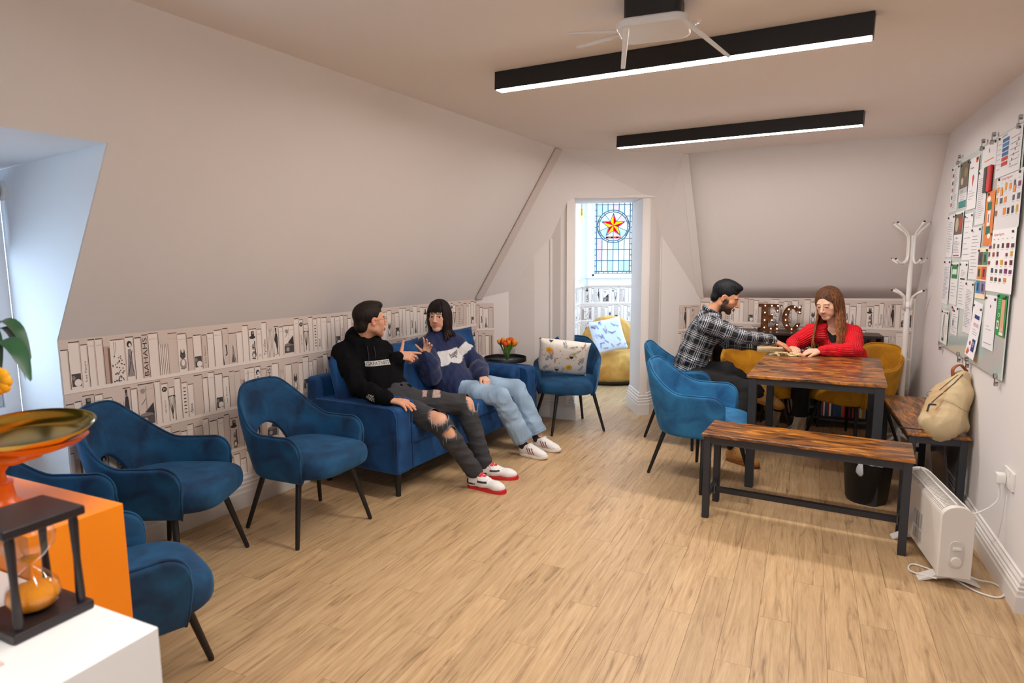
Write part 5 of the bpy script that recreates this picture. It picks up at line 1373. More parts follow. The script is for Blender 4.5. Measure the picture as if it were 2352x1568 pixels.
paper('typed sheet with a dark ring at the far edge of the middle row', 0.03, 0.60, 0.20, 0.28, d_text('Info', seed=5, n=18))
paper('poster with an animal photograph and a red bar at its foot', 0.25, 0.60, 0.23, 0.285, d_tiger)
paper('white sheet with little text in the middle of the board', 0.50, 0.58, 0.21, 0.28, d_text('Welcome', seed=9, n=7))
paper('white sheet with a bold heading beside the colourful card sheet', 0.71, 0.47, 0.22, 0.30, d_text('Events', '222226', 11, 12))
paper('sheet of six coloured picture cards', 0.905, 0.37, 0.205, 0.28, d_cards, 'f0e2c0')
paper('crowded typed sheet with a red stamp at the far edge of the lower row', 0.02, 0.285, 0.20, 0.30, d_text('Times', 'b8453c', 15, 26))
paper('sheet with a green banner across its top', 0.235, 0.295, 0.21, 0.27, d_fire)
paper('white sheet with one thick black rule', 0.485, 0.285, 0.20, 0.285, lambda s, w, h: (s.rect(w*0.15, h*0.62, w*0.75, h*0.65, '222226', 1), lines(s, w*0.15, w*0.8, h*0.1, h*0.55, 8), lines(s, w*0.2, w*0.8, h*0.7, h*0.82, 4)))
paper('long list of typed names below the card sheet', 0.685, 0.155, 0.195, 0.305, d_text('List', 'c0605a', 21, 24))
paper('pale sheet with a charcoal sketch at the lower far corner', 0.085, 0.02, 0.21, 0.225, d_sketch, 'e2e4e0')
paper('small sheet with a red and black logo near the bottom', 0.36, 0.11, 0.185, 0.18, d_logo('d2432c', '33333a'))
paper('leaflet with navy blocks curling off the bottom of the board', 0.875, 0.045, 0.20, 0.31, d_free, 'efeff4', -0.06, ((0.12, 0.92), (0.9, 0.9)), curl=0.02)
paper('white sheet with a small grey code square beside the green leaflet', 1.14, 0.12, 0.21, 0.28, lambda s, w, h: (s.ell(w*0.5, h*0.8, w*0.04, h*0.03, '77777d', 1), lines(s, w*0.25, w*0.75, h*0.36, h*0.42, 2), s.rect(w*0.12, h*0.1, w*0.85, h*0.11, '77777d', 1)), 'eeeef2')
paper('bright green leaflet near the near bottom corner of the board', 1.37, 0.21, 0.205*0.75, 0.205, d_green, '1f9a45', 0.0, ((0.1, 0.95), (0.9, 0.95)), 'leaflet', 'leaflet')
for lab, s0, m_ in (('black board-marker case clipped beside the red one', 0.93, mat('black_case', '17171a', 0.3)), ('red board-marker case clipped beside the black one', 1.0, mat('red_case', 'd0141c', 0.3))):
    mc = build('marker_case', MB().slab([BF(s0, 0.945, 0.004), BF(s0+0.062, 0.945, 0.004), BF(s0+0.062, 1.085, 0.004), BF(s0, 1.085, 0.004)], tuple(NR*0.014)), m_, bevel=0.006); tag(mc, lab, 'marker')

# ---------------------------------------------------------------- plinths in the foreground
PU = Vector((math.sin(R(25)), math.cos(R(25)), 0)); PV = Vector((PU.y, -PU.x, 0)); prot = math.atan2(PV.y, PV.x)
def plinth(name, label, corner, z, du, dv, m):
    c = Vector(corner)-PU*du/2-PV*dv/2
    t = build(name, MB().box((0, 0, z/2), (dv, du, z)), m, loc=(c.x, c.y, 0), rot=(0, 0, prot), bevel=0.0025); tag(t, label, 'plinth'); return t
plinth('display_plinth', 'white square display plinth in the bottom left corner carrying the hourglass', (-0.613, 1.003, 0), 0.88, 0.60, 0.60, mat('white_laminate', 'ecebea', 0.4))
plinth('display_plinth', 'orange square display plinth behind the hourglass, carrying the scales', (-0.874, 1.339, 0), 0.97, 0.192, 0.56, mat('orange_laminate', 'f68a0a', 0.45))
# hourglass
hg = thing('hourglass', 'hourglass with orange sand in a dark wooden frame on the white plinth', 'hourglass', (-0.849, 1.035, 0.88), prot); hg.scale = (0.954,)*3
M_hw = mat('ebony_wood', '231d20', 0.35)
HH = 0.205
for z in (0.009, HH-0.009): build('base_plate' if z < 0.1 else 'top_plate', MB().box((0, 0, z), (0.135, 0.135, 0.018)), M_hw, hg, bevel=0.004)
for x in (-0.052, 0.052):
    for y in (-0.052, 0.052): build('post', MB().lathe([(0.0065, 0.016), (0.008, 0.03), (0.006, HH/2), (0.008, HH-0.03), (0.0065, HH-0.016)], 12, c=(x, y)), M_hw, hg, smooth=True, auto=40)
gp = [(0.02, 0.018), (0.036, 0.026), (0.044, 0.045), (0.040, 0.066), (0.022, 0.088), (0.006, 0.100), (0.0045, HH/2)]
gp = gp+[(r_, HH-z) for r_, z in gp[:-1][::-1]]
M_bulbg = bpy.data.materials.new('thin_glass'); M_bulbg = glassmat('thin_glass', (0.97, 0.97, 0.98), 0.02)
build('glass_bulb', MB().lathe(gp, 28), M_bulbg, hg, smooth=True)
build('sand', MB().lathe([(0.018, 0.0195), (0.034, 0.027), (0.0415, 0.045), (0.039, 0.058), (0.020, 0.066), (0.002, 0.069)], 28), mat('orange_sand', 'f79a08', 0.8, bump=(400, 0.3)), hg, smooth=True)
build('sand', MB().lathe([(0.003, HH-0.098), (0.008, HH-0.094), (0.014, HH-0.088), (0.001, HH-0.087)], 20), mat('orange_sand_top', 'f79a08', 0.8), hg, smooth=True)
# paper card on the white plinth
tag(build('card', MB().box((0, 0, 0.0015), (0.11, 0.075, 0.003)), mat('pink_card', 'd8bdb4', 0.6), loc=(-0.863, 0.892, 0.88), rot=(0, 0, R(-25))), 'pale pink card lying on the white plinth in the corner', 'card')
# kitchen scales with brass pan
M_or = mat('orange_enamel', 'ee6a08', 0.28); M_brass = mat('polished_brass', 'd0a548', 0.16, 1.0)
sc = thing('kitchen_scales', 'orange enamel kitchen scales with a wide brass pan on the orange plinth', 'scales', (-1.112, 1.285, 0.97), 0); sc.scale = (0.80,)*3
build('foot', MB().lathe([(0.075, 0), (0.078, 0.012), (0.06, 0.022), (0.045, 0.035), (0.040, 0.075), (0.043, 0.085), (0.001, 0.088)], 32), M_or, sc, smooth=True, auto=50)
build('column', MB().lathe([(0.030, 0.08), (0.026, 0.11), (0.042, 0.135), (0.044, 0.155), (0.030, 0.17), (0.001, 0.172)], 28), M_or, sc, smooth=True, auto=50)
build('beam', MB().tube([(-0.16, 0, 0.155), (-0.05, 0, 0.150), (0.06, 0, 0.150), (0.13, 0, 0.165)], [0.016, 0.024, 0.024, 0.014], 14, flat=0.7), M_or, sc, smooth=True)
build('pan_support', MB().lathe([(0.02, 0.165), (0.05, 0.172), (0.10, 0.19), (0.118, 0.205), (0.112, 0.207), (0.04, 0.187), (0.001, 0.18)], 36, c=(0.125, 0)), M_or, sc, smooth=True, auto=60)
pan = [(0.001, 0.206), (0.09, 0.207), (0.115, 0.213), (0.140, 0.226), (0.152, 0.238), (0.156, 0.239), (0.154, 0.235), (0.142, 0.221), (0.118, 0.208), (0.09, 0.203), (0.001, 0.202)]
pm = MB().lathe(pan, 48); pm.v = [(0.115+x*(1.0+0.12*(x > 0)), y*0.86, z+0.03*max(0, x)*0) for x, y, z in pm.v]; pm.v = [(x-0.02, y, z+0.14*y) for x, y, z in pm.v]
build('brass_pan', pm, M_brass, sc, smooth=True, auto=60)
build('weight_knob', MB().lathe([(0.02, 0.17), (0.014, 0.19), (0.014, 0.215), (0.03, 0.235), (0.034, 0.262), (0.024, 0.285), (0.001, 0.292)], 24, c=(-0.012, 0.0)), M_or, sc, smooth=True, auto=60)
# potted plant at the left edge
pt_ = thing('potted_plant', 'leafy green plant with a yellow flower at the left edge before the window', 'plant', (-1.275, 1.425, 0.97), 0)
build('pot', MB().lathe([(0.045, 0.0), (0.065, 0.12), (0.07, 0.125), (0.062, 0.125), (0.055, 0.11), (0.001, 0.11)], 28), M_or, pt_, smooth=True, auto=40)
M_pl = mat('plant_leaf', '1e4a2c', 0.35, vary=(20, 0.2))
rl_ = random.Random(6)
for k in range(11):
    a = k*2.4+0.3; L_ = rl_.uniform(0.10, 0.17); zt = rl_.uniform(0.24, 0.42)
    if k == 0: a, L_, zt = -0.25, 0.20, 0.36
    if k == 1: a, L_, zt = 0.1, 0.15, 0.40
    c, q = math.cos(a), math.sin(a)
    pts = [Vector((0, 0, 0.11)), Vector((c*L_*0.3, q*L_*0.3, zt-0.06)), Vector((c*L_*0.6, q*L_*0.6, zt)), Vector((c*L_*0.85, q*L_*0.85, zt-0.02)), Vector((c*L_, q*L_, zt-0.09))]
    stem = build('stem', MB().tube(pts[:2]+[pts[2]*0.98], 0.0035, 6), M_pl, pt_, smooth=True)
    fine = bez(pts[1:], 4); vs = []; fs = []; n = len(fine)
    for i, p in enumerate(fine):
        w = 0.026*math.sin(math.pi*min(0.98, (i+0.6)/n))**0.8; sd = Vector((-q, c, 0))
        vs += [tuple(p+sd*w+ZUP*0.006), tuple(p), tuple(p-sd*w+ZUP*0.006)]
    for i in range(n-1): fs += [(i*3, i*3+1, i*3+4, i*3+3), (i*3+1, i*3+2, i*3+5, i*3+4)]
    build('leaf', MB().add(vs, fs), M_pl, pt_, smooth=True)
fl_ = MB()
for k in range(8):
    a = 2*math.pi*k/8; fl_.sph((0.13+0.018*math.cos(a), -0.06, 0.275+0.018*math.sin(a)), (0.015, 0.007, 0.015), 8)
build('flower', fl_, mat('yellow_petal', 'f2a90c', 0.5), pt_, smooth=True)

# ---------------------------------------------------------------- game on the table
M_pine = mat('light_wood', 'ead3a0', 0.5, vary=(60, 0.08))
gbx = thing('domino_box', 'long pale wooden box with a rounded lid lying on the table edge', 'box', (2.085, 4.985, 0.7605), math.atan2(-0.33, 0.95))
build('tray', MB().box((0, 0, 0.010), (0.195, 0.068, 0.02)), M_pine, gbx, bevel=0.002)
gl = [(0.032*math.cos(R(a)), 0.021+0.022*math.sin(R(a))) for a in range(0, 181, 15)]
build('lid', MB().slab([(-0.096, y, z) for y, z in gl], (0.192, 0, 0)), M_pine, gbx, smooth=True, auto=40)
rd = random.Random(9)
def flz(px, py, z):  # helper used only to lay the small tiles out along the table top
    return None
for k in range(17):
    x = 2.045+0.0115*k+rd.uniform(-0.012, 0.012); y = 4.855-0.005*k+rd.uniform(-0.035, 0.035)
    dm = build('domino', MB().box((0, 0, 0), (0.044, 0.021, 0.008)), M_pine, loc=(x, y, 0.7645+0.0085*(k % 3)), rot=(0, 0, rd.uniform(0, 3.1)), bevel=0.0015)
    tag(dm, 'small pale wooden game tile in the loose heap beside the hands', 'domino', 'wooden tiles heaped on the table')
rg_ = build('ring_tile', MB().tube([(0.018*math.cos(2*math.pi*k/20), 0.018*math.sin(2*math.pi*k/20), 0) for k in range(20)], 0.005, 8, closed=True), M_pine, loc=(2.16, 4.76, 0.7655), smooth=True)
tag(rg_, 'small pale wooden ring in front of the heap of tiles', 'ring')
tag(build('leaning_panel', MB().box((0, 0, 0.2), (0.46, 0.012, 0.4)), mat('smoked_acrylic', '5d5458', 0.12), loc=(2.71, 3.78, 0.0), rot=(R(-7), 0, math.atan2(0.9084, 0.418)), bevel=0.002), 'dark glossy acrylic panel leaning on the wall under the backpack bench', 'panel')
# ---------------------------------------------------------------- figure modelling: smooth distance-field skins
F32 = np.float32
def V3(*a): return np.array(a, dtype=float)
def unit(v): v = np.array(v, float); return v/np.linalg.norm(v)
class Field:
    """list of tapered limbs and ellipsoids blended into one closed surface"""
    def __init__(s): s.p = []
    def cone(s, a, b, ra, rb, k=0.02, lab=0, flat=None, op='u'):
        s.p.append(dict(t='c', a=np.array(a, float), b=np.array(b, float), ra=ra, rb=rb, k=k, lab=lab, flat=flat, op=op)); return s
    def chain(s, pts, rs, k=0.02, lab=0, flat=None):
        for i in range(len(pts)-1): s.cone(pts[i], pts[i+1], rs[i], rs[i+1], k, lab, flat)
        return s
    def ell(s, c, r, k=0.015, lab=0, rot=None, op='u'):
        s.p.append(dict(t='e', a=np.array(c, float), r=np.array(r, float), k=k, lab=lab, rot=rot, op=op)); return s
    def cut(s, p, n, R_=0.12): s.p.append(dict(t='p', a=np.array(p, float), n=unit(n), R=R_, op='x', k=0, lab=-1)); return s
    def bb(s, q):
        if q['t'] == 'c':
            m = max(q['ra'], q['rb'])*(max(1, 1/q['flat'][1]) if q['flat'] else 1)*1.0+q['k']+0.02
            return np.minimum(q['a'], q['b'])-m, np.maximum(q['a'], q['b'])+m
        if q['t'] == 'e': m = max(q['r'])+q['k']+0.02; return q['a']-m, q['a']+m
        return q['a']-q['R'], q['a']+q['R']
    def ev(s, q, P):
        if q['t'] == 'c':
            a, b = q['a'], q['b']; ab = b-a; L2 = max(1e-12, ab@ab)
            d = P-a
            t = np.clip((d@ab)/L2, 0, 1)
            v = d-t[..., None]*ab
            r = q['ra']+(q['rb']-q['ra'])*t
            if q['flat']:
                w, kf = q['flat']; w = unit(w-(w@ab)/L2*ab)
                c = v@w
                v = v+(c*(1/kf-1))[..., None]*w
                ln = np.sqrt((v*v).sum(-1)); return (ln-r)*(0.5+0.5*kf)
            return np.sqrt((v*v).sum(-1))-r
        if q['t'] == 'e':
            d = P-q['a']
            if q['rot'] is not None: d = d@q['rot']
            k0 = np.sqrt(((d/q['r'])**2).sum(-1)); k1 = np.sqrt(((d/q['r']**2)**2).sum(-1))+1e-9
            return k0*(k0-1)/k1
        return (P-q['a'])@q['n']
    def mesh(s, res, noise=None):
        los = [s.bb(q)[0] for q in s.p if q['op'] == 'u']; his = [s.bb(q)[1] for q in s.p if q['op'] == 'u']
        lo = np.min(los, 0)-res*2; hi = np.max(his, 0)+res*2
        n = np.ceil((hi-lo)/res).astype(int)+1
        D = np.full(n, 0.06, dtype=F32)
        ax = [lo[i]+res*np.arange(n[i]) for i in range(3)]
        for q in s.p:
            l, h = s.bb(q); i0 = np.maximum(0, np.floor((l-lo)/res).astype(int)); i1 = np.minimum(n, np.ceil((h-lo)/res).astype(int)+1)
            sl = tuple(slice(a, b) for a, b in zip(i0, i1))
            G_ = np.stack(np.meshgrid(*[ax[i][i0[i]:i1[i]] for i in range(3)], indexing='ij'), -1)
            d = s.ev(q, G_); e = D[sl]
            if q['op'] == 'u':
                k = q['k']; hh = np.maximum(k-np.abs(e-d), 0)/max(k, 1e-9); D[sl] = np.minimum(e, d)-hh*hh*k*0.25
            elif q['op'] == 's':
                k = q['k']; hh = np.maximum(k-np.abs(-e-d), 0)/max(k, 1e-9); D[sl] = np.maximum(e, -d)+hh*hh*k*0.25
            elif q['op'] == 'x':
                rr = ((G_-q['a'])**2).sum(-1) < q['R']**2; D[sl] = np.where(rr, np.maximum(e, d), e)
        if noise is not None:
            band = np.argwhere(np.abs(D) < 0.045); P = lo+band*res
            D[tuple(band.T)] += noise(P).astype(F32)
        # surface nets
        ins = D < 0
        c = np.zeros(tuple(np.array(ins.shape)-1), dtype=np.int8)
        for dx in (0, 1):
            for dy in (0, 1):
                for dz in (0, 1): c += ins[dx:ins.shape[0]-1+dx, dy:ins.shape[1]-1+dy, dz:ins.shape[2]-1+dz]
        act = (c > 0) & (c < 8); idx = -np.ones(c.shape, dtype=np.int64); cells = np.argwhere(act); idx[act] = np.arange(len(cells))
        pos = np.zeros((len(cells), 3)); cnt = np.zeros(len(cells))
        cor = [(x, y, z) for x in (0, 1) for y in (0, 1) for z in (0, 1)]
        val = {o: D[cells[:, 0]+o[0], cells[:, 1]+o[1], cells[:, 2]+o[2]].astype(float) for o in cor}
        for o in cor:
            for a in range(3):
                if o[a] == 0:
                    o2 = tuple(1 if i == a else o[i] for i in range(3)); v0, v1 = val[o], val[o2]
                    m = (v0 < 0) != (v1 < 0); t = np.where(m, v0/np.where(m, v0-v1, 1), 0)
                    p = np.array(o, float)[None, :].repeat(len(cells), 0); p[:, a] += t
                    pos += p*m[:, None]; cnt += m
        verts = lo+(cells+pos/np.maximum(cnt, 1)[:, None])*res
        faces = []
        for a in range(3):
            b_, c_ = (a+1) % 3, (a+2) % 3
            sA = [slice(1, -1)]*3; sA[a] = slice(0, -1); sB = [slice(1, -1)]*3; sB[a] = slice(1, None)
            i_a = ins[tuple(sA)]; i_b = ins[tuple(sB)]
            e = np.argwhere(i_a != i_b); sign = i_a[tuple(e.T)]
            base = e.copy()
            for j in (b_, c_): base[:, j] += 1
            def cell(db, dc):
                q = base.copy(); q[:, b_] -= db; q[:, c_] -= dc
                return idx[q[:, 0], q[:, 1], q[:, 2]]
            quad = np.stack([cell(1, 1), cell(0, 1), cell(0, 0), cell(1, 0)], 1)
            quad[~sign] = quad[~sign][:, ::-1]; faces.append(quad)
        faces = np.concatenate(faces); faces = faces[(faces >= 0).all(1)]
        return verts, faces
    def info(s, V):
        """nearest limb of every vertex: label, distance along it, arc around it"""
        best = np.full(len(V), 9.0); lab = np.zeros(len(V), int); U = np.zeros(len(V)); A_ = np.zeros(len(V)); acc = {}
        for q in s.p:
            if q['op'] != 'u': continue
            d = s.ev(q, V); m = d < best; best = np.where(m, d, best); lab[m] = q['lab']
            if q['t'] == 'c':
                ab = q['b']-q['a']; L = np.linalg.norm(ab); w = ab/max(L, 1e-9); u0 = acc.get(q['lab'], 0.0)
                t = (V-q['a'])@w; acc[q['lab']] = u0+L
                e1 = np.cross(w, [0.31, 0.2, 0.93]) if abs(w[2]) < 0.8 else np.cross(w, [0.9, 0.1, 0.3]); e1 = unit(e1); e2 = np.cross(w, e1)
                an = np.arctan2((V-q['a'])@e2, (V-q['a'])@e1)
                U = np.where(m, u0+t, U); A_ = np.where(m, an*(q['ra']+q['rb'])/2*1.05, A_)
        return lab, U, A_

def folds(amp, sc=1.0, seed=0):
    r = np.random.RandomState(seed); ks = [(r.normal(size=3)*w*sc, r.uniform(0, 6.28), a) for w, a in ((14, 1.0), (22, 0.7), (34, 0.5), (60, 0.25), (90, 0.14))]
    wv = r.normal(size=(2, 3))*9*sc
    def f(P):
        o = np.zeros(len(P)); w1 = np.sin(P@wv[0])*1.3; w2 = np.cos(P@wv[1])*1.1
        for k, ph, a in ks:
            x = np.sin(P@k+ph+w1*1.0+w2*0.6); o += a*(1-np.abs(x)*1.6)
        return -amp*o*0.6
    return f

def np_mesh(name, parts, mats, parent=None, cols=None, attrs=None, smooth=True):
    """parts: list of (verts, faces, per-vertex colour array or None, material index)"""
    off = 0; VV = []; FF = []; CC = []; MI = []; AT = []
    for p in parts:
        v, f = p[0], p[1]; VV.append(v); FF.append(f+off); off += len(v)
        CC.append(p[2] if len(p) > 2 and p[2] is not None else np.ones((len(v), 3))*0.8); MI.append(np.full(len(f), p[3] if len(p) > 3 else 0))
        AT.append(p[4] if len(p) > 4 else np.zeros((len(v), 3)))
    V_ = np.concatenate(VV); F_ = np.concatenate(FF); C_ = np.concatenate(CC); M_ = np.concatenate(MI); A_ = np.concatenate(AT)
    me = bpy.data.meshes.new(name)
    me.vertices.add(len(V_)); me.vertices.foreach_set('co', V_.astype(F32).ravel())
    me.loops.add(len(F_)*4); me.loops.foreach_set('vertex_index', F_.astype(np.int32).ravel())
    me.polygons.add(len(F_)); me.polygons.foreach_set('loop_start', (np.arange(len(F_))*4).astype(np.int32)); me.polygons.foreach_set('loop_total', np.full(len(F_), 4, np.int32))
    if not isinstance(mats, (list, tuple)): mats = [mats]
    for m in mats: me.materials.append(m)
    me.polygons.foreach_set('material_index', M_.astype(np.int32)); me.polygons.foreach_set('use_smooth', np.ones(len(F_), bool))
    me.update(calc_edges=True)
    at = me.color_attributes.new('Col', 'FLOAT_COLOR', 'POINT'); at.data.foreach_set('color', np.concatenate([C_, np.ones((len(C_), 1))], 1).astype(F32).ravel())
    a2 = me.attributes.new('UVW', 'FLOAT_VECTOR', 'POINT'); a2.data.foreach_set('vector', A_.astype(F32).ravel())
    return link(name, me, None, parent)
def frame(f, up):
    f = unit(f); x = unit(np.cross(f, up)); z = np.cross(x, f); return np.stack([x, f, z], 1)   # columns: their right... local x, y forward, z up
def lin(c): return np.array(s2l(c))

M_skin = colmat('skin', 0.5, Subsurface_Weight=0.08, Subsurface_Radius=(0.02, 0.008, 0.004), Subsurface_Scale=0.3)

# ---- head -----------------------------------------------------------------
def head_part(c, f, up, skin, lip, brow, neck_to, beard=None, stub=0.0, fem=False, gaze=(0, 0), brown_iris='3a2416', closed=False, smile=0.0):
    B = frame(f, up); S_ = 1.03 if fem else 1.05
    g_ = lambda x, y, z: np.array(c)+B@(np.array([x, y, z])*S_)
    h = Field(); rot = B
    def E(x, y, z, a, b_, c_, k=0.012, op='u', lab=0): h.ell(g_(x, y, z), (a*S_, b_*S_, c_*S_), k, lab, rot, op)
    E(0, -0.014, 0.036, 0.073, 0.094, 0.082); E(0, 0.028, -0.014, 0.058, 0.062, 0.080, 0.03)
    jw = 0.052 if not fem else 0.045; jr = 0.020 if not fem else 0.017
    for s_ in (-1, 1):
        h.cone(g_(s_*jw, 0.004, -0.050), g_(s_*0.016, 0.062, -0.089), jr*S_, 0.016*S_, 0.025)
        E(s_*0.040, 0.055, -0.014, 0.023, 0.020, 0.020, 0.02)
        E(s_*0.030, 0.060, -0.050, 0.022, 0.018, 0.022, 0.02)
    E(0, 0.070, -0.092, 0.019, 0.016, 0.016, 0.018)
    h.cone(g_(-0.036, 0.074, 0.026), g_(0.036, 0.074, 0.026), 0.011*S_, 0.011*S_, 0.015)
    for s_ in (-1, 1): E(s_*0.0305, 0.096, 0.006, 0.0165, 0.014, 0.0095, 0.012, 's')
    h.cone(g_(0, 0.086, 0.018), g_(0, 0.107, -0.022), 0.0075*S_, 0.0105*S_, 0.010)
    E(0, 0.109, -0.026, 0.0105, 0.011, 0.0095, 0.006)
    for s_ in (-1, 1): E(s_*0.0125, 0.099, -0.030, 0.0075, 0.010, 0.007, 0.005)
    for s_ in (-1, 1): E(s_*0.0305, 0.0745, 0.0055, 0.0135, 0.0135, 0.0125, 0.002, lab=5)
    for s_ in (-1, 1):
        h.cone(g_(s_*0.018, 0.088, 0.0115), g_(s_*0.030, 0.0905, 0.0145), 0.003, 0.0035, 0.003); h.cone(g_(s_*0.030, 0.0905, 0.0145), g_(s_*0.044, 0.083, 0.010), 0.0035, 0.0028, 0.003)
    if closed:
        for s_ in (-1, 1): E(s_*0.0305, 0.0765, 0.006, 0.0138, 0.0118, 0.0088, 0.002)
    E(0, 0.095, -0.0545, 0.020+smile*0.004, 0.0085, 0.0048, 0.005); E(0, 0.093, -0.0655, 0.0175, 0.0095, 0.0062, 0.005)
    E(0, 0.104, -0.0598, 0.020+smile*0.005, 0.007, 0.0016, 0.002, 's')
    for s_ in (-1, 1):
        E(s_*0.0735, -0.006, 0.000, 0.0085, 0.0175, 0.030, 0.006); E(s_*0.081, -0.001, 0.004, 0.006, 0.009, 0.017, 0.004, 's')
    h.cone(g_(0, -0.022, -0.035), neck_to, (0.050 if not fem else 0.043), (0.058 if not fem else 0.048), 0.03)
    V, Fc = h.mesh(0.0030)
    L = (V-np.array(c))@B/S_; x, y, z = L[:, 0], L[:, 1], L[:, 2]
    sk, lp, br = lin(skin), lin(lip), lin(brow)
    C = np.tile(sk, (len(V), 1))
    def mix(mask, col): 
        m = np.clip(mask, 0, 1)[:, None]; return C*(1-m)+col*m
    sm = lambda a, b_, t: np.clip((t-a)/(b_-a), 0, 1)
    ax_ = np.abs(x)
    C = mix(0.35*np.exp(-(((ax_-0.042)/0.02)**2+((z+0.02)/0.02)**2))*(y > 0.03), sk*np.array([1.15, 0.72, 0.66]))
    C = mix(0.30*np.exp(-((x/0.012)**2+((z+0.026)/0.012)**2))*(y > 0.09), sk*np.array([1.1, 0.75, 0.68]))
    C = mix(0.5*(ax_ > 0.071)*(y < 0.02)*(np.abs(z) < 0.04), sk*np.array([1.1, 0.68, 0.6]))
    if beard is not None or stub:
        bm = sm(-0.028, -0.045, z)*sm(-0.012, 0.008, y-0.0)*(z > -0.125)
        side = sm(0.052, 0.060, ax_)*(y > 0.0)*(y < 0.04)*sm(0.012, -0.01, z)
        mus = np.exp(-((z+0.044)/0.006)**2)*(ax_ < 0.028)*(y > 0.08)
        cheekfree = 1-np.exp(-(((ax_-0.034)/0.018)**2+((z+0.034)/0.016)**2))
        bm = np.clip(np.maximum(np.maximum(bm*cheekfree, side), mus), 0, 1)
        col = lin(beard) if beard else lin('5b4a42')
        C = mix(bm*(0.93 if beard else stub), col)
    lm = np.exp(-np.maximum(0, ((x/(0.021+smile*0.004))**2+((z+0.060)/0.0105)**2)-0.75)*6)*(y > 0.082)
    C = mix(lm*0.9, lp); C = mix(np.exp(-((z+0.0600)/0.0017)**2)*(ax_ < 0.020+smile*0.006)*(y > 0.082)*0.9, lp*0.25)
    if smile > 0.5: C = mix(np.exp(-((z+0.0605)/0.0022)**2)*(ax_ < 0.015)*(y > 0.082), lin('efe6de'))
    bz = 0.0275-0.0022*((ax_-0.03)/0.012)**2*0.6+0.001
    C = mix(np.exp(-((z-bz)/(0.0038 if not fem else 0.0026))**4)*(ax_ > 0.012)*(ax_ < 0.050)*(y > 0.05), br)
    ec = np.array([0.0305, 0.0745, 0.0055])
    dx_, dz_ = ax_-ec[0], z-ec[2]
    eye = (dx_**2/0.0140**2+(dz_)**2/0.0062**2 < 1)*(y > 0.079)*(y < 0.0895)
    if closed: eye = (dx_**2/0.0135**2+(dz_+0.0035-0.12*dx_**2/0.0135)**2/0.0026**2 < 1)*(y > 0.075)*(y < 0.096)
    C[eye] = lin('e8e2de') if not closed else br
    gx, gz = gaze
    ir = (np.hypot(x-np.sign(x)*ec[0]-gx, dz_-gz) < 0.0060)
    if not closed: C[eye & ir] = lin(brown_iris)
    lash = (np.abs(dx_**2/0.0150**2+(dz_-0.001)**2/0.0072**2-1) < 0.28)*(y > 0.079)*(y < 0.094)*(z > 0.0055)
    if not closed: C[lash] = br*0.5
    if closed: C = mix(np.exp(-((dx_/0.015)**2+((dz_-0.002)/0.007)**2))*(y > 0.06)*0.6, sk*0.5)
    return (V, Fc, C, 0)

# ---- hand -----------------------------------------------------------------
def hand_part(w, d, nb, thumb, skin, curl=(20, 25, 30, 35), spread=5.0, thumb_curl=15, thumb_out=45, sc=1.0, curls=None, wrist_from=None, idx_curl=None):
    """w wrist, d direction of fingers, nb back-of-hand normal, thumb = +1/-1 side of cross(d, nb)"""
    d = unit(d); nb = unit(nb-np.dot(nb, d)*d); sd = np.cross(d, nb)*thumb; w = np.array(w, float)
    h = Field(); off = [0.026, 0.009, -0.009, -0.025]; ln = [0.040, 0.045, 0.041, 0.032]; k0 = [0.083, 0.087, 0.083, 0.075]
    if wrist_from is not None: h.cone(wrist_from, w, 0.030*sc, 0.025*sc, 0.02, flat=(nb, 0.75))
    for i in range(4):
        kn = w+(d*k0[i]+sd*off[i])*sc+nb*0.003
        h.cone(w+(d*0.008+sd*off[i]*0.55)*sc, kn, 0.0150*sc, 0.0118*sc, 0.014, flat=(nb, 0.85))
    h.cone(w+d*0.02*sc+sd*0.014*sc-nb*0.006, w+d*0.05*sc+sd*0.022*sc-nb*0.006, 0.015*sc, 0.013*sc, 0.014)
    for i in range(4):
        p = w+(d*k0[i]+sd*off[i])*sc+nb*0.003
        c = curl[i] if not (i == 0 and idx_curl is not None) else idx_curl
        a = 0.0; r = [0.0102, 0.0092, 0.0082, 0.0068]; segs = [ln[i], ln[i]*0.62, ln[i]*0.5]
        spr = math.radians(spread*(1.5-i)); dd = d*math.cos(spr)+sd*math.sin(spr)
        for j in range(3):
            a += math.radians(c*(0.8 if j == 0 else 1.0)); q = p+(dd*math.cos(a)-nb*math.sin(a))*segs[j]*sc
            h.cone(p, q, r[j]*sc, r[j+1]*sc, 0.003 if j else 0.006, lab=1); p = q
    p = w+(d*0.022+sd*0.024)*sc-nb*0.004; a = math.radians(thumb_out); td = d*math.cos(a)+sd*math.sin(a)
    for j, (L_, r0, r1) in enumerate(((0.040, 0.0145, 0.0115), (0.032, 0.0115, 0.0100), (0.026, 0.0100, 0.0078))):
        b_ = math.radians(thumb_curl*j); tt = unit(td*math.cos(b_)+(d*0.8-nb*0.6)*math.sin(b_)); q = p+tt*L_*sc; h.cone(p, q, r0*sc, r1*sc, 0.006, lab=1); p = q
    V, Fc = h.mesh(0.0027)
    C = np.tile(lin(skin), (len(V), 1)); lab, U, A_ = h.info(V)
    C[lab == 1] *= np.array([1.04, 0.93, 0.90])
    return (V, Fc, C, 0)

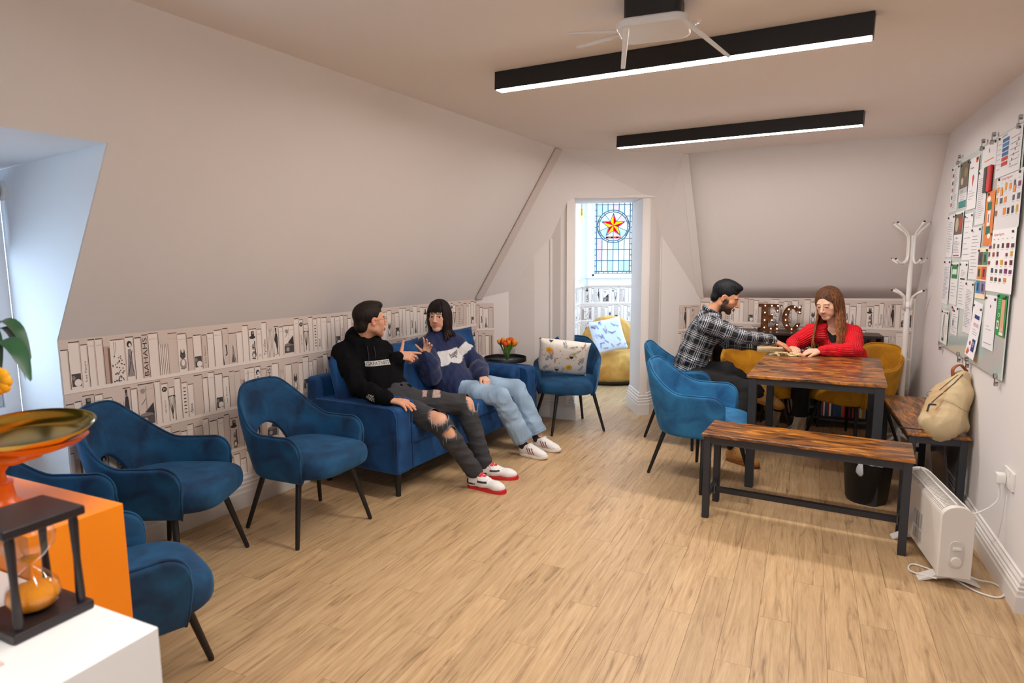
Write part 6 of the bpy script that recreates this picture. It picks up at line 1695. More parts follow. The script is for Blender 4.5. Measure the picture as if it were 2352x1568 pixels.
# ---- trainers / boots --------------------------------------------------------
def shoe(parent, heel, toe, z0=0.0, L=0.29, upper='f0eeec', sole='f0eeec', style=None, tilt=0.0, high=0.10, W_=0.052, upv=(0, 0, 1), lace='f2f0ee'):
    """heel and toe: floor points; returns list of created objects (children of parent)"""
    heel = np.array(heel, float); f = unit(np.array(toe, float)-heel); up = unit(np.array(upv, float)-np.dot(upv, f)*f); x = np.cross(f, up)
    o = heel+up*z0; Pt = lambda a, b_, c_: o+x*a+f*b_+up*c_
    # outline of the sole
    out = []
    for t, wl, wr in ((0.0, 0.0, 0.0), (0.006, 0.018, 0.018), (0.03, 0.032, 0.032), (0.08, 0.034, 0.034), (0.13, 0.033, 0.036), (0.18, 0.043, 0.044), (0.22, 0.046, 0.045), (0.25, 0.041, 0.040), (0.275, 0.028, 0.028), (0.288, 0.010, 0.012), (0.29, 0, 0)):
        out.append((t*L/0.29, wl, wr))
    poly = [(-wl*W_/0.05, t) for t, wl, wr in out]+[(wr*W_/0.05, t) for t, wl, wr in out[::-1][1:-1]]
    th = 0.017 if style == 'red' else 0.024
    so = MB(); rings = [(0.84, 0.0), (0.92, 0.004), (0.95, 0.010), (0.93, th), (0.86, th+0.002)]
    cy = L/2; vs = []; n = len(poly)
    for s_, z in rings:
        for (a, b_) in poly:
            lift = 0.012*max(0, (b_-L*0.72)/(L*0.28))**2*(1 if z < 0.02 else 0.8)
            vs.append(tuple(Pt(a*s_, cy+(b_-cy)*(1-(1-s_)*0.5), z+lift)))
    fs = [tuple(range(n))[::-1]]+[tuple((len(rings)-1)*n+k for k in range(n))]
    for i in range(len(rings)-1):
        for k in range(n): l = (k+1) % n; fs.append((i*n+k, i*n+l, (i+1)*n+l, (i+1)*n+k))
    sh = Field(); k = 0.03; wv = W_/0.052
    sh.cone(Pt(0, 0.040, 0.046), Pt(0, 0.12, 0.050), 0.034*wv, 0.036*wv, k); sh.cone(Pt(0, 0.12, 0.050), Pt(0, L-0.075, 0.038), 0.037*wv, 0.037*wv, k, flat=(up, 0.8)); sh.cone(Pt(0, L-0.075, 0.038), Pt(0, L-0.043, 0.034), 0.037*wv, 0.030*wv, k, flat=(up, 0.75))
    sr_ = 0.036*wv+max(0, high-0.13)*0.16; sh.cone(Pt(0, 0.045, 0.05), Pt(0, 0.050, high), 0.036*wv, sr_, k, flat=(x, 0.86)); sh.cone(Pt(0, 0.07, high-0.005), Pt(0, 0.15, 0.058), 0.032*wv, 0.026*wv, 0.03)
    sh.cut(Pt(0, 0.05, high+0.004), up*0.96-f*0.28, 0.07); sh.cut(Pt(0, L/2, 0.020), -up, 0.25)
    V, Fc = sh.mesh(0.0045)
    loc = V-o; a_, b_, c_ = loc@x, loc@f, loc@up
    C = np.tile(lin(upper), (len(V), 1))
    if style == 'red':
        C[(c_ > high-0.012)] = lin('c3242b'); C[(b_ < 0.03) & (c_ > 0.045) & (c_ < 0.07)] = lin('26262b')
        C[(np.abs(a_) > 0.030) & (b_ > 0.10) & (b_ < 0.17) & (c_ > 0.058) & (c_ < 0.070)] = lin('2b2b30')
        C[(b_ < 0.08) & (c_ < 0.045) & (c_ > 0.034)] = lin('2b2b30')
    if style == 'stripe':
        for q in range(3):
            u_ = b_-(0.105+q*0.021)+(c_-0.05)*0.55
            C[(np.abs(u_) < 0.0048) & (np.abs(a_) > 0.020) & (c_ < 0.078) & (c_ > 0.030)] = lin('7c1f2c')
        C[(b_ < 0.022) & (c_ > 0.062)] = lin('8c2030'); 
    up_o = np_mesh('shoe', [(V, Fc, C, 0)], colmat('shoe_upper', 0.5, bump=(120, 0.05)), parent)
    ms = mat('shoe_sole_'+sole, sole, 0.5)
    build('sole', so.add(vs, fs), ms, up_o, smooth=True, auto=50)
    if style == 'red':
        so2 = MB(); vv = [tuple(Pt(a*0.955, cy+(b_-cy)*0.985, z)) for z in (0.001, 0.018) for (a, b_) in poly]; build('outsole_trim', MB().add([], []) if False else so2.add(vv, [(k, (k+1) % n, n+(k+1) % n, n+k) for k in range(n)]), mat('white_midsole', 'e9e7e4', 0.5) if False else ms, up_o)
    lc = MB()
    for q in range(5):
        b2 = 0.105+q*0.021; zz = 0.107-q*0.0088+(high-0.10)*0.4
        lc.tube([Pt(-0.024, b2, zz-0.006), Pt(0, b2+0.004, zz+0.003), Pt(0.024, b2, zz-0.006)], 0.0032, 6)
    lc.tube([Pt(0.0, 0.10, 0.106), Pt(0.030, 0.095, 0.104), Pt(0.040, 0.11, 0.075)], 0.0028, 6); lc.tube([Pt(0.0, 0.10, 0.106), Pt(-0.030, 0.10, 0.104), Pt(-0.036, 0.12, 0.070)], 0.0028, 6)
    build('laces', lc, mat('lace_'+lace, lace, 0.7), up_o, smooth=True)
    return up_o

def plaidmat():
    m = mat('plaid_cotton', '101114', 0.85); nt = m.node_tree; b = nt.nodes['Principled BSDF']
    a = nt.nodes.new('ShaderNodeAttribute'); a.attribute_name = 'UVW'; sp = nt.nodes.new('ShaderNodeSeparateXYZ'); nt.links.new(a.outputs['Vector'], sp.inputs[0])
    outs = []
    for ax_ in (0, 1):
        d = nt.nodes.new('ShaderNodeMath'); d.operation = 'DIVIDE'; d.inputs[1].default_value = 0.096; nt.links.new(sp.outputs[ax_], d.inputs[0])
        fr = nt.nodes.new('ShaderNodeMath'); fr.operation = 'FRACT'; nt.links.new(d.outputs[0], fr.inputs[0])
        cr = nt.nodes.new('ShaderNodeValToRGB'); cr.color_ramp.interpolation = 'CONSTANT'; el = cr.color_ramp.elements
        el[0].position = 0; el[0].color = (0, 0, 0, 1); el[1].position = 0.36; el[1].color = (0.15, 0.16, 0.19, 1)
        for p_, c_ in ((0.46, 0.0), (0.57, 0.42), (0.62, 0.0), (0.72, 0.42), (0.77, 0.0), (0.84, 0.15), (0.92, 0.0)):
            q = el.new(p_); q.color = (c_, c_*1.02, c_*1.06, 1)
        nt.links.new(fr.outputs[0], cr.inputs[0]); outs.append(cr)
    ad = nt.nodes.new('ShaderNodeVectorMath'); ad.operation = 'ADD'; nt.links.new(outs[0].outputs[0], ad.inputs[0]); nt.links.new(outs[1].outputs[0], ad.inputs[1])
    a2 = nt.nodes.new('ShaderNodeVectorMath'); a2.operation = 'ADD'; a2.inputs[1].default_value = s2l('0e1016'); nt.links.new(ad.outputs[0], a2.inputs[0]); nt.links.new(a2.outputs[0], b.inputs['Base Color'])
    return m
def knitmat():
    m = mat('red_knit', 'd0121f', 0.9); nt = m.node_tree; b = nt.nodes['Principled BSDF']
    a = nt.nodes.new('ShaderNodeAttribute'); a.attribute_name = 'UVW'; sp = nt.nodes.new('ShaderNodeSeparateXYZ'); nt.links.new(a.outputs['Vector'], sp.inputs[0])
    mu = nt.nodes.new('ShaderNodeMath'); mu.operation = 'MULTIPLY'; mu.inputs[1].default_value = 2*math.pi/0.016; nt.links.new(sp.outputs[1], mu.inputs[0])
    si = nt.nodes.new('ShaderNodeMath'); si.operation = 'SINE'; nt.links.new(mu.outputs[0], si.inputs[0])
    bp = nt.nodes.new('ShaderNodeBump'); bp.inputs['Strength'].default_value = 0.7; bp.inputs['Distance'].default_value = 0.004; nt.links.new(si.outputs[0], bp.inputs['Height']); nt.links.new(bp.outputs[0], b.inputs['Normal'])
    cr = nt.nodes.new('ShaderNodeMapRange'); cr.inputs[1].default_value = -1; cr.inputs[2].default_value = 1; cr.inputs[3].default_value = 0.84; cr.inputs[4].default_value = 1.15; nt.links.new(si.outputs[0], cr.inputs[0])
    v = nt.nodes.new('ShaderNodeVectorMath'); v.operation = 'SCALE'; v.inputs[0].default_value = s2l('ea1526'); nt.links.new(cr.outputs[0], v.inputs['Scale']); nt.links.new(v.outputs[0], b.inputs['Base Color'])
    return m
def denim(name, c):
    m = mat(name, c, 0.85, vary=(14, 0.22), bump=(350, 0.15)); return m
def hairmat(name, c1, c2, tips=None):
    m = mat(name, c1, 0.6, Specular_IOR_Level=0.22); nt = m.node_tree; b = nt.nodes['Principled BSDF']
    tc = nt.nodes.new('ShaderNodeTexCoord'); mp = nt.nodes.new('ShaderNodeMapping'); mp.inputs['Scale'].default_value = (160, 160, 12); nt.links.new(tc.outputs['Object'], mp.inputs[0])
    n = nt.nodes.new('ShaderNodeTexNoise'); n.inputs['Scale'].default_value = 1.0; n.inputs['Detail'].default_value = 3; nt.links.new(mp.outputs[0], n.inputs[0])
    cr = nt.nodes.new('ShaderNodeValToRGB'); cr.color_ramp.elements[0].position = 0.35; cr.color_ramp.elements[1].position = 0.65; cr.color_ramp.elements[0].color = (*s2l(c1), 1); cr.color_ramp.elements[1].color = (*s2l(c2), 1)
    nt.links.new(n.outputs[0], cr.inputs[0])
    mu = nt.nodes.new('ShaderNodeVectorMath'); mu.operation = 'MULTIPLY'; a = nt.nodes.new('ShaderNodeAttribute'); a.attribute_name = 'Col'
    nt.links.new(cr.outputs[0], mu.inputs[0]); nt.links.new(a.outputs['Color'], mu.inputs[1]); nt.links.new(mu.outputs[0], b.inputs['Base Color'])
    bp = nt.nodes.new('ShaderNodeBump'); bp.inputs['Strength'].default_value = 0.5; bp.inputs['Distance'].default_value = 0.004; nt.links.new(n.outputs[0], bp.inputs['Height']); nt.links.new(bp.outputs[0], b.inputs['Normal'])
    return m
def lockmesh(locks, n=6):
    """hair locks: (points, radii, root colour, tip colour) tapered flattened tubes"""
    V_, F_, C_ = [], [], []
    off = 0
    for pts, r0, c0, c1, fl in locks:
        fine = bez([tuple(p) for p in pts], 5); N = len(fine); m = MB(); rs = [r0*(0.55+0.6*math.sin(math.pi*min(1, (i/(N-1))*0.9+0.08)))*(1 if i < N-1 else 0.3) for i in range(N)]
        m.tube(fine, rs, n, flat=fl, cap=False); v = np.array(m.v); f = np.array(m.f); V_.append(v); F_.append(f+off); off += len(v)
        t = np.repeat(np.linspace(0, 1, N), n)[:, None]; C_.append(np.array(c0)*(1-t)+np.array(c1)*t)
    return np.concatenate(V_), np.concatenate(F_), np.concatenate(C_), 0
def limb_up(a, b): return np.array(a), np.array(b)
def An(t, d, z): v = A(t, d, z); return np.array([v.x, v.y, v.z])
def mid(a, b, t=0.5): return a*(1-t)+b*t

def body_field(J, fem=False):
    """bare body from the joint dictionary (everything but head and hands)"""
    f = Field(); k = 0.04; s = 0.9 if fem else 1.0
    fl = (J['fwd'], 0.72)
    f.cone(J['pelvis'], J['belly'], 0.135*s, 0.125*s, k, flat=fl); f.cone(J['belly'], J['chest'], 0.125*s, 0.142*s, k, flat=fl)
    f.cone(J['chest'], J['neck'], 0.13*s, 0.055*s, k, flat=fl)
    for q in 'RL':
        f.cone(J['neck']+V3(0, 0, -.025), J['sh'+q]+V3(0, 0, -.008), 0.038*s, 0.046*s, 0.02); f.chain([J['sh'+q], J['el'+q], J['wr'+q]], [0.053*s, 0.040*s, 0.026*s], 0.02)
        f.chain([J['hip'+q], J['kn'+q]], [0.085*s, 0.058*s], 0.03); f.chain([J['kn'+q], mid(J['kn'+q], J['an'+q], 0.3), J['an'+q]], [0.056*s, 0.055*s, 0.037*s], 0.02)
    return f
def body(J, parent, skin, head, hands, fem=False):
    fb_ = body_field(J, fem); V, Fc = fb_.mesh(0.009)
    return np_mesh('body', [(V, Fc, np.tile(lin(skin), (len(V), 1)), 0), head]+hands, M_skin, parent)
def garment(name, F_, res, m, parent, noise=None, cols=None, cutters=None, lap=1):
    V, Fc = F_.mesh(res, noise); lab, U, A_ = F_.info(V)
    C = cols(V, lab, U, A_) if cols else np.ones((len(V), 3))
    if cutters is not None:
        keep = ~cutters(V); fk = keep[Fc].all(1); Fc = Fc[fk]
    return np_mesh(name, [(V, Fc, C, 0, np.stack([U, A_, lab*1.0], 1))], m, parent)
# ---------------------------------------------------------------- the four people
from mathutils.bvhtree import BVHTree
def decal(garm, sheet, o, ex, ey, n, name='print', reach=0.25, lift=0.0025):
    me = garm.data; bt = BVHTree.FromPolygons([v.co[:] for v in me.vertices], [p.vertices[:] for p in me.polygons])
    o, ex, ey, n = Vector(o), Vector(ex).normalized(), Vector(ey).normalized(), Vector(n).normalized(); last = [0]
    def fn(x, y, h):
        p = o+ex*x+ey*y; hit = bt.ray_cast(p+n*reach, -n, reach*2)
        if hit[0] is None: return tuple(p+n*last[0])
        last[0] = (hit[0]-p).dot(n); return tuple(hit[0]+n*(lift+h))
    build(name, sheet.mb(fn, 0.0014), M_print, garm)
def person(label, loc): return thing('person', label, 'person', loc)
def settle(t):
    inv = Matrix.Translation(-t.location)
    for c in t.children: c.matrix_parent_inverse = inv
def hair_cap(c, f, up, fld, fem=False):
    B = frame(f, up); S_ = 1.03 if fem else 1.05
    def E(x, y, z, a, b_, c_, k=0.012, op='u'): fld.ell(np.array(c)+B@(np.array([x, y, z])*S_), (a*S_, b_*S_, c_*S_), k, 0, B, op)
    return E, (lambda x, y, z: np.array(c)+B@(np.array([x, y, z])*S_))
def strands(amp, dirv, seed=0):
    r = np.random.RandomState(seed); a1 = unit(np.cross(dirv, [0.3, 0.5, 0.8])); a2 = np.cross(unit(dirv), a1)
    def f(P): u, v, w = P@a1, P@a2, P@unit(dirv); return amp*(np.sin(u*520+np.sin(w*30)*1.5)+0.7*np.sin(v*430+np.cos(w*25)*1.5))*0.5
    return f
def set_dirs(J):
    rt = unit((J['shR']-J['shL'])*np.array([1, 1, 0])); J['fwd'] = unit(np.cross([0, 0, 1], rt)); J['rt'] = rt

# ======== man in the black hoodie, nearer end of the sofa
J = dict(pelvis=An(.88, .47, .56), belly=An(.85, .38, .68), chest=An(.84, .28, .83), neck=An(.83, .27, .96),
         shR=An(.70, .19, .885), elR=An(.625, .40, .685), wrR=An(.60, .68, .635), shL=An(.96, .31, .875), elL=An(1.00, .37, .645), wrL=An(.94, .47, .86),
         hipR=An(.82, .48, .53), hipL=An(.96, .52, .53), knR=An(.80, .92, .475), knL=An(1.20, .85, .50), anR=An(.99, 1.06, .11), anL=An(1.19, 1.01, .11))
set_dirs(J)
m1 = person('man in a black hoodie and ripped black jeans on the near end of the sofa', (float(J['pelvis'][0]), float(J['pelvis'][1]), 0))
SK1 = 'dba384'
hc = An(.825, .335, 1.105); hf = V3(.80, .60, .02); hu = V3(0, 0, 1)
head = head_part(hc, hf, hu, SK1, 'b8685c', '2a1d18', J['neck']+V3(0, 0, .01), stub=0.22)
h1 = hand_part(J['wrR'], An(.72, .95, .54)-An(.60, .62, .60), V3(.15, -.1, 1), -1, SK1, curl=(12, 14, 16, 20), spread=7, thumb_curl=8, thumb_out=42)
dL = V3(.90, .25, -.10)
h2 = hand_part(J['wrL'], dL, V3(-.1, -.75, .55), -1, SK1, curl=(6, 34, 48, 52), spread=6, thumb_curl=-4, thumb_out=78, idx_curl=10)
body(J, m1, SK1, head, [h1, h2])
def hood_top(J, r=1.0, fl=0.78, kk=0.04):
    g = Field(); F_ = (J['fwd'], fl)
    g.cone(J['pelvis']+V3(0, 0, .0), J['belly'], .158*r, .150*r, kk, 1, F_); g.cone(J['belly'], J['chest'], .150*r, .160*r, kk, 1, F_)
    g.cone(J['chest'], J['neck']+V3(0, 0, -.02), .150*r, .085*r, kk, 1, F_)
    for q, lb in (('R', 2), ('L', 3)):
        g.cone(mid(J['neck'], J['chest'], .25), J['sh'+q], .085*r, .072*r, .05, 1)
        g.chain([J['sh'+q], mid(J['sh'+q], J['el'+q], .5), J['el'+q]], [.075*r, .068*r, .060*r], .025, lb)
        g.chain([J['el'+q], mid(J['el'+q], J['wr'+q], .5), mid(J['el'+q], J['wr'+q], .88), mid(J['el'+q], J['wr'+q], .97)], [.060*r, .056*r, .048*r, .037*r], .025, lb)
    return g
g = hood_top(J)
nk = J['neck']
for a0 in range(0, 360, 24):   # hood lying around the neck
    a, b = R(a0), R(a0+24); P_ = lambda a: nk+J['rt']*math.cos(a)*.083+J['fwd']*(math.sin(a)*.075-.005)+V3(0, 0, .022-.035*math.sin(a))
    rr = .030 if math.sin(a) > 0 else .045
    g.cone(P_(a), P_(b), rr, rr, .018, 1)
g.cone(nk-J['fwd']*.07+V3(0, 0, .03), nk-J['fwd']*.10+V3(0, 0, -.05), .055, .06, .03, 1)
M_hood = mat('black_fleece', '111113', 0.95, bump=(500, 0.1), Specular_IOR_Level=0.1)
hood = garment('hoodie', g, .0075, M_hood, m1, folds(.0085, 1.0, 3))
ctr = J['chest']+J['fwd']*0; ex = -J['rt']*-1
s = Sheet(); [s.rect(-.085+.0085*q_, -.017+.0085*w_, -.085+.0085*(q_+1), -.017+.0085*(w_+1), 'c9c7c2', 0) for q_ in range(20) for w_ in range(4)]; s.text('GREATNESS', -.080, -.012, .024, '1a1a1d', 1, w=.160)
decal(hood, s, J['chest']+V3(0, 0, -.005)-J['rt']*.02, -J['rt']*-1*-1, V3(0, 0, 1), J['fwd'], 'chest_print')
s = Sheet(); s.text('FULL', .002, .016, .014, 'e6e4df', 1); s.text('FORCE', 0, 0, .014, 'e6e4df', 1); s.text('MAX', .006, -.016, .014, 'e6e4df', 1)
fd_ = unit(J['wrR']-J['elR']); nn_ = unit(np.cross(fd_, [0, 0, 1])); 
decal(hood, s, mid(J['elR'], J['wrR'], .72)+V3(0, 0, .0), -fd_, V3(0, 0, -1), nn_ if nn_@V3(0, -1, 0) > 0 else -nn_, 'sleeve_print', 0.12)
ds = MB()
for sx in (-.022, .026): 
    p0_ = nk+J['fwd']*.108+J['rt']*sx+V3(0, 0, -.02); ds.tube([p0_, p0_+J['fwd']*.022+V3(0, 0, -.05), p0_+J['fwd']*.026+V3(0, 0, -.11)], .0028, 6)
build('drawstring', ds, mat('drawstring', '2c2c30', .8), m1, smooth=True)
# jeans with torn knees
def trousers(J, r, rk, rh, hems=(.02, .02), k=.03, hem_r=None):
    g = Field(); F_ = (J['fwd'], .8)
    g.cone(J['pelvis']+V3(0, 0, -.01), mid(J['pelvis'], J['belly'], .3), .150*r, .145*r, k, 1, F_)
    for q, lb in (('R', 2), ('L', 3)):
        g.cone(J['pelvis'], J['hip'+q], .12*r, .105*r, .05, lb)
        g.chain([J['hip'+q], mid(J['hip'+q], J['kn'+q], .5), J['kn'+q]], [.100*r, .088*r, rk], k, lb)
        end = J['an'+q]-(J['an'+q]-J['kn'+q])*hems[0]; g.chain([J['kn'+q], mid(J['kn'+q], J['an'+q], .35), end], [rk, rk*.97 if hem_r is None else (rk+hem_r)/2, rh], .02, lb)
    return g
g = trousers(J, 1.0, .068, .052)
for q in 'RL':
    ax_ = unit(J['an'+q]-J['kn'+q]); g.cut(J['an'+q]+ax_*.005, ax_, .09)
    for kx in (0.93, 0.99): p_ = mid(J['kn'+q], J['an'+q], kx-.02); g.cone(p_-ax_*.004, p_+ax_*.004, .058, .058, .01, lab=2 if q == 'R' else 3)
rips = [(J['knR']+V3(.0, -.02, .05), (.060, .075, .06)), (mid(J['knR'], J['anR'], .22)+unit(V3(.3, -.8, .4))*.055, (.05, .032, .038)), (J['knL']+V3(.055, -.01, .03), (.045, .07, .075))]
def ripcut(V):
    m = np.zeros(len(V), bool)
    for c, r in rips:
        d = (V-c)/np.array(r); w = 1+.12*np.sin(V[:, 0]*230)+.1*np.sin(V[:, 2]*310); m |= (d*d).sum(1) < w
    m &= ~(np.abs((V-J['knR'])@unit(J['anR']-J['knR'])-.048) < .007)
    return m
def jcol(V, lab, U, A_):
    C = np.ones((len(V), 3))*lin('343437'); n_ = .5+.5*np.sin(V[:, 0]*31+np.sin(V[:, 2]*23)*2); C *= (.85+.35*n_)[:, None]
    for f_, w_ in ((.50, .026), (.30, .015)):
        c = mid(J['hipL'], J['knL'], f_); d = np.abs((V-c)@unit(J['knL']-J['hipL']))/w_; m = (d < 1) & (V[:, 2] > c[2]+.060) & (((V-c)**2).sum(1) < .14**2); C[m] = np.where((np.sin(V[m]@V3(300, 420, 100)) > .2)[:, None], lin('d5a58a'), lin('8f8f92'))
    for c, r in rips:
        d = np.sqrt((((V-c)/np.array(r))**2).sum(1)); e = np.exp(-((d-1.08)/.09)**2); C = C*(1-e[:, None]*.6)+lin('a5a5a8')*e[:, None]*.6
    return C
jn = garment('jeans', g, .0068, colmat('black_denim', .85, bump=(400, .12)), m1, folds(.006, 1.2, 5), jcol, ripcut)
thr = MB(); rr_ = random.Random(2)
for c, r in rips[:3]:
    for k in range(9):
        a = rr_.uniform(0, 6.28); p_ = Vector(c)+Vector((r[0]*math.cos(a)*.9, r[1]*math.sin(a)*.9, -.01)); thr.tube([p_, p_+Vector((.004, -.012, -.02)), p_+Vector((.006, -.010, -.045-.03*rr_.random()))], .0011, 4)
thr_o = build('loose_threads', thr, mat('denim_thread', 'b9b9bb', .9), jn, smooth=True)
fl_ = lambda x, y: np.array([x, y, 0.0])
def floor_foot(an, back, toe_dir):
    f = unit(toe_dir); return np.array([an[0], an[1], 0])-f*back
fR_ = V3(.50, -.28, 0); fL_ = V3(.62, -.10, 0)
hR_ = floor_foot(J['anR'], .055, fR_); shoe(m1, hR_, hR_+unit(fR_), 0.0, .30, 'efedeb', 'd3202a', 'red', high=.105)
hL_ = floor_foot(J['anL'], .055, fL_); shoe(m1, hL_, hL_+unit(fL_), 0.0, .30, 'efedeb', 'd3202a', 'red', high=.105)
# short dark hair and glasses
fh = Field(); E, G_ = hair_cap(hc, hf, hu, fh)
E(0, -.020, .044, .078, .098, .084); E(0, .025, .108, .048, .055, .022, .03); E(0, .062, .098, .040, .020, .016, .02)
E(0, -.066, -.025, .060, .042, .050, .02); E(0, .108, -.045, .085, .078, .122, .010, 's'); E(0, .02, -.13, .10, .12, .085, .012, 's')
for s_ in (-1, 1): E(s_*.082, .004, -.004, .020, .030, .034, .006, 's'); E(s_*.07, .062, .02, .03, .03, .045, .012, 's')
V, Fc = fh.mesh(.0034, strands(.0009, hf)); 
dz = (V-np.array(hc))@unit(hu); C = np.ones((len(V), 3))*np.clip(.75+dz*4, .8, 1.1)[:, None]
np_mesh('hair', [(V, Fc, C, 0)], hairmat('dark_hair', '120d0b', '2c201a'), m1)
gl_ = MB()
for s_ in (-1, 1):
    gl_.tube([G_(s_*.031+.021*math.cos(a), .104-.012*abs(math.cos(a)), .004+.017*math.sin(a)) for a in [2*math.pi*k/16 for k in range(16)]], .0011, 5, closed=True)
    gl_.tube([G_(s_*.052, .094, .010), G_(s_*.074, .04, .012), G_(s_*.080, -.005, .010)], .0012, 5)
gl_.tube([G_(-.010, .108, .008), G_(.010, .108, .008)], .0012, 5)
build('glasses', gl_, mat('gold_wire', '9a8050', .35, .9), m1, smooth=True)
thr_o['kind'] = 'stuff'
settle(m1)

# ======== woman in the navy sweatshirt, middle of the sofa
J = dict(pelvis=An(1.62, .44, .55), belly=An(1.63, .36, .67), chest=An(1.645, .29, .80), neck=An(1.64, .295, .925),
         shR=An(1.52, .26, .845), elR=An(1.40, .40, .655), wrR=An(1.29, .44, .815), shL=An(1.785, .37, .845), elL=An(1.86, .52, .665), wrL=An(1.68, .69, .615),
         hipR=An(1.56, .48, .52), hipL=An(1.70, .50, .52), knR=An(1.63, .88, .475), knL=An(1.95, .84, .48), anR=An(1.76, 1.02, .11), anL=An(1.97, 1.03, .11))
set_dirs(J)
w1 = person('woman in navy sweatshirt with white band and light jeans on the sofa', (float(J['pelvis'][0]), float(J['pelvis'][1]), 0))
SK2 = 'e3b397'
hc = An(1.62, .325, 1.075); hf = V3(-.22, -.97, -.05); hu = V3(0, 0, 1)
head = head_part(hc, hf, hu, SK2, 'c26a62', '241a18', J['neck']+V3(0, 0, .01), fem=True, gaze=(-.004, 0), brown_iris='1d1310')
hR = hand_part(J['wrR'], V3(.25, -.15, .95), V3(.1, .9, .2), 1, SK2, curl=(10, 22, 34, 30), spread=13, thumb_curl=5, thumb_out=62, sc=.82)
hL = hand_part(J['wrL'], V3(.3, -.55, -.25), V3(.2, -.2, .9), 1, SK2, curl=(50, 55, 58, 60), spread=2, thumb_curl=20, thumb_out=30, sc=.9)
body(J, w1, SK2, head, [hR, hL], True)
g = Field(); F_ = (J['fwd'], .80); kk = .04
g.cone(J['pelvis']+J['fwd']*.05+V3(0, 0, .0), J['belly'], .162, .156, kk, 1, F_); g.cone(J['belly'], J['chest'], .154, .148, kk, 1, F_); g.cone(J['chest'], J['neck']+V3(0, 0, -.02), .142, .072, kk, 1, F_)
for q, lb in (('R', 2), ('L', 3)):
    g.cone(mid(J['neck'], J['chest'], .3), J['sh'+q], .080, .068, .05, 1)
    g.chain([J['sh'+q], mid(J['sh'+q], J['el'+q], .5), J['el'+q]+V3(0, 0, -.01)], [.070, .074, .076], .03, lb)
    g.chain([J['el'+q]+V3(0, 0, -.01), mid(J['el'+q], J['wr'+q], .5), mid(J['el'+q], J['wr'+q], .86)], [.076, .070, .058], .03, lb); g.cone(mid(J['el'+q], J['wr'+q], .90), mid(J['el'+q], J['wr'+q], 1.0), .040, .036, .01, lb)
for a0 in range(0, 360, 20):
    P_ = lambda a: J['neck']+J['rt']*math.cos(a)*.062+J['fwd']*(math.sin(a)*.055+.008)+V3(0, 0, .008-.018*math.sin(a)); g.cone(P_(R(a0)), P_(R(a0+20)), .014, .014, .006, 1)
nv, wh = lin('14244f'), lin('d9d8d8')
def wcol(V, lab, U, A_):
    C = np.tile(nv, (len(V), 1)); z = V[:, 2]; fr = (V-J['chest'])@J['fwd']; sx = -(V-J['chest'])@J['rt']
    zt = J['chest'][2]+.010+sx*.10; zb = zt-.085-.02*np.abs(np.sin(sx*22))
    C[(lab == 1) & (fr > .01) & (z < zt) & (z > zb) & (sx > -.12)] = wh
    C[(lab == 3) & (U > .045) & (U < .115)] = wh
    C[(lab == 2) & (U > .20) & (U < .235) & (A_ > .02)] = wh
    return C
sw = garment('sweatshirt', g, .0072, colmat('navy_fleece', .85, bump=(450, .1), Sheen_Weight=.2), w1, folds(.0085, .9, 11), wcol)
s = Sheet(); s.text('hagen', 0, 0, .042, '33363f', 1, .28, w=.105)
decal(sw, s, J['chest']+V3(0, 0, -.050)-J['rt']*.015, -J['rt'], V3(0, 0, 1), J['fwd'], 'chest_print')
g = trousers(J, .93, .072, .080, hems=(.06, 0), hem_r=.08)
for q in 'RL': ax_ = unit(J['an'+q]-J['kn'+q]); g.cut(J['an'+q]-ax_*.02, ax_, .12)
def bcol(V, lab, U, A_):
    n_ = .5+.5*np.sin(V[:, 0]*27+np.sin(V[:, 2]*19+V[:, 1]*13)*2.2); C = lin('98b2cb')[None, :]*(.82+.3*n_)[:, None]
    for q in 'RL':
        ax_ = unit(J['an'+q]-J['kn'+q]); dd = (V-(J['an'+q]-ax_*.02))@ax_; near = ((V-J['an'+q])**2).sum(1) < .15**2; C[(np.abs(dd+.014) < .0035) & near] = lin('6f91b3')
    return C
garment('jeans', g, .0068, colmat('light_denim', .85, bump=(380, .12)), w1, folds(.0055, 1.1, 8), bcol)
sk = Field()
for q in 'RL': sk.cone(mid(J['kn'+q], J['an'+q], .75), J['an'+q]+V3(0, 0, -.04), .043, .038, .01)
V, Fc = sk.mesh(.006); np_mesh('socks', [(V, Fc, np.tile(lin('2e1f1e'), (len(V), 1)), 0)], colmat('dark_sock', .9), w1)
fd1 = V3(.62, -.42, 0)
for q in 'RL': h_ = floor_foot(J['an'+q], .05, fd1); shoe(w1, h_, h_+unit(fd1), 0.0, .265, 'eeeae7', 'ece6de', 'stripe', high=.085, W_=.047)
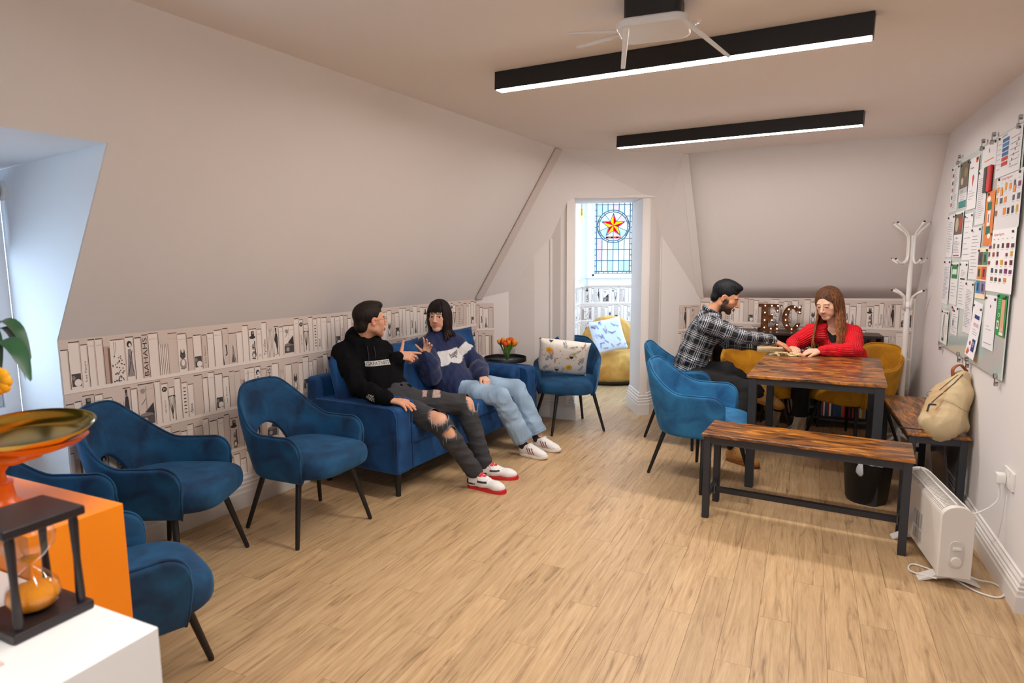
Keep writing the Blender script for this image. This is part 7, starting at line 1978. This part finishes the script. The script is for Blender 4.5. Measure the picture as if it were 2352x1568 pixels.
# shoulder-length black hair with a fringe
fh = Field(); E, G_ = hair_cap(hc, hf, hu, fh, True)
E(0, -.018, .040, .084, .102, .092); E(0, -.050, -.02, .082, .065, .085, .03); E(0, -.050, -.09, .075, .05, .06, .03)
E(0, .110, -.040, .068, .085, .098, .010, 's')
V, Fc = fh.mesh(.004, strands(.0018, hu)); 
locks = []; r_ = random.Random(5); k1, k2, kt = (1, 1, 1), (1.1, 1.05, 1), (3.6, 2.0, 1.5)
for k in range(84):
    a = R(-148+296*k/83)+math.pi; # 0 = front
    sa, ca = math.sin(a), math.cos(a)
    if abs(a-math.pi) > R(142): continue
    rr = 1+r_.uniform(-.03, .05); lnz = -.135-r_.uniform(0, .035)-(.02 if abs(ca) > .5 else 0); fl = r_.uniform(.95, 1.25)
    pts = [G_(.015*sa, -.01+.015*ca, .128), G_(.060*sa*rr, -.012+.070*ca*rr, .098), G_(.085*sa*rr, -.012+.095*ca*rr, .03), G_(.088*sa*rr, -.012+.092*ca*rr, -.05), G_(.085*sa*rr, -.02+.080*ca*rr, -.105), G_(.098*sa*fl, -.02+.085*ca*fl, lnz)]
    locks.append((pts, .0125, k1, kt if k % 3 == 0 else k2, .45))
for k in range(10):
    x = -.046+.092*k/9; locks.append(([G_(x*.25, .02, .127), G_(x*.8, .078, .100), G_(x*1.05, .102, .060), G_(x*1.1+.003, .1035, .033+.006*(k % 3))], .0062, k1, k1, .35))
np_mesh('hair', [(V, Fc, np.ones((len(V), 3)), 0), lockmesh(locks)], hairmat('black_hair', '0c0a0b', '231c1d'), w1)
settle(w1)

# ======== man in the plaid shirt
J = dict(pelvis=V3(1.47, 5.12, .57), belly=V3(1.50, 5.11, .70), chest=V3(1.575, 5.10, .90), neck=V3(1.625, 5.06, 1.065),
         shR=V3(1.565, 4.925, .99), elR=V3(1.80, 4.86, .905), wrR=V3(2.075, 4.89, .866), shL=V3(1.63, 5.25, .99), elL=V3(1.80, 5.20, .82), wrL=V3(2.03, 5.08, .80),
         hipR=V3(1.50, 5.02, .54), hipL=V3(1.54, 5.22, .54), knR=V3(1.82, 4.74, .51), knL=V3(1.71, 4.90, .625), anR=V3(1.655, 4.54, .115), anL=V3(2.01, 4.98, .43))
J['rt'] = unit(V3(-.08, -.32, 0)+V3(.2, -.4, 0)); set_dirs(J)
m2 = person('bearded man in a black and white plaid shirt reaching across the table', (1.5, 5.1, 0))
SK3 = 'cf9470'
hc = V3(1.72, 5.01, 1.20); hf = V3(.87, -.40, -.42); hu = V3(.42, -.2, .9)
head = head_part(hc, hf, hu, SK3, 'a5594f', '15100f', J['neck']+V3(0, 0, .0), beard='211814', gaze=(0, -.002))
hR = hand_part(J['wrR'], V3(.88, -.10, -.42), V3(.40, -.1, .9), 1, SK3, curl=(22, 27, 30, 34), spread=4, thumb_curl=18, thumb_out=32, sc=1.08)
hL = hand_part(J['wrL'], V3(.93, -.22, -.16), V3(.1, .1, 1), -1, SK3, curl=(20, 26, 30, 34), spread=3, thumb_curl=10, thumb_out=35)
body(J, m2, SK3, head, [hR, hL])
g = Field(); F_ = (J['fwd'], .82); kk = .04
g.cone(J['pelvis']+V3(-.02, 0, -.02), J['belly'], .155, .150, kk, 1, F_); g.cone(J['belly'], J['chest'], .150, .155, kk, 1, F_); g.cone(J['chest'], J['neck']+V3(0, 0, -.03), .148, .072, kk, 1, F_)
for q, lb in (('R', 2), ('L', 3)):
    g.cone(mid(J['neck'], J['chest'], .3), J['sh'+q], .082, .072, .05, 1); g.cone(J['neck']+V3(0, 0, -.02), J['sh'+q], .056, .066, .03, 1)
    g.chain([J['sh'+q], mid(J['sh'+q], J['el'+q], .5), J['el'+q]], [.074, .066, .058], .025, lb); g.chain([J['el'+q], mid(J['el'+q], J['wr'+q], .5), mid(J['el'+q], J['wr'+q], .80)], [.058, .052, .046], .02, lb)
    g.cone(mid(J['el'+q], J['wr'+q], .78), mid(J['el'+q], J['wr'+q], .99), .043, .042, .006, lb); ax_ = unit(J['wr'+q]-J['el'+q]); g.cut(J['wr'+q]+ax_*.012, ax_, .06)
sh_ = garment('plaid_shirt', g, .0065, plaidmat(), m2, folds(.008, 1.1, 21))
cl = Field(); nb_ = J['neck']+V3(.005, 0, .012)
for a0 in range(0, 360, 20):
    P_ = lambda a: nb_+J['rt']*math.cos(a)*.062+J['fwd']*(math.sin(a)*.058)+V3(0, 0, .012-.030*math.sin(a)); cl.cone(P_(R(a0)), P_(R(a0+20)), .017, .017, .008, 4)
garment('collar', cl, .005, sh_.data.materials[0], m2)
bt_ = MB()
for p_ in (mid(J['elR'], J['wrR'], .9)+V3(0, -.043, -.012), mid(J['elR'], J['wrR'], .72)+V3(0, -.045, -.02)): bt_.sph(p_, .005, 8)
build('shirt_button', bt_, mat('pearl_button', 'd9d4c8', .3), m2, smooth=True)
g = trousers(J, .98, .070, .052)
garment('trousers', g, .0075, mat('black_trousers', '0c0c0e', .9, bump=(300, .1)), m2, folds(.006, 1.1, 9))
f3 = V3(.42, -.62, 0); h_ = floor_foot(J['anR'], .055, f3); shoe(m2, h_, h_+unit(f3), 0.0, .29, 'c08a4a', 'a9682f', None, high=.12, lace='d9b98a')
f3 = V3(.93, -.18, -.30); u3 = unit(V3(.24, -.50, .83)); hh_ = J['anL']-u3*.085-unit(f3)*.035; shoe(m2, hh_, hh_+unit(f3), 0.0, .28, 'c9954f', 'b5722f', None, high=.11, upv=u3, lace='d9b98a')
fh = Field(); E, G_ = hair_cap(hc, hf, hu, fh)
E(0, -.020, .048, .079, .101, .088); E(0, .010, .112, .050, .075, .026, .03); E(0, .052, .104, .044, .030, .018, .02)
E(0, -.066, -.020, .060, .042, .048, .02); E(0, .112, -.040, .085, .076, .124, .010, 's'); E(0, .02, -.13, .10, .13, .090, .012, 's')
for s_ in (-1, 1): E(s_*.082, .004, -.004, .020, .028, .036, .006, 's'); E(s_*.072, .066, .02, .03, .03, .05, .012, 's')
V, Fc = fh.mesh(.0034, strands(.0007, hf)); np_mesh('hair', [(V, Fc, np.ones((len(V), 3)), 0)], hairmat('jet_hair', '07070a', '1d1d22'), m2)
build('bracelet', MB().tube([J['wrR']+V3(-.004, 0, 0)+V3(0, 1, 0)*.030*math.cos(a)+V3(0, 0, 1)*.024*math.sin(a) for a in [2*math.pi*k/20 for k in range(20)]], .0016, 6, closed=True), mat('silver', 'c8c8cc', .2, 1.0), m2, smooth=True)
settle(m2)

# ======== woman in the red jumper
J = dict(pelvis=V3(2.80, 5.07, .56), belly=V3(2.74, 5.05, .68), chest=V3(2.65, 5.01, .84), neck=V3(2.585, 4.975, .985),
         shR=V3(2.455, 5.05, .905), elR=V3(2.35, 5.15, .80), wrR=V3(2.26, 4.965, .800), shL=V3(2.70, 4.91, .905), elL=V3(2.62, 4.72, .815), wrL=V3(2.38, 4.765, .800),
         hipR=V3(2.72, 5.14, .54), hipL=V3(2.76, 4.98, .54), knR=V3(2.32, 5.22, .55), knL=V3(2.36, 5.02, .54), anR=V3(2.27, 5.26, .12), anL=V3(2.40, 5.06, .12))
set_dirs(J)
w2 = person('smiling woman with long brown hair in a red knitted jumper at the table', (2.8, 5.07, 0))
SK4 = 'e8bda0'
hc = V3(2.505, 4.92, 1.155); hf = V3(-.80, -.56, -.36); hu = V3(-.30, -.17, .93)
head = head_part(hc, hf, hu, SK4, 'c4605c', '5a3e2c', J['neck']+V3(0, 0, .0), fem=True, closed=True, smile=1.0)
hR = hand_part(J['wrR'], V3(-.12, -.93, -.10), V3(.0, -.1, 1), 1, SK4, curl=(28, 32, 36, 40), spread=3, thumb_curl=15, thumb_out=35, sc=.92)
hL = hand_part(J['wrL'], V3(-.92, .12, -.08), V3(0, -.35, .95), -1, SK4, curl=(22, 28, 32, 36), spread=4, thumb_curl=15, thumb_out=30, sc=.92)
body(J, w2, SK4, head, [hR, hL], True)
g = Field(); F_ = (J['fwd'], .85); kk = .04
g.cone(J['pelvis']+V3(0, 0, .0), J['belly'], .150, .145, kk, 1, F_); g.cone(J['belly'], J['chest'], .145, .148, kk, 1, F_); g.cone(J['chest'], J['neck']+V3(.01, .01, -.05), .142, .070, kk, 1, F_)
for q, lb in (('R', 2), ('L', 3)):
    g.cone(mid(J['neck'], J['chest'], .45), J['sh'+q], .075, .068, .05, 1); g.cone(mid(J['neck'], J['sh'+q], .3)+V3(0, 0, -.03), J['sh'+q], .056, .064, .03, 1)
    g.chain([J['sh'+q], mid(J['sh'+q], J['el'+q], .5), J['el'+q]], [.072, .068, .058], .03, lb); g.chain([J['el'+q], mid(J['el'+q], J['wr'+q], .5), mid(J['el'+q], J['wr'+q], .80)], [.056, .050, .042], .02, lb); g.cone(mid(J['el'+q], J['wr'+q], .80), mid(J['el'+q], J['wr'+q], .92), .040, .038, .006, lb)
vn = J['neck']+J['fwd']*.085+V3(0, 0, -.075)
rot_ = frame(J['fwd'], V3(0, 0, 1)); g.ell(J['neck']+J['fwd']*.10+V3(0, 0, -.045), (.062, .095, .125), .01, -1, rot_, 's'); g.ell(J['neck']+V3(0, 0, .03), (.062, .07, .07), .01, -1, rot_, 's')
garment('jumper', g, .0068, knitmat(), w2, folds(.0065, .9, 31))
g = Field(); g.cone(J['chest']+V3(0, 0, -.05), J['chest']+V3(0, 0, .02), .128, .128, .03, flat=(J['fwd'], .85)); 
for sx in (-.05, .05): g.cone(J['chest']+J['fwd']*.07+J['rt']*sx+V3(0, 0, 0), J['neck']+J['rt']*sx*1.1+J['fwd']*.02+V3(0, 0, -.02), .026, .018, .02)
garment('vest_top', g, .007, mat('black_cotton', '121216', .85), w2)
ch_ = [J['neck']+J['rt']*.045*math.cos(a)+J['fwd']*(.03+.035*math.sin(a)+.025)+V3(0, 0, -.02-.035*math.sin(a)) for a in [math.pi*k/12 for k in range(13)]]
build('necklace', MB().tube(ch_, .0012, 5), mat('gold', 'd6a94a', .25, 1.0), w2, smooth=True)
g = trousers(J, .92, .068, .062)
[g.cut(J['an'+q]-unit(J['an'+q]-J['kn'+q])*.10, unit(J['an'+q]-J['kn'+q]), .14) for q in 'RL']
garment('trousers', g, .0075, mat('black_trousers_wide', '0e0e10', .9), w2, folds(.005, 1, 19))
for q, f3 in (('R', V3(-.55, -.35, 0)), ('L', V3(-.75, -.45, 0))):
    h_ = floor_foot(J['an'+q], .05, f3); shoe(w2, h_, h_+unit(f3), 0.0, .25, 'b9a98f', 'a8998a', None, high=.24, W_=.050, lace='b9ac98')
fh = Field(); E, G_ = hair_cap(hc, hf, hu, fh, True)
E(0, -.018, .042, .082, .100, .090); E(0, -.055, -.03, .078, .060, .095, .03); E(0, .112, -.038, .068, .092, .118, .010, 's')
V, Fc = fh.mesh(.004, strands(.0018, hu))
locks = []; r_ = random.Random(8); kd, kt = (1, 1, 1), (2.6, 2.1, 1.6)
dn = lambda p, x, y, z: p+V3(x, y, z)
for k in range(96):
    a = R(-146+292*k/95)+math.pi; sa, ca = math.sin(a), math.cos(a)
    if abs(a-math.pi) > R(126): continue
    rr = 1+r_.uniform(-.03, .06)
    p3 = G_(.086*sa*rr, -.012+.094*ca*rr, .03); p4 = G_(.086*sa*rr, -.018+.090*ca*rr, -.06)
    fr = max(0.0, ca+.55)   # locks near the face hang in front of the shoulders
    out_ = B_ = frame(hf, hu)@np.array([sa, ca*.3, 0]); L_ = .21+r_.uniform(-.03, .05)
    q1 = p4+out_*.012+V3(0, 0, -.09)+J['fwd']*.02*fr; q2 = p4+out_*(.030)+V3(0, 0, -.09-L_*.5)+J['fwd']*.045*fr-J['fwd']*.03*(fr == 0); q3 = q2+V3(r_.uniform(-.01, .01), r_.uniform(-.01, .01), -L_*.5)+J['fwd']*.02*fr
    locks.append(([G_(.015*sa, -.01+.015*ca, .128), G_(.060*sa*rr, -.012+.070*ca*rr, .100), p3, p4, q1, q2, q3], .0135, kd, kt, .45))
np_mesh('hair', [(V, Fc, np.ones((len(V), 3)), 0), lockmesh(locks)], hairmat('brown_hair', '3a2416', '755036'), w2)
settle(w2)
# ---------------------------------------------------------------- backpack on the bench
bp = thing('backpack', 'beige canvas backpack slumped against the wall on the bench', 'backpack', (2.50, 3.46, 0.51))
g = Field()
b0_ = V3(2.475, 3.48, .585); tp = V3(2.60, 3.55, .835); wdir = unit(V3(.418, .908, 0)); 
fw = unit(V3(-.80, .35, .55))
rotb = np.stack([unit(np.cross(unit(tp-b0_), fw)), fw, unit(tp-b0_)], 1)
g.cone(b0_, mid(b0_, tp, .5), .132, .112, .03, 1, (fw, .72)); g.cone(mid(b0_, tp, .5), tp+(b0_-tp)*.12,   .112, .060, .04, 1, (fw, .72))
g.cone(b0_+V3(-.085, 0, -.012), b0_+V3(.05, .03, -.010), .058, .060, .04, 1); g.cone(b0_+V3(.05, -.03, -.015), b0_+V3(.10, .05, .02), .055, .06, .04, 1)
g.cone(b0_+fw*.07, mid(b0_, tp, .42)+fw*.07, .085, .07, .03, 2, (fw, .6))
cn = lin('cdb68e')
def ccol(V, lab, U, A_):
    C = np.tile(cn, (len(V), 1)); C[lab == 2] = lin('c3a67c'); return C
garment('canvas_bag', g, .006, colmat('beige_canvas', .85, bump=(300, .15)), bp, folds(.009, 1.2, 41), ccol)
ax3 = unit(tp-b0_); sd3 = rotb[:, 0]
bag = [c for c in bp.children if c.name.startswith('canvas_bag')][0]
vd = unit(V3(-.62, -.78, .25)); exb = unit(np.cross([0, 0, 1], vd)); exb = exb if exb[0] > 0 else -exb
s = Sheet()
def seg(pts, w, col):
    for a_, b_ in zip(pts[:-1], pts[1:]):
        for q in range(6): p = (a_[0]+(b_[0]-a_[0])*q/6, a_[1]+(b_[1]-a_[1])*q/6); r = (a_[0]+(b_[0]-a_[0])*(q+1)/6, a_[1]+(b_[1]-a_[1])*(q+1)/6); s.line([p, r], w, col, 0)
seg([(-.085, -.02), (-.04, .04), (.01, .11), (.045, .17)], .005, '4a3f33'); seg([(-.055, .06), (-.02, .11), (.02, .165)], .004, '5a4c3d')
seg([(-.10, -.075), (-.095, -.03), (-.06, -.03)], .009, '1c1a18'); seg([(-.03, .0), (.02, -.015), (.07, -.045), (.10, -.05)], .003, '9d8762'); seg([(-.06, -.06), (-.03, .0)], .003, '9d8762')
decal(bag, s, mid(b0_, tp, .38), exb, V3(0, 0, 1), vd, 'zipper', .25, .003)
st = MB(); st.tube(bez([b0_+sd3*-.10+V3(0, 0, -.05), b0_+sd3*-.17+V3(-.02, 0, .0), b0_+sd3*-.18+V3(-.02, .0, .10), b0_+sd3*-.10+V3(0, 0, .13)]), .014, 8, flat=.25)
build('strap', st, mat('black_webbing', '17171a', .8), bp, smooth=True)
st = MB(); st.tube(bez([b0_+V3(-.09, -.03, -.055), b0_+V3(-.16, .02, -.058), b0_+V3(-.24, .06, -.055)]), .009, 8, flat=.3); build('strap', st, bpy.data.materials['black_webbing'], bp, smooth=True)
hd = MB(); hd.tube(bez([tp+V3(-.05, -.01, -.03), tp+V3(-.05, 0, .03), tp+V3(-.01, 0, .055), tp+V3(.03, 0, .02)]), .014, 8, flat=.4)
build('carry_handle', hd, mat('tan_leather', '9a4e1e', .5), bp, smooth=True)
build('cord_loop', MB().tube(bez([tp+V3(-.12, 0, -.10), tp+V3(-.18, 0, -.10), tp+V3(-.185, 0, -.125), tp+V3(-.12, 0, -.12)]), .002, 6), mat('grey_cord', '8a8580', .8), bp, smooth=True)
settle(bp)
